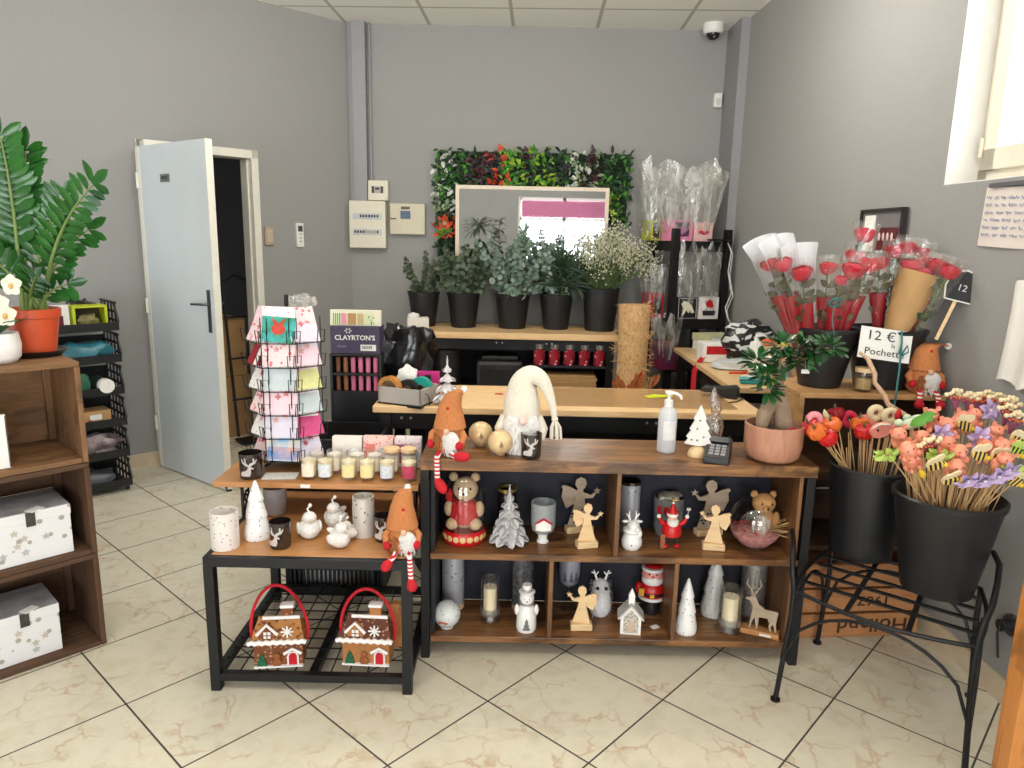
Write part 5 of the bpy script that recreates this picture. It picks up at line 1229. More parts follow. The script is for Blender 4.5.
# handwritten price sign on the right bucket
SIG = thing('price_sign', 'white handwritten 12 euro sign on the front of the right rose bucket', 'sign', (1.40, 2.697, 1.137), .02, rot=(-.17, .12, .02))
m = M(); m.box((0, 0, 0), (.2, .003, .118)); m.build('card', PAPER, SIG)
PEN = mat('black_marker', (42, 42, 46), .6)
text('12 €', 'handwriting', PEN, SIG, (-.02, -.0025, .028), .05, sx=1.2); text('la', 'handwriting', PEN, SIG, (.03, -.0025, -.002), .024); text('Pochette', 'handwriting', PEN, SIG, (0, -.0025, -.032), .036, sx=1.2)
ROSE = mat('crimson_petal', (212, 20, 54), .55, var=.35, sc=30, sub=.05); PROSE = mat('rose_pink_petal', (222, 70, 92), .55, var=.3, sc=30, sub=.05)
LINR = mat('red_tissue', (172, 18, 34), .65, var=.2, sc=20)
DRYG = mat('dried_greens', (96, 92, 64), .7, var=.4)
WTIS = mat('white_tissue', (226, 226, 228), .6, var=.05, sub=.1)
def bloom(m, c, R, seed):
    r = random.Random(seed); c = V(c)
    for k, n, top, rise, fl in ((1.0, 5, 1.05, -.1, .34), (.86, 5, .85, .0, .22), (.66, 4, .62, .1, .12), (.45, 3, .45, .2, .05)):
        off = r.uniform(0, 6)
        for i in range(n):
            a = off+2*PI*i/n+r.uniform(-.15, .15); vs = []; fs = []; G = 5; th1 = top*r.uniform(.9, 1.1)
            for u in range(G+1):
                t_ = u/G
                for w in range(G+1):
                    s_ = (w/G-.5)*2; th = 2.7-(2.7-th1-.22*s_*s_)*t_; az = a+s_*(.35+.45*sin(min(1, t_*1.3)*PI/2)); rad = R*(k+fl*t_**4)
                    vs.append(c+V((rad*sin(th)*cos(az), rad*sin(th)*sin(az), rad*.95*cos(th)+R*rise)))
            for u in range(G):
                for w in range(G): q_ = u*(G+1)+w; fs.append((q_, q_+1, q_+G+2, q_+G+1))
            m.add(vs, fs)
    m.ball((c.x, c.y, c.z+R*.2), (R*.34, R*.34, R*.45), 10, 8)
def orient(base, head):
    d = V(head)-V(base); q = V((0, 0, 1)).rotation_difference(d.normalized()); return d.length, q.to_euler()
def rose(label, base, head, R, seed, kind, grp, petal=ROSE):
    L, e = orient(base, head)
    o = thing('wrapped_rose', label, 'rose', base, 0, grp, rot=e)
    R *= 1.02; m = M(); bloom(m, (0, 0, L), R, seed); m.build('bloom', petal, o)
    m = M(); m.tube([(0, 0, .02), (0, 0, L-R*.5)], .0035, 6); m.build('stem', STEMG, o)
    r = random.Random(seed); m = M()
    for k in range(9): a = r.uniform(0, 6.3); m.leaf((0, 0, L*r.uniform(.5, .88)), (cos(a), sin(a), .6), (0, -1, .2), .055, .026, .15, .2)
    m.build('leaves', DRYG if kind != 'clear' else mat('rose_leaf', (62, 84, 50), .5, var=.3), o)
    def cone(z0, r0, z1, r1, wob, a0=0, a1=2*PI, n=18):
        m = M(); prof = [(r0+(r1-r0)*t_, z0+(z1-z0)*t_) for t_ in (0, .3, .6, .85, 1)]
        m.lathe(prof, n, (0, 0, 0), True, wob, a0, a1); m.f = [f for f in m.f if len(f) == 4]; m.mi = m.mi[:len(m.f)]; m.sm = m.sm[:len(m.f)]; return m
    if kind == 'white': cone(L*.25, .012, L+.10, .068, .1, .0, PI, 10).build('white_sleeve', WTIS, o)
    cone(L*.2, .012, L+.045, .048, .12).build('clear_wrap', ROSEW, o)
    if kind in ('red', 'white'): cone(L*.22, .011, L*.74, .032, .1).build('red_lining', LINR, o)
    return o
HB = [((.973, 2.8, 1.424), 'white', .026), ((1.011, 2.76, 1.426), 'white', .03), ((1.076, 2.74, 1.395), 'white', .032), ((1.2, 2.80, 1.415), 'red', .028), ((1.224, 2.73, 1.372), 'red', .02), ((1.277, 2.755, 1.41), 'red', .036), ((1.35, 2.79, 1.43), 'red', .032), ((1.346, 2.84, 1.544), 'clear', .032), ((1.325, 2.86, 1.462), 'red', .03)]
for i, (p, k, R) in enumerate(HB):
    b = V((1.226+(p[0]-1.226)*.22, 2.835+(p[1]-2.8)*.2, .99))
    rose('red rose in %s wrap, %s from the left in the left bucket' % ({'white': 'white paper', 'red': 'red lined', 'clear': 'tall clear'}[k], ORD[i]) if i != 4 else 'small pink rose low in the left rose bucket', b, p, R, i, k, 'wrapped roses in the left bucket', PROSE if i in (1, 4) else ROSE)
HB2 = [((1.415, 2.85, 1.437), 'red', .03), ((1.483, 2.87, 1.482), 'clear', .028), ((1.535, 2.88, 1.497), 'red', .03), ((1.497, 2.76, 1.43), 'kraft', .03), ((1.53, 2.745, 1.408), 'kraft', .028), ((1.582, 2.86, 1.481), 'clear', .024), ((1.578, 2.80, 1.44), 'red', .032), ((1.592, 2.75, 1.43), 'red', .034), ((1.585, 2.66, 1.414), 'clear', .028)]
for i, (p, k, R) in enumerate(HB2):
    b = V((1.478+(p[0]-1.478)*.15, 2.85+(p[1]-2.8)*.2, .99))
    rose('red rose %s, %s from the left in the right bucket' % ({'red': 'in red lined wrap', 'clear': 'in clear wrap', 'kraft': 'inside the kraft cone'}[k], ORD[i]), b, p, R, i+20, k, 'wrapped roses in the right bucket', PROSE if i in (3, 4) else ROSE)
o = thing('paper_cone', 'brown kraft paper cone of roses leaning in the right bucket', 'wrapping', (1.462, 2.76, 1.165), 0, rot=(-.02, .28, 0))
m = M(); m.lathe([(.04, 0), (.058, .1), (.072, .2), (.075, .245)], 20, (0, 0, 0), True, .05); m.f = [f for f in m.f if len(f) == 4]; m.mi = m.mi[:len(m.f)]; m.sm = m.sm[:len(m.f)]; m.build('paper', KRAFT, o)
o = thing('chalk_label', 'small black chalkboard tag on a pale stick in the right rose bucket', 'sign', (1.632, 2.655, 1.355), 0, rot=(-.1, .22, -.35))
oc = [(-.042, -.045), (.042, -.045), (.052, 0), (.042, .05), (0, .062), (-.042, .05), (-.052, 0)]
m = M(); m.prism([(x*1.1, z*1.1) for x, z in oc], .006); m.build('white_frame', WHITE, o)
m = M(); m.prism(oc, .002, (0, -.004, 0)); b = m.build('chalkboard', mat('chalkboard', (44, 46, 48), .8), o)
text('12', 'chalk_writing', mat('chalk', (214, 214, 210), .9), b, (0, -.0056, 0), .034)
m = M(); m.bar((-.005, .004, -.045), (-.02, .006, -.2), .012, .005); m.build('stick', PALE, o)
o = thing('twisted_branch', 'pale twisted branch leaning from the crate over the flower picks', 'branch', (0, 0, 0))
m = M(); m.tube([(1.26, 2.60, 1.12), (1.285, 2.585, 1.1), (1.30, 2.55, 1.05), (1.298, 2.54, 1.02), (1.32, 2.51, .985), (1.335, 2.5, .95), (1.375, 2.46, .925), (1.39, 2.43, .88), (1.395, 2.40, .6)], [.005, .008, .009, .008, .009, .009, .008, .007, .006], 10); m.build('branch', mat('pale_branch', (206, 172, 140), .7, var=.2), o)
o = thing('teal_ribbon', 'teal ribbon hanging down the right rose bucket', 'ribbon', (1.455, 2.685, .95))
TEAL = mat('teal_ribbon', (48, 120, 118), .5)
m = M(); m.tube([(.0, .01, .24), (.0, 0, .2), (.0, -.008, .1), (-.004, -.014, .01), (-.006, -.016, -.04)], .004, 6, flat=.4); m.build('tail', TEAL, o)
m = M()
for s_ in (-1, 1): m.tube([(0, -.006, .15), (s_*.012, -.02, .19), (s_*.018, -.022, .165), (0, -.008, .15)], .003, 6)
m.build('bow', TEAL, o)
o = thing('curl_ribbon', 'white and teal curled ribbon bow tied at the left rose bucket', 'ribbon', (1.2, 2.71, 1.29))
m = M(); m.tube([(.02*cos(a), -.01*sin(a), .016*sin(a)) for a in [2*PI*i/14 for i in range(15)]], .004, 6); m.build('loop', TEAL, o)
m = M(); m.tube([(0, 0, 0), (-.006, -.005, -.06), (.006, -.01, -.12), (.012, -.012, -.2)], .002, 5); m.build('tail', TEAL, o)
o = thing('candle_jar', 'clear jar of cream wax between the rose buckets', 'candle', (1.352, 2.73, .951))
m = M(); m.lathe([(0, 0), (.03, 0), (.034, .01), (.034, .075), (.031, .075), (.03, .01), (0, .006)], 20); m.build('glass_jar', GLASS, o)
m = M(); m.lathe([(0, .008), (.029, .01), (.029, .05), (0, .05)], 18); m.build('wax', mat('amber_wax', (196, 168, 110), .5), o)
m = M(); m.cyl((0, 0, .076), .035, .016, 20); m.build('lid', PALE, o)
# ------------------------------------------------------------ two buckets of flower picks on the iron stand
PB1, PB2 = (1.285, 2.475, .405), (1.405, 2.20, .405)
o = thing('pick_bucket', 'black bucket of pumpkin and mushroom picks at the back of the iron stand', 'flower bucket', PB1, 0, 'buckets on the iron stand'); bucket(o, .105, .136, .335)
o = thing('pick_bucket', 'larger black bucket crowded with pig, bee and flower picks, front of the iron stand', 'flower bucket', PB2, 0, 'buckets on the iron stand'); bucket(o, .106, .160, .325)
c = lambda n, k, r=.45, **q: mat(n, k, r, **q)
ORG = c('pumpkin_orange', (236, 116, 52), .35, var=.2, sc=30); RDP = c('pumpkin_red', (206, 34, 36), .3, var=.2, sc=30); DRD = c('pumpkin_dark_red', (150, 20, 30), .4); PNK = c('salmon_pink', (240, 150, 136), .5, var=.1, sc=20); MAG = c('magenta_felt', (190, 30, 70), .6); ROS = c('dusty_pink_felt', (232, 150, 156), .6); SAL = c('salmon_resin', (244, 158, 128), .4, var=.12, sc=25, sub=.1); LIL = c('lilac_petal', (206, 182, 222), .5, var=.2, sc=30, sub=.1); LIM = c('lime_felt', (190, 214, 104), .6, var=.2, sc=25); YEL = c('sun_yellow', (230, 190, 50), .5, var=.15); CRP = c('cream_felt', (236, 218, 176), .6, var=.1); PUR = c('mauve_trunk', (140, 72, 100), .6, var=.2); BGR = c('leaf_green_felt', (96, 168, 50), .5, var=.3, sc=18)
BEES = stripes('bee_stripes', (232, 200, 110), (40, 34, 28), 78, 0, .6); BEES2 = stripes('green_bee_stripes', (178, 206, 72), (40, 36, 28), 78, 0, .6)
PL_ = .34
def pick_base(kind, label):
    o = thing(kind, label, 'flower pick'); m = M(); m.tube([(0, 0, 0), (0, 0, PL_)], .0023, 6); m.build('stick', STICK, o); return o
def el(rx, rz, n=18, cx=0, cz=0, a=0): return [(cx+rx*cos(2*PI*i/n)*cos(a)-rz*sin(2*PI*i/n)*sin(a), cz+rx*cos(2*PI*i/n)*sin(a)+rz*sin(2*PI*i/n)*cos(a)) for i in range(n)]
def mk_pumpkin(kind, mt):
    o = pick_base(kind, 'x'); m = M()
    n = 32; prof = [(0, -.022), (.014, -.025), (.028, -.016), (.034, 0), (.028, .018), (.014, .023), (.004, .018)]
    vs = []; fs = []
    for r, z in prof:
        for i in range(n): a = 2*PI*i/n; q = r*(1-.13*abs(sin(4*a))**.5*(-1)-.13); vs.append((q*cos(a), q*sin(a), PL_+z))
    for j in range(len(prof)-1):
        for i in range(n): fs.append((j*n+i, j*n+(i+1) % n, (j+1)*n+(i+1) % n, (j+1)*n+i))
    m.add(vs, fs); h = m.build('pumpkin', mt, o)
    m = M(); m.tube([(0, 0, PL_+.016), (.002, 0, PL_+.03), (.006, 0, PL_+.038)], [.005, .0035, .003], 7); m.build('stalk', DRYG, h); return o
def mk_ring(kind, mt):
    o = pick_base(kind, 'x'); m = M(); k = 22; m.tube([(.02*cos(2*PI*i/k), 0, PL_+.02*sin(2*PI*i/k)) for i in range(k)], .012, 10, True); h = m.build('ring', mt, o)
    m = M(); m.ball((0, .004, PL_), (.011, .006, .011), 10, 8); m.build('ring_centre', BLACK if mt != CRP else PUR, h); return o
def mk_pig():
    o = pick_base('pig_pick', 'x'); m = M(); m.ball((0, .008, PL_-.026), (.025, .022, .024), 16, 12); m.ball((0, 0, PL_), (.024, .022, .021), 16, 12)
    for s_ in (-1, 1): m.leaf((s_*.014, 0, PL_+.014), (s_*.7, -.3, .7), (0, -1, 0), .02, .018, .2); m.ball((s_*.022, -.006, PL_-.03), (.008, .01, .012), 8, 6); m.ball((s_*.012, -.012, PL_-.046), (.008, .009, .01), 8, 6)
    b = m.build('pig_body', SAL, o)
    m = M(); m.ball((0, -.021, PL_-.003), (.0095, .006, .0075), 10, 8); m.build('snout', PNK, b)
    m = M()
    for s_ in (-1, 1): m.ball((s_*.009, -.0195, PL_+.008), .0022, 6, 4)
    m.build('eyes', BLACK, b); return o
def mk_flower():
    o = pick_base('lilac_flower_pick', 'x'); m = M()
    for lay, (n, R, tl) in enumerate(((6, .04, .1), (5, .028, .5))):
        for i in range(n): a = 2*PI*i/n+.4*lay; m.leaf((0, -.004-.004*lay, PL_), (cos(a), -tl-.2, sin(a)), (0, -1, 0), R, R*.62, .25, .2)
    m.build('petals', LIL, o); m = M(); m.ball((0, -.012, PL_), .0055, 10, 8); m.build('pearl_centre', CERAM, o); return o
def mk_bee(kind, st, wg):
    o = pick_base(kind, 'x'); m = M(); m.prism(el(.026, .016, 20, 0, PL_, -.3), .008); b = m.build('bee_body', st, o)
    for s_, (x, z, a) in enumerate(((-.012, .022, .9), (.012, .026, .5))):
        m = M(); m.prism(el(.019, .012, 16, x, PL_+z, a), .005, (0, .002+.002*s_, 0)); m.build('wing', wg, o)
    m = M(); m.ball((.024, -.003, PL_-.006), .008, 10, 8); m.build('bee_head', YEL, b); return o
def mk_tree():
    o = pick_base('blossom_tree_pick', 'x'); m = M()
    for i in range(7): x = (i-3)*.009; m.tube([(0, 0, PL_-.04), (x*.4, 0, PL_-.012), (x, U(-.006, .006), PL_+.012-abs(x)*.3)], [.005, .003, .0022], 6)
    t_ = m.build('tree_trunk', PUR, o); m = M()
    for i in range(13): x = (i-6)*.0052; m.ball((x, U(-.01, .006), PL_+.02+.012*cos(x*45)-U(0, .014)), U(.006, .0085), 7, 5)
    m.build('tree_blossom', CRP, o); m = M()
    for i in range(6): m.ball(((i-2.5)*.009, -.008, PL_+.004+U(-.004, .006)), .004, 6, 5)
    m.build('orange_berries', ORG, o); return o
def mk_frog():
    o = pick_base('lime_leaf_pick', 'x'); m = M(); r = random.Random(2)
    for i in range(16): a = r.uniform(0, 6.3); m.leaf((.008*cos(a), r.uniform(-.01, .01), PL_+.008*sin(a)), (cos(a), r.uniform(-.6, .2), sin(a)), (0, -1, 0), r.uniform(.024, .036), .02, .3, .3)
    m.build('ruffled_leaves', LIM, o); return o
def mk_bird():
    o = pick_base('green_bird_pick', 'x'); m = M(); m.ball((0, 0, PL_), (.034, .012, .018), 16, 10); m.ball((-.034, 0, PL_+.012), (.014, .011, .012), 12, 8); b = m.build('bird_body', c('pale_green_felt', (206, 222, 190), .6, var=.15), o)
    m = M(); m.leaf((-.008, -.011, PL_), (.9, -.25, .35), (0, -1, .2), .058, .036, .15); m.build('bird_wing', BGR, b); return o
def mk_face():
    o = pick_base('fish_pick', 'x'); m = M(); m.prism(el(.036, .027, 22, 0, PL_, .3), .014); m.prism([(.03, PL_+.004), (.05, PL_+.03), (.046, PL_-.012)], .008); b = m.build('fish_body', PNK, o)
    m = M(); m.tube([(-.034, -.008, PL_+.012), (-.01, -.009, PL_+.028), (.026, -.008, PL_+.024)], .0025, 6); m.build('white_outline', WHITE, b)
    m = M(); m.ball((-.014, -.008, PL_+.004), .004, 8, 6); m.build('eye', BLACK, b); return o
def mk_bud(kind, mt):
    o = pick_base(kind, 'x'); m = M(); m.lathe([(0, -.02), (.008, -.014), (.011, 0), (.007, .016), (0, .026)], 12, (0, 0, PL_)); m.build('bud', mt, o); return o
protos = {'pinkring': (lambda: mk_ring('pink_ring_pick', ROS), 'dusty pink ring pick'), 'magring': (lambda: mk_ring('magenta_ring_pick', MAG), 'magenta ring pick'), 'creamring': (lambda: mk_ring('cream_ring_pick', CRP), 'cream ring pick'),
    'redp': (lambda: mk_pumpkin('red_pumpkin_pick', RDP), 'bright red pumpkin pick'), 'dredp': (lambda: mk_pumpkin('dark_red_pumpkin_pick', DRD), 'dark red pumpkin pick'), 'orangep': (lambda: mk_pumpkin('orange_pumpkin_pick', ORG), 'orange pumpkin pick'), 'peachp': (lambda: mk_pumpkin('peach_pumpkin_pick', PNK), 'peach pumpkin pick'),
    'cream': (lambda: mk_bud('cream_bud_pick', CRP), 'cream bud pick'), 'face': (mk_face, 'salmon fish shaped pick'), 'redflower': (lambda: mk_bud('red_bud_pick', RDP), 'small red bud pick'),
    'pig': (mk_pig, 'salmon pig pick'), 'flower': (mk_flower, 'lilac flower pick'), 'bee': (lambda: mk_bee('bee_pick', BEES, CRP), 'striped bee pick'), 'frog': (mk_frog, 'ruffled lime leaf pick'), 'tree': (mk_tree, 'cream tipped tree pick'), 'bird': (mk_bird, 'green and white bird pick'), 'yellow': (lambda: mk_bee('yellow_bee_pick', BEES2, LIM), 'lime winged bee pick'), 'pencil': (lambda: mk_bud('yellow_bud_pick', YEL), 'yellow bud pick')}
made = {}
def plant(lst, bc, where, group):
    cnt = {}
    for k in lst: cnt[k[0]] = cnt.get(k[0], 0)+1
    seen = {}
    for k, x, y, z in sorted(lst, key=lambda q: q[1]/q[2]):
        i = seen[k] = seen.get(k, 0)+1
        head = V((x, y, z)); off = V((x-bc[0], y-bc[1], 0)); lim = .105 if bc is PB1 else .125
        off *= min(.62, lim/max(off.length, .01)); base = V((bc[0]+off.x, bc[1]+off.y, .725))
        d = (head-base).normalized(); e = V((0, 0, 1)).rotation_difference(d).to_euler(); loc = head-d*PL_
        lab = protos[k][1]+' in the '+where+('' if cnt[k] == 1 else ', '+ORD[i-1]+' of its kind from left')
        if k not in made:
            o = made[k] = protos[k][0](); o.location = loc; o.rotation_euler = e; o['label'] = lab; o['group'] = group
        else: o = dup(made[k], loc, rot=e, label=lab, group=group)
P2 = [('pig', 1.163, 2.04, 0.922), ('pig', 1.348, 2.26, 0.971), ('pig', 1.366, 2.2, 0.958), ('pig', 1.477, 2.3, 0.958), ('pig', 1.326, 2.06, 0.911), ('pig', 1.328, 2.12, 0.918), ('pig', 1.554, 2.24, 0.928), ('pig', 1.481, 2.1, 0.921), ('pig', 1.541, 2.34, 0.959), ('pig', 1.192, 2.15, 0.935), ('pig', 1.258, 2.14, 0.93), ('pig', 1.298, 2.02, 0.877), ('pig', 1.459, 2.05, 0.892), ('pig', 1.441, 2.12, 0.911), ('pig', 1.182, 2.06, 0.89), ('flower', 1.33, 2.17, 0.933), ('flower', 1.436, 2.15, 0.934), ('flower', 1.585, 2.34, 0.973), ('flower', 1.313, 1.99, 0.851), ('flower', 1.362, 1.99, 0.852), ('flower', 1.414, 2.01, 0.858), ('flower', 1.463, 2.04, 0.862), ('bee', 1.222, 1.99, 0.885), ('bee', 1.39, 2.06, 0.897), ('bee', 1.271, 1.99, 0.841), ('bee', 1.459, 2.08, 0.883), ('bee', 1.491, 2.04, 0.828), ('bee', 1.462, 2.26, 0.937), ('bee', 1.58, 2.18, 0.91), ('frog', 1.123, 2.07, 0.897), ('frog', 1.256, 2.03, 0.906), ('frog', 1.481, 2.04, 0.859), ('tree', 1.484, 2.36, 1.005), ('tree', 1.541, 2.38, 0.991), ('tree', 1.575, 2.38, 0.99), ('tree', 1.60, 2.38, 0.998), ('tree', 1.60, 2.27, 0.978), ('tree', 1.61, 2.34, 0.997), ('tree', 1.615, 2.29, 0.999), ('tree', 1.23, 2.05, 0.927), ('tree', 1.598, 2.23, 0.962), ('bird', 1.251, 2.2, 0.955), ('bird', 1.309, 2.26, 0.954), ('yellow', 1.538, 2.12, 0.894), ('pencil', 1.179, 1.98, 0.863)]
P1 = [('pinkring', 1.052, 2.44, 0.903), ('redp', 1.04, 2.43, 0.88), ('cream', 1.119, 2.5, 0.904), ('dredp', 1.172, 2.54, 0.902), ('magring', 1.217, 2.53, 0.887), ('orangep', 1.107, 2.42, 0.891), ('orangep', 1.041, 2.38, 0.876), ('redp', 1.076, 2.37, 0.858), ('orangep', 1.233, 2.48, 0.882), ('redp', 1.211, 2.4, 0.874), ('peachp', 1.284, 2.52, 0.884), ('face', 1.236, 2.34, 0.898), ('creamring', 1.295, 2.5, 0.918), ('creamring', 1.325, 2.46, 0.918), ('redflower', 1.319, 2.4, 0.936)]
plant(P1, PB1, 'back stand bucket', 'picks in the back bucket'); plant(P2, PB2, 'front stand bucket', 'picks in the front bucket')
m = M(); r_ = random.Random(8)
for bc, n, R in ((PB1, 26, .09), (PB2, 60, .12)):
    for k in range(n):
        a = r_.uniform(0, 6.3); q = r_.random()**.5; b = V((bc[0]+R*.5*q*cos(a), bc[1]+R*.5*q*sin(a), .42)); m.tube([b, V((bc[0]+R*1.25*q*cos(a), bc[1]+R*1.15*q*sin(a), r_.uniform(.78, .86)))], .002, 5)
o = m.build('loose_sticks', STICK); tag(o, 'bare bamboo sticks packed between the picks in both stand buckets', 'sticks', None, 'stuff')
# ------------------------------------------------------------ postcard spinner on the raised plank
SP = thing('card_spinner', 'black wire postcard spinner standing on the raised plank', 'card rack', (-.835, 2.655, .641))
m = M(); m.tube([(0, 0, .02), (0, 0, .64)], .008, 8); m.build('pole', BMETAL, SP)
m = M()
for a in (-.5, -2.4, 1.57): m.tube([(0, 0, .05), (.05*cos(a), .05*sin(a), .03), (.11*cos(a), min(.06, .11*sin(a)), .005)], .006, 6)
m.cyl((0, 0, .03), .11, .05, 6, .12); m.build('foot', BMETAL, SP)
CM = {'pink floral': speck('pink_floral_card', (236, 212, 212), (226, 116, 128), 60, .35, .5), 'white patterned': speck('white_patterned_card', (234, 230, 226), (198, 150, 156), 80, .25, .5), 'red': mat('red_card', (150, 22, 40), .45, var=.1), 'turquoise christmas': mat('turquoise_card', (58, 176, 176), .4, var=.3, sc=30, c2=(40, 130, 90)), 'grey blue': mat('grey_blue_card', (196, 206, 210), .5, var=.1, sc=30), 'sky blue beach': mat('beach_card', (110, 170, 220), .4, sc=18, c2=(232, 214, 180)), 'pale pink': mat('pale_pink_card', (238, 206, 216), .5, var=.06), 'lilac white': mat('lilac_card', (222, 214, 228), .5, var=.1), 'yellow green': mat('yellow_green_card', (222, 220, 150), .5, var=.2, sc=20), 'hot pink': mat('hot_pink_card', (214, 70, 130), .5, var=.2)}
fronts = {0: ['turquoise christmas', 'pink floral', 'grey blue', 'pale pink', 'lilac white', 'sky blue beach'], 1: ['pink floral', 'red', 'white patterned', 'pink floral', 'white patterned', 'pink floral'], 2: ['lilac white', 'pale pink', 'yellow green', 'grey blue', 'hot pink', 'lilac white'], 3: ['white patterned']*6, 4: ['pale pink']*6}
RWN = ['top', 'second', 'third', 'fourth', 'fifth', 'lowest']; CN = {0: 'front', 1: 'left', 2: 'right', 3: 'far left', 4: 'far right'}
cw, chh = .118, .112
for col, az in ((0, -1.52), (1, -2.28), (2, -.76)):
    for row in range(6):
        z = .478-.087*row; ap = .122
        pk = bpy.data.objects.new('wire_pocket', None)
        e = V((cos(az), sin(az), 0)); sd_ = V((-sin(az), cos(az), 0)); W2 = cw/2+.004
        q = lambda s, o_, zz: e*(ap+o_)+sd_*s+V((0, 0, zz))
        m = M()
        m.tube([q(-W2, 0, z), q(-W2, .022, z), q(W2, .022, z), q(W2, 0, z)], .0018, 5)
        for s in (-1, 1): m.tube([q(s*W2, .024, z), q(s*W2, .03, z+.045), q(s*W2*.55, .03, z+.045), q(s*W2*.55, .024, z)], .0018, 5); m.tube([q(s*W2, 0, z), q(s*W2, 0, z+.09)], .0018, 5)
        m.tube([q(0, 0, z), (0, 0, z)], .0018, 5); m.build('wire_pocket', BMETAL, SP)
        for n, k in enumerate((fronts[col][row], ['white patterned', 'pale pink', 'pink floral', 'lilac white', 'pink floral', 'white patterned'][(row+col) % 6])):
            lean = (.5 if col else .22) if n == 0 else (.36 if col else .1)
            loc = SP.location+q(U(-.004, .004), .014-.011*n, z+.004)
            o = thing('greeting_card', '%s card, %s row, %s column of the spinner%s' % (k, RWN[row], CN[col], '' if n == 0 else ', tucked behind the front card'), 'card', loc, 0, 'greeting cards on the spinner', rot=Euler((-lean, U(-.05, .05), az+PI/2)).to_matrix().to_euler())
            h = chh*(1.0 if n == 0 else 1.12)
            m = M(); m.box((0, 0, h/2), (cw-.004, .003, h)); b = m.build('card', CM[k], o)
            if n == 0 and k in ('pink floral', 'white patterned', 'pale pink', 'lilac white'):
                m = M(); m.prism(star_pts(U(.012, .018), .007, 4+row % 3, U(-.02, .0), h*U(.5, .62)), .001, (0, -.0025, 0)); m.prism(star_pts(U(.012, .02), .008, 5, U(.012, .026), h*U(.62, .75)), .001, (0, -.0025, 0)); m.prism(el(.03, .004, 12, 0, h*.85), .001, (0, -.0025, 0)); m.build('printed_motif', mat('motif_%d' % (row % 3), ((222, 130, 130), (232, 176, 170), (206, 90, 104))[row % 3], .6, var=.3, sc=60), b)
            if k == 'red': m = M(); m.box((0, -.0022, h/2), (.02, .001, h)); m.build('white_stripe', PAPER, b)
            if k == 'turquoise christmas': m = M(); m.prism(el(.024, .02, 14, 0, h*.42), .001, (0, -.0025, 0)); m.prism([(-.012, h*.5), (-.026, h*.8), (0, h*.6), (.026, h*.8), (.012, h*.5)], .001, (0, -.0028, 0)); m.build('red_reindeer', mat('reindeer_red', (206, 60, 36), .5, var=.3), b)
            if k == 'sky blue beach': m = M(); m.box((0, -.002, h*.25), (cw-.004, .001, h*.4)); m.build('beach_scene', mat('beach_scene', (60, 140, 210), .5, sc=14, c2=(236, 170, 120)), b)
# small clear bags on top of the spinner
o = thing('clear_bag', 'crumpled clear bag on top of the postcard spinner', 'bag', (-.79, 2.70, 1.235)); m = M(); m.crumple((0, 0, .02), (.11, .07, .05), .3, seed=4); m.build('bag_film', CELLO, o)
# ------------------------------------------------------------ sachet display tower
DT = thing('display_tower', 'black display tower of ribbon spools beside the packing desk', 'display stand', (-.715, 3.24, 0))
m = M(); m.box((-.112, .1, .485), (.012, .2, .97)); m.box((.112, .1, .485), (.012, .2, .97)); m.box((0, .194, .485), (.212, .012, .97))
for z in (.01, .5, .62, .79, .875, .965): m.box((0, .09, z), (.212, .18, .012))
m.box((0, .004, .715), (.212, .006, .14)); m.build('tower_body', BLACK, DT, bev=.002)
RBC = [(120, 78, 50), (150, 96, 60), (214, 110, 150), (222, 120, 158), (226, 128, 164), (222, 116, 156)]
for r, z in enumerate((.882, .797)):
    for i in range(6):
        m = M(); m.lathe([(.0, 0), (.011, 0), (.011, .07), (0, .07)], 12); m.build('ribbon_spool', mat('ribbon_%d' % i, RBC[i], .4), DT, (-.086+.0345*i, .03, z))
BX = thing('sachet_box', 'dark purple box printed CLAYRTON\'S with a sachet set, on top of the black tower', 'box', (-.715, 3.24, .972))
PURB = mat('dark_purple_card', (70, 58, 84), .5, var=.06)
m = M(); m.box((0, .06, .062), (.222, .12, .124)); m.build('carton', PURB, BX, bev=.002)
text("CLAYRTON'S", 'lettering', PAPER, BX, (0, -.0015, .072), .031, sx=1.0, bold=.0006); text('classic', 'lettering', mat('pale_purple', (150, 140, 164), .5), BX, (-.06, -.0015, .034), .018)
m = M()
for k in range(6): a = k*PI/3; m.at((-.03+.012*cos(a), -.001, .104+.009*sin(a)), (0, -a, 0)); m.box((0, 0, 0), (.008, .002, .004))
m.build('logo_petals', PAPER, BX)
m = M(); m.box((.06, -.001, .028), (.07, .002, .028)); lb = m.build('white_label', PAPER, BX)
m = M()
for k in range(9): m.box((.035+.005*k, -.0025, .03), (.0018 if k % 2 else .003, .001, .014))
m.build('printed_bars', PEN, lb)
o = thing('sachet_set', 'ivory packet of green, pink and kraft sachets rising from the purple box', 'packet', (-.715, 3.27, 1.097), 0, rot=(-.08, 0, 0))
m = M(); m.box((0, 0, .035), (.23, .03, .072)); m.build('packet', mat('ivory_packet', (230, 226, 200), .5, var=.04), o, bev=.003)
GRS = stripes('green_striped', (96, 142, 70), (216, 224, 190), 110, 0, .6)
for x, w, mt in ((-.085, .035, GRS), (-.052, .026, PINK), (-.015, .04, KRAFT), (.024, .03, mat('tan_sachet', (206, 180, 130), .6)), (.065, .045, speck('green_dotted', (214, 222, 180), (70, 130, 60), 90, .35))):
    m = M(); m.box((x, -.016, .03), (w-.003, .003, .05)); m.build('sachet', mt, o)
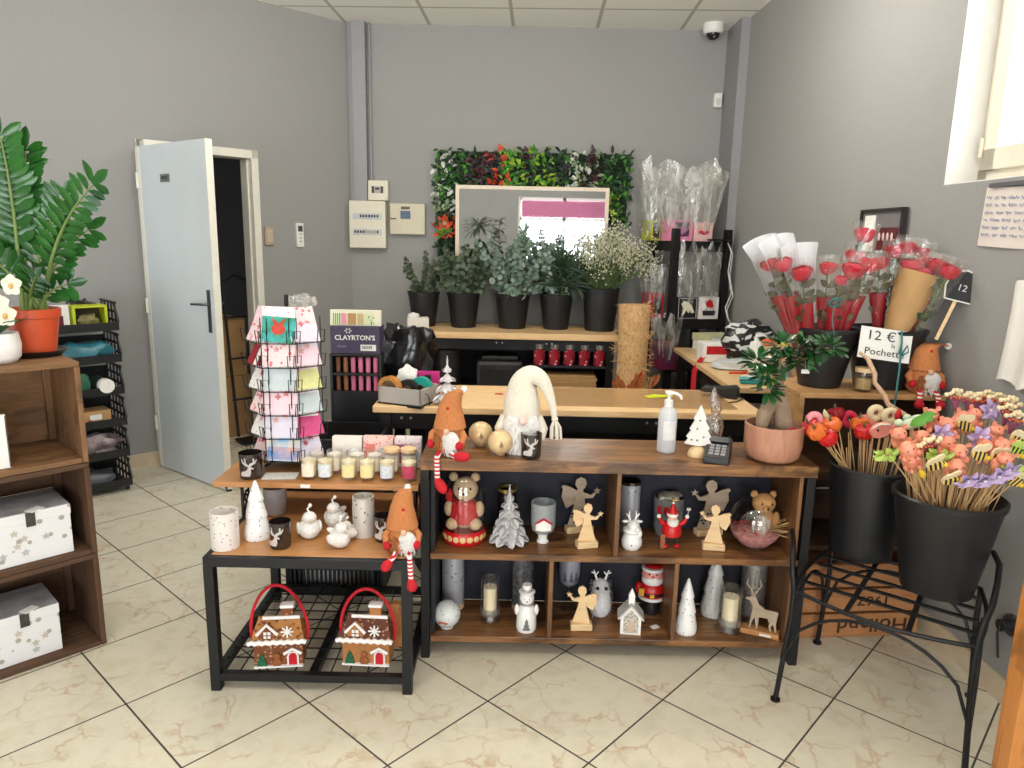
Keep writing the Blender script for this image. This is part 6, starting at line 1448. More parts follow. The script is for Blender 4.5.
# black plastic crates under and behind the low table
def plastic_crate(label, loc, W, D, H):
    o = thing('plastic_crate', label, 'crate', loc, 0, 'black plastic crates')
    m = M(); t = .012
    m.box((0, D/2, t/2), (W, D, t)); m.box((0, D-t/2, H/2), (W, t, H)); m.box((-W/2+t/2, D/2, H/2), (t, D, H)); m.box((W/2-t/2, D/2, H/2), (t, D, H))
    for z0, z1 in ((0, H*.1), (H*.3, H*.37), (H*.75, H)): m.box((0, t/2, (z0+z1)/2), (W, t, z1-z0))
    n = 20
    for i in range(n+1):
        m.box((-W/2+.02+(W-.04)*i/n, t/2, H*.43), ((W-.04)/n*.5, t, H*.68))
    m.box((0, -.004, H-.012), (W+.012, .012, .024)); m.build('crate_body', BLACK, o)
    m = M(); m.tube([(-.05, -.01, H*.9), (-.04, -.016, H*.86), (.04, -.016, H*.86), (.05, -.01, H*.9)], .005, 6); m.build('handle', BLACK, o)
    return o
plastic_crate('slotted black plastic crate on the floor behind the low table', (-.735, 2.83, 0), .41, .3, .37)
plastic_crate('slotted black plastic crate stacked behind the raised plank', (-.735, 2.83, .372), .40, .3, .31)
o = thing('slot_light_block', 'white paper sheets inside the lower slotted black crate', 'paper', (-.72, 2.875, .016)); m = M(); m.box((0, .0, .135), (.30, .04, .27)); m.build('light_through_slots', PAPER, o)  # white block added to imitate light showing through the slots
# ------------------------------------------------------------ on the packing desk
o = thing('desk_tray', 'grey tray box holding tape rolls on the left end of the packing desk', 'tray', (-.585, 3.085, .781), -.37)
m = M(); W, D, H, t = .21, .17, .075, .008
for c_, d_ in (((W/2, D/2, t/2), (W, D, t)), ((W/2, t/2, H/2), (W, t, H)), ((W/2, D-t/2, H/2), (W, t, H)), ((t/2, D/2, H/2), (t, D, H)), ((W-t/2, D/2, H/2), (t, D, H))): m.box(c_, d_)
m.build('tray_body', mat('warm_grey_plastic', (176, 170, 162), .5, var=.04), o)
m = M(); m.box((W/2, D/2, -.0001), (W+.004, D+.004, .012)); m.build('dark_base', BLACK, o)
def roll(label, x, y, z, R, r, w, mt, ax=1, name='tape_roll'):
    ob = thing(name, label, 'tape', (x, y, z), -.37)
    m = M(); m.at((0, 0, R), (PI/2, 0, 0)); m.lathe([(r, -w/2), (R, -w/2), (R, w/2), (r, w/2), (r, -w/2)], 28); m.build('roll', mt, ob)
    m = M(); m.at((0, 0, R), (PI/2, 0, 0)); m.lathe([(r*.9, -w*.45), (r*.999, -w*.45), (r*.999, w*.45), (r*.9, w*.45), (r*.9, -w*.45)], 24); m.build('core', KRAFT, ob)
roll('roll of orange tan tape hooked in the grey tray', -.535, 3.10, .79, .055, .042, .03, mat('amber_tape', (196, 130, 62), .25, coat=.5))
roll('roll of black tape in the grey tray', -.455, 3.105, .79, .048, .02, .02, BLACK)
roll('roll of teal ribbon in the grey tray', -.40, 3.125, .79, .052, .02, .03, mat('teal_foil', (40, 160, 146), .3))
o = thing('tissue_wad', 'white crumpled tissue in the back of the grey tray', 'tissue', (-.47, 3.2, .79)); m = M(); m.crumple((0, 0, .075), (.09, .06, .13), .35, seed=6); m.build('tissue', PAPER, o)
o = thing('magenta_box', 'small magenta box behind the teal ribbon', 'box', (-.385, 3.265, .781)); m = M(); m.box((0, 0, .055), (.1, .05, .11)); m.build('carton', mat('magenta_card', (196, 40, 130), .5), o); m = M(); m.box((.0, -.0255, .07), (.03, .002, .06)); m.build('dark_band', BLACK, o)
o = thing('black_bag', 'shiny black plastic bag heaped behind the grey tray', 'bag', (-.50, 3.40, .781), 0)
m = M(); m.crumple((0, 0, .14), (.24, .2, .3), .32, 14, 12, seed=7); m.build('bag_film', mat('shiny_black_film', (22, 22, 24), .18, var=.3, sc=14, bump=.6), o)
fir('white_tree', 'small white metal fir tree standing by the grey tray on the desk', (-.283, 3.09, .781), .06, .21, mat('white_enamel', (222, 216, 216), .4), 5, 7)
o = thing('cable_loop', 'thin black wire loop standing at the front edge of the desk', 'wire', (-.40, 3.055, .781)); m = M(); m.tube([(-.045, 0, 0), (-.04, -.005, .04), (0, -.008, .07), (.04, -.005, .045), (.045, 0, 0)], .002, 6); m.build('loop', BLACK, o)
o = thing('desk_label', 'small red tag lying on the packing desk', 'tag', (-.06, 3.32, .781)); m = M(); m.prism([(-.02, -.008), (.015, -.012), (.022, 0), (.012, .012), (-.018, .01)], .0015, (0, 0, 0)); b = m.build('tag_card', RED, o); b.rotation_euler = (-PI/2, 0, 0); b.location.z = .001
o = thing('yellow_note', 'bright yellow note lying on the desk behind the pump bottle', 'note', (.68, 3.33, .783)); m = M(); m.at((0, 0, 0), (0, 0, .3)); m.box((0, 0, .0006), (.1, .05, .001)); m.at((.03, .01, 0), (0, 0, -.3)); m.box((0, 0, .002), (.1, .04, .001)); m.build('note', mat('neon_yellow', (222, 226, 40), .6), o)
o = thing('tape_dispenser', 'black scanner with a handle lying at the right end of the packing desk', 'scanner', (1.0, 3.36, .7815), -.5)
m = M(); m.prism([(-.1, .02), (-.09, .045), (.0, .05), (.06, .062), (.075, .05), (.075, .0), (.02, 0), (-.02, .018)], .06); m.build('scanner_body', BLACK, o, bev=.006)
m = M(); m.tube([(.07, 0, .01), (.1, .0, .004), (.085, -.08, .003), (.06, -.12, .003)], .003, 6); m.build('cord', BLACK, o)
# ------------------------------------------------------------ on the side desk
def slab(name, label, cat, loc, rz, dims, mt, bev=.003, extra=None, g=None):
    o = thing(name, label, cat, loc, rz, g); m = M(); m.box((0, 0, dims[2]/2), dims); b = m.build(extra or 'body', mt, o, bev=bev); return o
BKL = ((.13, 'cream book at the bottom of the pile on the side desk', (222, 212, 186)), (.12, 'white book in the middle of the pile on the side desk', (234, 230, 222)), (.125, 'pale olive book on top of the pile on the side desk', (196, 192, 150)))
z = .781
for i, (w, lab, c_) in enumerate(BKL):
    o = thing('book', lab, 'book', (1.30+.01*i, 4.62+.02*i, z), .15*i, 'books on the side desk'); m = M(); m.box((0, 0, .022), (w*1.7, .22, .038)); b = m.build('pages', PAPER, o)
    m = M(); m.box((0, 0, .0015), (w*1.75, .226, .003)); m.box((0, 0, .0425), (w*1.75, .226, .003)); m.box((-w*.87, 0, .022), (.003, .226, .042)); m.build('cover', mat('book_cover_%d' % i, c_, .5), o); z += .0455
o = thing('boxed_gift', 'white box with a red label lying tilted on the side desk pile', 'box', (1.24, 4.42, .781), .1, rot=(0, .0, .1)); m = M(); m.box((0, 0, .06), (.17, .12, .12)); b = m.build('carton', PAPER, o, bev=.008); m = M(); m.box((0, -.061, .075), (.13, .002, .05)); m.build('red_label', RED, o)
o = thing('red_ribbon', 'wide red ribbon trailing over the side desk edge', 'ribbon', (1.13, 4.4, .79)); m = M(); m.tube([(.1, .0, .04), (.05, -.02, .035), (.01, -.05, -.0), (-.022, -.07, -.06), (-.026, -.08, -.3)], .022, 8, flat=.08); m.build('ribbon', RED, o)
o = thing('patterned_bag', 'black bag with white brush lettering heaped on the side desk', 'bag', (1.44, 4.38, .781)); t = NT('black_white_print'); nz = t.noise(t.coord((1, 1, 2)), 9, 2, .4, 1.5); t.bsdf(t.mix(t.ramp(nz.outputs[0], [(.55, (0, 0, 0)), (.57, (1, 1, 1))]), lin((26, 26, 28)), lin((214, 214, 214))), .3)
m = M(); m.crumple((0, 0, .12), (.32, .24, .25), .22, 12, 10, seed=12); m.build('bag_film', t.mat, o)
o = thing('white_bag', 'white folded plastic bag under the black bag on the side desk', 'bag', (1.36, 4.16, .781)); m = M(); m.crumple((0, 0, .025), (.4, .18, .06), .15, seed=15); m.build('bag_film', mat('white_film', (214, 220, 222), .3, bump=.3, sc=20), o)
o = thing('red_marker', 'red marker pen lying on the side desk', 'pen', (1.27, 3.99, .788), .1); m = M(); m.at((0, 0, 0), (0, PI/2, 0)); m.lathe([(0, -.06), (.006, -.055), (.007, .04), (.005, .045), (.003, .06)], 10); m.build('barrel', mat('orange_red', (222, 70, 40), .4), o)
o = thing('cream_tube', 'tall white cream tube standing on the side desk', 'tube', (1.335, 3.93, .781)); m = M(); m.lathe([(.0, 0), (.028, 0), (.028, .02), (.034, .03), (.036, .17), (.03, .19), (.012, .195), (.012, .21)], 20, smooth=True); m.build('tube_body', PAPER, o); m = M(); m.tube([(0, 0, .2), (0, 0, .225), (.03, -.01, .23), (.05, -.015, .222)], [.01, .012, .008, .004], 8); m.build('nozzle', WHITE, o)
o = thing('teal_stapler', 'long teal stapler at the near end of the side desk', 'stapler', (1.29, 3.70, .781), -.05); m = M(); m.box((0, 0, .01), (.2, .04, .016)); m.build('base', mat('teal_plastic', (40, 150, 160), .35), o, bev=.004); m = M(); m.box((-.02, 0, .03), (.17, .03, .018)); m.build('arm', mat('aqua_plastic', (120, 200, 200), .35), o, bev=.005); m = M(); m.box((-.05, -.0, .0405), (.09, .022, .003)); m.build('white_strip', PAPER, o)
o = thing('craft_box', 'small pale wooden box of ornaments behind the left rose bucket', 'box', (1.47, 4.02, .781), .1); m = M(); W, D, H = .2, .16, .17
for c_, d_ in (((0, -D/2, H/2), (W, .01, H)), ((0, D/2, H/2), (W, .01, H)), ((-W/2, 0, H/2), (.01, D-.01, H)), ((W/2, 0, H/2), (.01, D-.01, H)), ((0, 0, .005), (W-.01, D-.01, .01))): m.box(c_, d_)
m.build('box_body', PALE, o)
for x, c_, nm in ((-.05, (232, 96, 50), 'orange'), (.03, (206, 190, 80), 'yellow')):
    q_ = thing('bauble', nm+' bauble sticking out of the small wooden box', 'ornament', (1.47+x, 4.0, .90)); m = M(); m.ball((0, 0, .04), .042, 14, 10); m.build('ball', mat('bauble_'+nm, c_, .4), q_); m = M(); m.cyl((0, 0, .078), .008, .01, 8); m.build('cap', SILV, q_)
o = thing('desk_laptop', 'grey flat card reader stand leaning by the white tube', 'device', (1.47, 3.83, .781), .2); m = M(); m.bar((-.07, 0, .1), (.09, 0, .05), .12, .012); m.bar((.0, 0, .075), (.03, 0, .0), .03, .03); m.build('device_body', GREYW, o)
# ------------------------------------------------------------ corner rack contents
def rk(x, y, z): return RK.matrix_basis @ V((x, y, z))
RA = math.radians(16)
def cellowrap(name, par, w, d, h, z, seed, flare=1.9):
    m = M(); r = random.Random(seed); rings = []; n = 26
    for j in range(8):
        t_ = j/7; rg = []
        for i in range(n):
            a = 2*PI*i/n; k = 1+(flare-1)*t_; jag = .12*t_*math.sin(i*2.3+seed)+r.uniform(-.03, .03)*t_
            x, y = cos(a), sin(a); s_ = 1/max(abs(x), abs(y))**.7
            rg.append((x*s_*w/2*k*(1+jag)*(1+(.0 if t_ < .2 else .0)), y*s_*d/2*(1+(k-1)*.25)*(1+jag), z+h*t_*(1+.1*math.sin(i*1.7+seed)*t_+.05*math.sin(i*4.1)*t_)))
        rings.append(rg)
    m.loft(rings, True, False); return m.build(name, CELLO, par)
def giftbox(label, x, y, z, w, d, h, base, parts, seed=None, ch=.3, fl=2.3, g='gift boxes on the corner rack'):
    o = thing('gift_box', label, 'gift box', rk(x, y, z), RA, g)
    m = M(); m.box((0, 0, h/2), (w, d, h)); m.build('carton', base, o, bev=.003)
    for nm, mm, mt in parts: mm.build(nm, mt, o)
    if seed is not None: cellowrap('cellophane', o, w*1.04, d*1.04, ch, h*.35, seed, fl)
    return o
heart = [(0, -.03), (-.03, .005), (-.028, .022), (-.014, .028), (0, .016), (.014, .028), (.028, .022), (.03, .005)]
ZA, ZB = 1.506, .966
giftbox('pink box with a heart window and cellophane, centre of the rack top', .07, .12, ZA, .17, .14, .145, mat('candy_pink', (232, 140, 176), .4), [('window', M().box((0, -.071, .08), (.11, .003, .095)), mat('plum_window', (96, 60, 86), .3, sc=40, var=.4)), ('heart', M().prism(heart, .003, (0, -.074, .07)), mat('lilac_heart', (206, 130, 180), .4))], 3, .46, 3.0)
giftbox('peach box with pink lips, right on the rack top', .235, .11, ZA, .14, .14, .13, mat('peach_card', (236, 190, 186), .4), [('lips', M().prism([(-.05, .005), (-.02, .016), (0, .01), (.02, .016), (.05, .005), (.0, -.016)], .003, (0, -.072, .06)), mat('lips_pink', (206, 40, 90), .4)), ('yellow_swoosh', M().prism([(-.045, .02), (0, .032), (.04, .02), (0, .024)], .003, (0, -.072, .062)), YEL)], 5, .42, 2.2)
giftbox('yellow edged window box at the left end of the rack top', -.06, .26, ZA, .07, .16, .14, mat('olive_yellow', (176, 176, 50), .5), [('window', M().box((0, -.081, .07), (.05, .003, .11)), mat('dark_window', (50, 50, 40), .3))], 8, .4)
giftbox('black box with a white lily, middle shelf of the rack', .115, .03, ZB, .155, .1, .155, mat('black_card', (26, 24, 28), .4), [('lily', M().prism([(-.05, .03), (-.03, .05), (.0, .045), (.03, .02), (.055, -.03), (.03, -.035), (.02, -.01), (.01, -.035), (-.01, -.012), (-.03, -.05), (-.045, -.05), (-.03, -.005)], .003, (0, -.052, .078)), mat('lily_white', (230, 226, 200), .5)), ('thin_border', M().box((0, -.0505, .147), (.14, .002, .002)).box((0, -.0505, .008), (.14, .002, .002)).box((-.069, -.0505, .078), (.002, .002, .14)).box((.069, -.0505, .078), (.002, .002, .14)), PAPER)], 11, .46, 1.15)
giftbox('white box with a red cap in a dark bowl, middle shelf of the rack', .285, .03, ZB, .155, .1, .155, mat('white_card', (232, 228, 226), .4), [('red_cap', M().prism([(-.03, 0), (-.022, .034), (.0, .05), (.02, .04), (.034, .01), (.03, -.01)], .003, (0, -.052, .09)), RED), ('dark_bowl', M().prism([(-.052, .01), (.052, .01), (.045, -.024), (-.045, -.024)], .004, (0, -.052, .05)), mat('bowl_black', (50, 40, 44), .4)), ('cap_trim', M().ball((-.035, -.053, .085), (.014, .003, .02), 10, 6), PAPER)], 14, .46, 1.15)
giftbox('red window box at the left side of the rack middle shelf', -.05, .2, ZB, .1, .17, .17, mat('crimson_card', (176, 40, 60), .45), [('window', M().box((0, -.086, .08), (.06, .003, .11)), mat('dark_window', (50, 50, 40)))], 17, .3, 1.4)
m = M(); m.box((RW/2, RD/2, .6), (RW, RD, .024)); m.build('rack_shelf', BMETAL, RK)
giftbox('plum coloured wrapped box low on the left of the rack', -.02, .03, .613, .13, .15, .2, mat('plum_card', (110, 30, 60), .45), [('window', M().box((0, -.076, .1), (.08, .003, .12)), mat('plum_window', (96, 60, 86)))], 19, .3, 1.5)
o = thing('black_dish', 'flat black dish on the right of the rack top edge', 'dish', rk(.34, -.005, ZA+.004), RA); m = M(); m.lathe([(0, 0), (.07, 0), (.09, .014), (.086, .014), (.068, .006), (0, .006)], 24); m.build('dish_body', BLACK, o)
o = thing('white_cable', 'white cable hanging down the right post of the corner rack', 'cable', (0, 0, 0))
pp = [rk(.39, -.03, 1.5), rk(.42, -.035, 1.44), rk(.41, -.03, 1.3), rk(.45, -.03, 1.15), rk(.41, -.03, 1.05), rk(.43, -.03, .98)]+[V((1.53, 5.0, .92)), V((1.56, 4.7, .9)), V((1.57, 4.5, .80))]
m = M(); m.tube(pp, .004, 6); m.build('cable', WHITE, o)
m = M(); m.tube([p+V((.012, .0, -.02)) for p in pp[:6]], .003, 6); m.build('second_strand', WHITE, o)
# ------------------------------------------------------------ beside and inside the flower counter
STRAW = wood('woven_straw', (150, 108, 64), (216, 172, 118), (232, 196, 146), (26, 26, 16), .9, 3, 1.0)
o = thing('straw_roll', 'tall roll of woven straw matting standing by the flower counter', 'roll', (.775, 4.62, 0)); m = M(); m.lathe([(.0, 0), (.1, 0), (.1, .5), (.095, .8), (.102, 1.1), (.02, 1.1), (.02, 1.06), (0, 1.06)], 26, wob=.02); m.build('matting', STRAW, o)
m = M(); r_ = random.Random(6)
for k in range(420): a = r_.uniform(0, 6.3); z = r_.uniform(.6, 1.1); m.leaf((.101*cos(a), .101*sin(a), z), (cos(a)*.2-sin(a)*r_.uniform(-1, 1), sin(a)*.2+cos(a)*r_.uniform(-1, 1), r_.uniform(-.7, .7)), (cos(a), sin(a), 0), .07, .005, .1, 0, 1)
m.build('loose_straw', STRAW, o)
o = thing('dried_bunch', 'bunch of dried orange and red stems before the straw roll', 'dried flowers', (.72, 4.2, 0)); m = M(); m2 = M(); m3 = M()
for k in range(26):
    a = r_.uniform(-1, 1); e = V((a*.12, r_.uniform(-.05, .05), r_.uniform(.60, .71))); m3.tube([(0, 0, .0), e], .003, 4); (m if k % 3 else m2).leaf(e-V((0, 0, .06)), (a*.5, -.2, 1), (0, -1, 0), .1, .03, .2)
m3.build('stems', STICK, o); m.build('orange_leaves', mat('dried_orange', (206, 120, 64), .7, var=.3), o); m2.build('red_leaves', mat('dried_red', (206, 60, 30), .6, var=.3), o)
o = bpy.data.objects.get('flower_counter'); m = M(); m.box((.41, 5.2, .612), (.56, .3, .014)); m.build('inner_shelf', DARK, o)
CUP = speck('red_patterned_cup', (150, 26, 44), (226, 190, 190), 45, .36, .35)
for i in range(5):
    o = thing('patterned_cup', 'dark red patterned cup on the shelf below the flower counter, %s from the left' % ORD[i], 'cup', (.19+.107*i, 5.10, .62), 0, 'cups below the flower counter')
    m = M(); m.lathe([(0, 0), (.036, 0), (.046, .12), (.043, .12), (.034, .006), (0, .006)], 20); m.build('cup_body', CUP, o); m = M(); m.lathe([(.047, .117), (.049, .121), (.049, .15), (.046, .15), (.044, .121)], 20); m.build('clear_rim', CELLO, o)
o = thing('kraft_stack', 'stack of brown paper sheets below the red cups', 'paper stack', (.40, 5.16, .432)); 
m = M()
for k in range(6): m.at((U(-.006, .006), U(-.006, .006), .02*k), (0, 0, U(-.02, .02))); m.box((0, 0, .01), (.4, .2, .018))
m.build('sheets', KRAFT, o)
o = thing('black_printer', 'black printer on the shelf inside the flower counter', 'printer', (-.09, 5.2, .432)); m = M(); m.box((0, 0, .11), (.34, .24, .2)); m.build('printer_body', BLACK, o, bev=.03); m = M(); m.box((0, -.12, .16), (.2, .02, .03)); m.build('output_slot', mat('dark_gloss', (60, 60, 64), .2), o); m = M(); m.box((0, -.02, .225), (.26, .16, .03)); m.build('lid', BLACK, o, bev=.008)
o = thing('black_bin', 'black round tub on the left inside the flower counter', 'bin', (-.47, 5.2, .432)); bucket(o, .09, .11, .28, 'tub')
o = thing('wicker_box', 'small whitish open box at the left end of the flower counter', 'box', (-.79, 5.02, 0)); 
C.objects.unlink(o); bpy.data.objects.remove(o)
o = thing('tissue_box', 'small ivory box at the front left corner of the flower counter', 'box', (-.675, 5.09, .851), .2); m = M(); m.box((0, 0, .045), (.15, .09, .09)); m.build('carton', CBW, o, bev=.004); m = M(); m.crumple((-.03, 0, .1), (.08, .05, .04), .3, seed=3); m.build('tissue', PAPER, o)
# ------------------------------------------------------------ things on the walls
def wallbox(name, label, cat, x, z, w, h, d, mt=CREAM): 
    o = thing(name, label, cat, (x, YB, z)); m = M(); m.box((0, -d/2, 0), (w, d, h)); m.build('housing', mt, o, bev=.005); return o
o = wallbox('breaker_panel', 'cream breaker panel with two rows of switches on the back wall', 'fuse box', -1.108, 1.58, .272, .345, .09)
for r, z in enumerate((.06, -.055)):
    m = M(); m.box((0, -.091, z), (.215, .004, .045)); w_ = m.build('breaker_row', mat('pale_grey_strip', (196, 200, 200), .4), o)
    for k in range(9):
        if r == 0 and k < 2: continue
        m = M(); m.box((-.09+.021*k, -.096, z+.002), (.012, .01, .018)); m.build('breaker_switch', mat('dark_switch', (50, 54, 60), .4) if not (r == 1 and 4 <= k < 8) else mat('tan_switch', (176, 150, 130), .5), w_)
m = M(); m.box((0, -.091, -.115), (.23, .004, .06)); m.build('blank_cover', CREAM, o)
o = wallbox('meter_box', 'small cream fuse box above the breaker panel', 'fuse box', -1.026, 1.829, .148, .145, .08)
m = M(); m.box((-.005, -.081, .005), (.085, .003, .05)); w_ = m.build('fuse_window', mat('window_grey', (176, 166, 160), .3), o)
for x in (-.037, .03): m = M(); m.box((x, -.084, .005), (.018, .006, .048)); m.build('fuse_switch', mat('dark_brown', (70, 50, 46), .4), w_)
m = M(); m.box((-.005, -.084, .012), (.03, .006, .014)); m.build('fuse_lever', BLACK, w_)
o = wallbox('alarm_keypad', 'cream alarm box with blue keypad right of the breaker panel', 'alarm panel', -.812, 1.627, .262, .228, .06, mat('beige_alarm', (206, 198, 172), .45, var=.04))
m = M(); m.box((-.014, -.061, .03), (.075, .004, .058)); w_ = m.build('keypad', mat('blue_grey_keypad', (70, 88, 116), .4), o)
for r in range(3):
    for k in range(3): m = M(); m.box((-.036+.022*k, -.065, .046-.017*r), (.015, .005, .011)); m.build('key', mat('blue_key', (96, 116, 146), .5), w_)
m = M(); m.box((-.014, -.061, .08), (.065, .004, .02)); m.build('display', mat('dark_amber', (70, 56, 40), .2), o)
m = M(); m.box((-.105, -.061, .0), (.045, .004, .008)); m.build('lock_slot', BLACK, o)
def dwall(name, label, cat, s, z, w, h, d, mt):
    o = thing(name, label, cat, dg(s, 0, z), PI/4); m = M(); m.box((0, -d/2, 0), (w, d, h)); m.build('housing', mt, o, bev=.003); return o
o = dwall('wall_switch', 'beige wall switch plate right of the door frame', 'switch', .67, 1.482, .066, .125, .02, mat('beige_plate', (176, 158, 136), .5)); m = M(); m.box((0, -.022, 0), (.04, .006, .09)); m.build('rocker', mat('beige_rocker', (190, 176, 154), .4), o)
o = dwall('remote_control', 'white air conditioner remote on the wall between door and breaker panel', 'remote', .436, 1.492, .056, .17, .02, WHITE); m = M(); m.box((0, -.021, .045), (.034, .003, .04)); m.build('display', mat('dark_lcd', (70, 76, 78), .2), o)
for z in (.006, -.02, -.045): m = M(); m.box((0, -.021, z), (.016, .003, .01)); m.build('button', GREYW, o)
o = thing('dome_camera', 'white dome security camera under the ceiling in the back right corner', 'camera', (1.36, 5.46, ZC)); m = M(); m.lathe([(.0, 0), (.07, 0), (.072, -.05), (.06, -.065), (0, -.065)][::-1], 26); m.build('housing', WHITE, o); m = M(); m.ball((0, 0, -.062), (.048, .048, .045), 20, 12); m.build('dark_dome', mat('dome_black', (30, 30, 34), .08), o)
m = M(); m.ball((0, -.03, -.085), .012, 10, 8); m.build('lens', mat('lens_grey', (130, 130, 134), .1), o)
o = wallbox('motion_sensor', 'small white motion sensor high on the back wall beside the column', 'sensor', 1.46, 2.52, .055, .1, .045, WHITE); m = M(); m.box((0, -.046, -.012), (.034, .004, .045)); m.build('sensor_window', mat('sensor_grey', (206, 204, 196), .2), o)
# right wall
def rw_thing(name, label, cat, y, z): 
    o = thing(name, label, cat, (rwx(y), y, z), -PI/2+WANG); return o
o = rw_thing('picture_frame', 'dark framed picture board on the right wall above the roses', 'picture', 3.27, 1.56)
m = M(); m.box((0, -.012, 0), (.34, .02, .2)); m.build('backing', mat('grey_board', (120, 116, 116), .6), o)
m = M()
for c_, d_ in (((0, -.02, .095), (.35, .024, .014)), ((0, -.02, -.095), (.35, .024, .014)), ((.17, -.02, 0), (.014, .024, .18)), ((-.17, -.02, 0), (.014, .024, .18))): m.box(c_, d_)
m.build('frame', mat('dark_frame', (46, 34, 34), .4), o)
m = M(); m.box((-.095, -.023, -.005), (.09, .003, .16)); m.build('white_leaflet', PAPER, o)
m = M(); m.box((.06, -.023, -.03), (.16, .003, .1)); pp_ = m.build('red_photo', mat('red_photo', (120, 40, 48), .4, sc=40, var=.6), o)
m = M()
for k in range(4): m.ball((.0+.034*k, -.026, -.02), (.009, .003, .018), 8, 6)
m.build('pale_figures', mat('pale_figures', (226, 206, 200), .5), pp_)
SCR = mat('blue_ink', (120, 128, 170), .7)
def sheet(label, y, z, w, h, lines, seed, rz=0):
    o = rw_thing('handwritten_sheet', label, 'notice', y, z); o.rotation_euler.y = rz
    m = M(); n = 8; vs = [(-w/2+w*i/n, -.004-.006*abs(sin(i*.8)), zz) for zz in (-h/2, h/2) for i in range(n+1)]
    m.add(vs, [(i, i+1, n+2+i, n+1+i) for i in range(n)]); m.add([(x, y_+.003, zz) for x, y_, zz in vs], [(n+1+i, n+2+i, i+1, i) for i in range(n)]); m.build('paper', mat('aged_sheet', (224, 214, 204), .7, var=.03), o)
    r = random.Random(seed); 
    for l in range(lines):
        x = -w/2+.02; zz = h/2-.035-l*(h-.05)/lines; m = M()
        while x < w/2-.04:
            L = r.uniform(.02, .05); k = int(L/.003); m.tube([(x+L*i/k, -.0125, zz+.006*sin(i*1.6+r.uniform(0, .8))*r.uniform(.4, 1.3)) for i in range(k+1)], .0011, 4); x += L+.012
        m.build('handwriting', SCR, o)
    return o
sheet('white sheet of blue handwriting pinned below the high window', 2.42, 1.60, .43, .2, 6, 3, .04)
o = rw_thing('sheet_clip', 'dark strip pinning the handwritten sheet under the window', 'clip', 2.44, 1.713); m = M(); m.box((0, -.012, 0), (.32, .014, .014)); m.build('bar', mat('grey_clip', (96, 96, 98), .4), o)
o = rw_thing('hanging_cloth', 'white cloth hanging on the right wall at the frame edge', 'cloth', 2.28, 1.22); m = M(); n = 14; vs = []
for zz in (-.16, -.05, .08, .17):
    for i in range(n+1): vs.append((-.13+.28*i/n-(zz < -.1)*.012, -.012-.010*sin(i*1.3)-.006*(zz < 0), zz+.012*sin(i*.9)))
m.add(vs, [(j*(n+1)+i, j*(n+1)+i+1, (j+1)*(n+1)+i+1, (j+1)*(n+1)+i) for j in range(3) for i in range(n)]); m.build('cloth', mat('white_cloth', (226, 222, 214), .85, var=.05), o)
o = rw_thing('wall_socket', 'dark wall socket with a plug low on the right wall', 'socket', 2.19, .28); m = M(); m.at((0, 0, 0), (PI/2, 0, 0)); m.cyl((0, 0, 0), .036, .012, 20); m.build('plate', mat('dark_socket', (60, 58, 58), .4), o); m = M(); m.at((0, -.012, 0), (PI/2, 0, 0)); m.cyl((0, 0, 0), .02, .035, 14); m.build('plug', BLACK, o); m = M(); m.tube([(0, -.045, 0), (0, -.05, -.03), (-.005, -.03, -.12)], .004, 6); m.build('cord', BLACK, o)
# ------------------------------------------------------------ left side: patterned boxes, basket tower
GPAT = speck('festive_box_pattern', (226, 224, 224), (168, 160, 150), 34, .3, .5)
GTOP = mat('grey_marbled_lid', (176, 174, 178), .5, var=.35, sc=14)
def pat_box(label, u, v, z, w, d, h):
    o = thing('patterned_box', label, 'gift box', ck(u+w/2, v, z), CA+PI, 'festive boxes in the crates')
    m = M(); m.box((0, d/2, h*.42), (w, d, h*.84)); m.build('box_body', GPAT, o, bev=.002)
    m = M(); m.box((0, d/2, h*.9), (w+.004, d+.004, h*.2)); lid = m.build('lid', GPAT, o, bev=.002)
    m = M(); m.box((0, d/2, h*1.0015), (w, d, .002)); m.build('lid_top', GTOP, lid)
    m = M(); m.box((w*.24, -.004, h*.86), (.028, .003, .05), 0); t_ = m.build('dark_tag', mat('dark_tag', (74, 72, 64), .5, sc=60, var=.5), o); m = M(); m.box((w*.24+.018, .012, h*1.01), (.05, .034, .003), .5); m.build('white_tag', PAPER, o)
    r = random.Random(int(z*100)); 
    for k in range(7):
        m = M(); m.prism(star_pts(.014, .007, 5, r.uniform(-.2, .22), r.uniform(.03, h*.72)), .001, (0, -.0012, 0)); m.build('star_print', mat('taupe_print', (198, 188, 174), .5) if k % 2 else mat('grey_print', (184, 184, 188), .5), o)
    return o
pat_box('white festive patterned box in the middle crate of the left stack', .068, .025, .3792, .46, .21, .178)
pat_box('white festive patterned box in the floor level crate of the left stack', .132, .04, .0188, .4, .21, .178)
o = thing('white_board', 'white edge of a framed card at the far left inside the top crate', 'frame', ck(.33, .05, .7192), CA+PI); m = M(); m.box((0, 0, .09), (.22, .02, .18)); m.build('board', PAPER, o); m = M(); m.box((.108, -.0105, .09), (.003, .003, .176)); m.build('dark_edge', mat('dark_edge', (90, 80, 80), .5), o)
TW = thing('basket_tower', 'tall tower of stacked black plastic baskets beside the door', 'basket tower', V((-2.235, 4.058, 0))+V((-.70, -.71, 0))*.36, math.radians(45))
BW, BD = .36, .28
TZS = (.035, .215, .40, .585, .77, .95)
for i, z in enumerate(TZS):
    m = M(); m.box((BW/2, BD/2, z), (BW, BD, .01)); m.box((BW/2, -.012, z+.02), (BW, .01, .045))
    m.box((BW/2, BD, z+.06), (BW, .008, .13)); h = .15
    for x in (.004, BW-.004):
        for k in range(5): m.box((x, .02+k*(BD-.04)/4, z+h/2), (.008, .012, h))
        for zz in (.05, .1, h): m.box((x, BD/2, z+zz), (.008, BD, .012))
        m.bar((x, -.03, z+.045), (x, .04, z+h), .008, .014)
    m.build('basket', BLACK, TW)
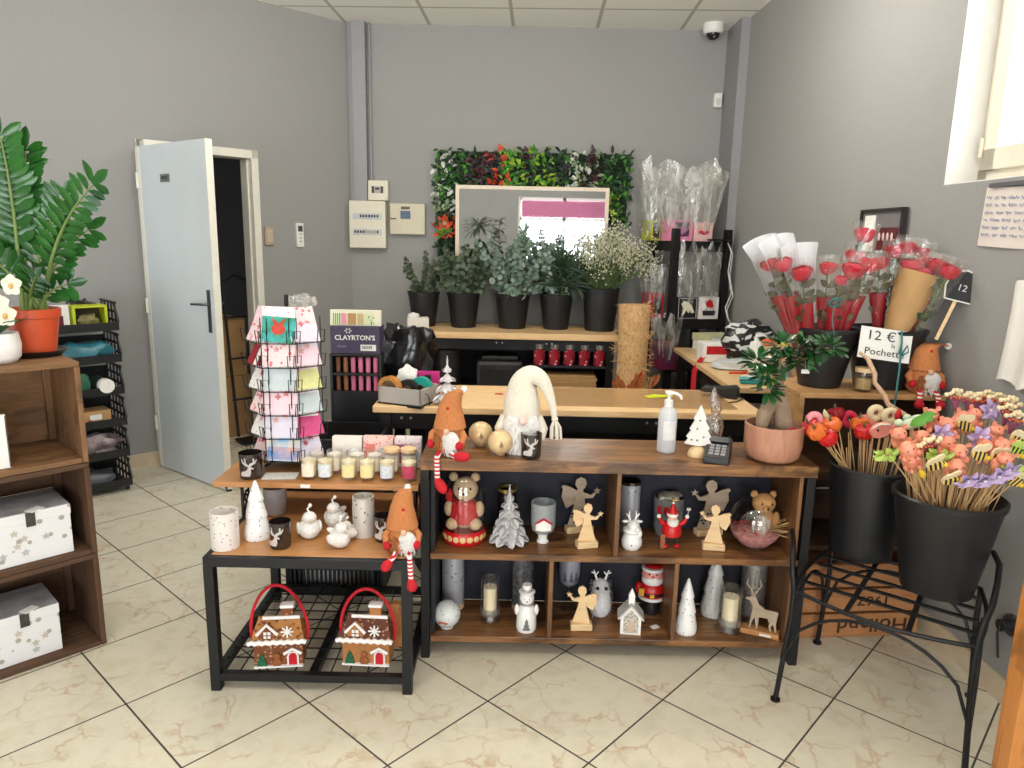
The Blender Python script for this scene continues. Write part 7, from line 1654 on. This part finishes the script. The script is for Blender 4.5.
m = M()
for x in (.02, BW-.02):
    for y in (.02, BD-.02): m.cyl((x, y, 0), .012, .04, 8)
m.build('feet', BLACK, TW)
def tw(x, y, z): return TW.matrix_basis @ V((x, y, z))
def tthing(name, label, cat, x, y, i): return thing(name, label, cat, tw(x, y, TZS[i]+.006), math.radians(45))
o = tthing('lime_frame_box', 'lime edged display box in the top basket of the black tower', 'box', .235, .1, 5)
m = M()
for c_, d_ in (((-.08, 0, .065), (.014, .12, .13)), ((.08, 0, .065), (.014, .12, .13)), ((0, 0, .125), (.16, .12, .012)), ((0, 0, .006), (.16, .12, .012))): m.box(c_, d_)
m.build('lime_edges', mat('lime_card', (190, 200, 40), .5), o); m = M(); m.box((0, .05, .065), (.146, .01, .108)); m.build('back_card', mat('brown_card', (90, 76, 50), .6), o); m = M(); m.crumple((0, 0, .045), (.11, .07, .07), .3, seed=8); m.build('filling', mat('olive_filling', (150, 140, 96), .8, var=.5, sc=30), o)
o = tthing('photo_card', 'white card with a red picture beside the lime box in the top basket', 'card', .09, .06, 5); m = M(); m.box((0, 0, .07), (.09, .01, .14)); m.build('card', PAPER, o); m = M(); m.box((-.01, -.0055, .05), (.05, .002, .06)); m.build('red_picture', mat('red_photo', (120, 40, 48)), o)
o = tthing('teal_bag', 'teal plastic packet in the second basket of the black tower', 'packet', .2, .1, 4); m = M(); m.crumple((0, -.02, .055), (.25, .16, .11), .25, seed=21); m.build('packet_film', mat('teal_film', (54, 128, 142), .3, var=.4, sc=18), o)
o = tthing('spray_can', 'green can with a white cap lying in the third basket of the black tower', 'can', .27, .1, 3); m = M(); m.at((0, 0, .045), (PI/2, 0, 0)); m.cyl((0, 0, -.08), .036, .15, 20); m.build('can_body', mat('dark_green_can', (30, 62, 50), .4), o); m = M(); m.at((0, 0, .045), (PI/2, 0, 0)); m.cyl((0, 0, .07), .04, .05, 22); m.build('white_cap', PAPER, o)
o = tthing('silver_bottle', 'pair of silver capped bottles left in the third basket of the tower', 'bottle', .1, .04, 3); m = M(); m.lathe([(0, 0), (.03, 0), (.03, .07), (.012, .085), (.012, .1), (0, .1)], 16); m.build('bottle_body', GREYW, o); m = M(); m.ball((0, 0, .11), .016, 10, 8); m.build('cap', SILV, o)
o = tthing('green_pouch', 'green pouch standing in the third basket of the tower', 'pouch', .165, .06, 3); m = M(); m.crumple((0, 0, .06), (.08, .04, .12), .2, seed=30); m.build('pouch', mat('leafy_green', (50, 110, 80), .5), o)
o = tthing('wood_tray_box', 'small brown carton with a red ribbon in the fourth basket of the tower', 'box', .19, .09, 2); m = M(); m.box((0, 0, .045), (.2, .13, .08)); m.build('carton', KRAFT, o, bev=.003); m = M(); m.box((.02, -.066, .05), (.06, .003, .03)); m.build('white_label', PAPER, o); m = M(); m.crumple((-.01, -.07, .02), (.05, .02, .03), .3, seed=2); m.build('red_ribbon', mat('wine_ribbon', (150, 30, 60), .5), o)
o = tthing('plastic_bag', 'pinkish clear plastic bags in the fifth basket of the tower', 'bag', .19, .09, 1); m = M(); m.crumple((0, 0, .06), (.28, .18, .11), .35, 12, 9, seed=33); m.build('bag_film', mat('pinkish_film', (176, 158, 160), .25, sc=14, c2=(110, 96, 100), bump=.5), o)
o = tthing('grey_bag', 'grey folded bag in the lowest basket of the tower', 'bag', .17, .09, 0); m = M(); m.crumple((0, 0, .045), (.24, .18, .08), .3, seed=35); m.build('bag_film', mat('grey_film', (96, 98, 106), .35, bump=.4, sc=20), o)
o = tthing('tangled_ribbon', 'dark tangle of ribbon on top of the black basket tower', 'ribbon', .2, .16, 5); m = M()
for k in range(10): a = U(0, 6); m.tube([(U(-.1, .1), U(-.03, .03), .12), (.05*cos(a), .0, .16), (U(-.1, .1), U(-.03, .03), .13)], .005, 5)
m.build('ribbon', mat('dark_ribbon', (50, 54, 48)), o)
# ------------------------------------------------------------ gingerbread house bags on the wire rack
GBB = speck('iced_brown_brick', (120, 66, 36), (196, 150, 110), 90, .3, .8); GROOF = speck('candy_roof', (170, 116, 60), (110, 60, 34), 70, .4, .8); ICE = mat('white_icing', (236, 232, 230), .7, var=.04)
def house_bag(label, loc, rz, s, back, wall=GBB, roof=GROOF, tilt=0):
    o = thing('house_bag', label, 'gift bag', loc, 0, 'felt gingerbread house bags', sc=s, rot=(0, tilt, rz)); d = .075
    m = M(); m.box((0, d/2, .052), (.17, d, .104)); m.build('walls', wall, o)
    m = M(); 
    vs = [(-.095, -.016, .098), (.095, -.016, .098), (.07, d/2, .178), (-.07, d/2, .178), (-.095, d+.016, .098), (.095, d+.016, .098)]
    m.add(vs, [(0, 1, 2, 3), (5, 4, 3, 2), (0, 3, 4), (1, 5, 2), (0, 4, 5, 1)], False); m.build('roof', roof, o)
    m = M(); m.tube([(-.1+.2*i/16, -.018, .1+.006*(i % 2)) for i in range(17)], .009, 8); m.tube([(-.055, d/2-.01, .174), (.075, d/2-.01, .174)], .007, 8); m.build('icing', ICE, o)
    def on_roof(x, t_): return (x, -.016+(d/2+.016)*t_-.004, .098+.08*t_)
    m = M(); m.prism([(-.03, -.03), (.03, -.03), (.03, 0), (0, .03), (-.03, 0)], .02, on_roof(-.035, .45)); dm = m.build('dormer', wall, o)
    m = M(); x, y, z = on_roof(-.035, .45); m.tube([(x-.036, y-.013, z-.006), (x, y-.013, z+.032), (x+.036, y-.013, z-.006)], .006, 6); m.build('dormer_icing', ICE, o)
    m = M(); m.box((x, y-.0115, z-.008), (.024, .003, .024)); w_ = m.build('window', ICE, dm); m = M(); m.box((x, y-.0135, z-.008), (.003, .002, .024)); m.box((x, y-.0135, z-.008), (.024, .002, .003)); m.build('glazing_bar', mat('brown_bar', (120, 66, 36), .8), w_)
    m = M(); x, y, z = on_roof(.035, .5)
    for k in range(4): a = k*PI/4; m.bar((x-.022*cos(a), y-.016+0, z-.022*sin(a)+.0), (x+.022*cos(a), y-.016, z+.022*sin(a)), .005, .004)
    m.build('snowflake', ICE, o)
    m = M(); m.box((.03, d/2+.004, .195), (.04, .03, .035)); ch = m.build('chimney', wall, o); m = M(); m.box((.03, d/2+.004, .215), (.05, .036, .012)); m.build('chimney_snow', ICE, ch, bev=.004)
    m = M(); m.prism([(-.02, .0), (.02, 0), (.02, .034), (.012, .05), (-.012, .05), (-.02, .034)], .004, (.05, -.002, .006)); m.build('door_icing', ICE, o); m = M(); m.prism([(-.014, .0), (.014, 0), (.014, .032), (.008, .043), (-.008, .043), (-.014, .032)], .004, (.05, -.005, .008)); m.build('red_door', RED, o)
    m = M(); m.tube([(.02, -.006, .05), (.05, -.008, .07), (.08, -.006, .05)], .006, 6); m.build('door_icing_arch', ICE, o)
    m = M(); m.prism([(-.02, 0), (.02, 0), (.012, .018), (.015, .018), (.008, .034), (.01, .034), (0, .05), (-.01, .034), (-.008, .034), (-.015, .018), (-.012, .018)], .006, (-.058, -.004, .004)); m.build('felt_tree', mat('felt_green', (30, 100, 66), .85, sc=80, var=.3), o)
    m = M(); m.ball((-.005, -.006, .018), (.017, .006, .016), 12, 8); m.ball((-.005, -.007, .042), (.013, .005, .012), 12, 8); m.build('felt_gingerbread', mat('cookie_felt', (150, 88, 44)), o)
    m = M(); m.box((0, -.005, .003), (.17, .012, .006)); m.build('snow_base', ICE, o)
    fine = []
    for k in range(29):
        a = -.35+(PI+.7)*k/28; w_ = max(0, sin(a)); fine.append(V((-.1*cos(a)*(1-.1*w_)-.022*back/.07*w_, d/2+back*w_, .13+.13*sin(a) if sin(a) > 0 else .13+.05*sin(a)/.34)))
    m = M(); m.tube(fine, .0058, 8, flat=.45); m.build('handle', RED, o)
    return o
house_bag('felt gingerbread house bag with a patterned brick front, left on the wire rack', (-.765, 2.195, .071), .12, .94, .07)
h2 = house_bag('felt gingerbread house bag with plain tan walls, right on the wire rack', (-.476, 2.215, .071), -.05, .94, .03, mat('tan_felt', (178, 118, 66), .85, sc=60, var=.15), speck('dark_roof', (96, 50, 34), (190, 140, 100), 90, .3, .8))
m = M(); m.prism([(0, 0), (.06, 0), (.075, .07), (.045, .14), (.05, .17), (.01, .17), (.005, .1)], .03, (.06, .09, .03)); m.build('back_panel', mat('tan_felt', (178, 118, 66)), h2)
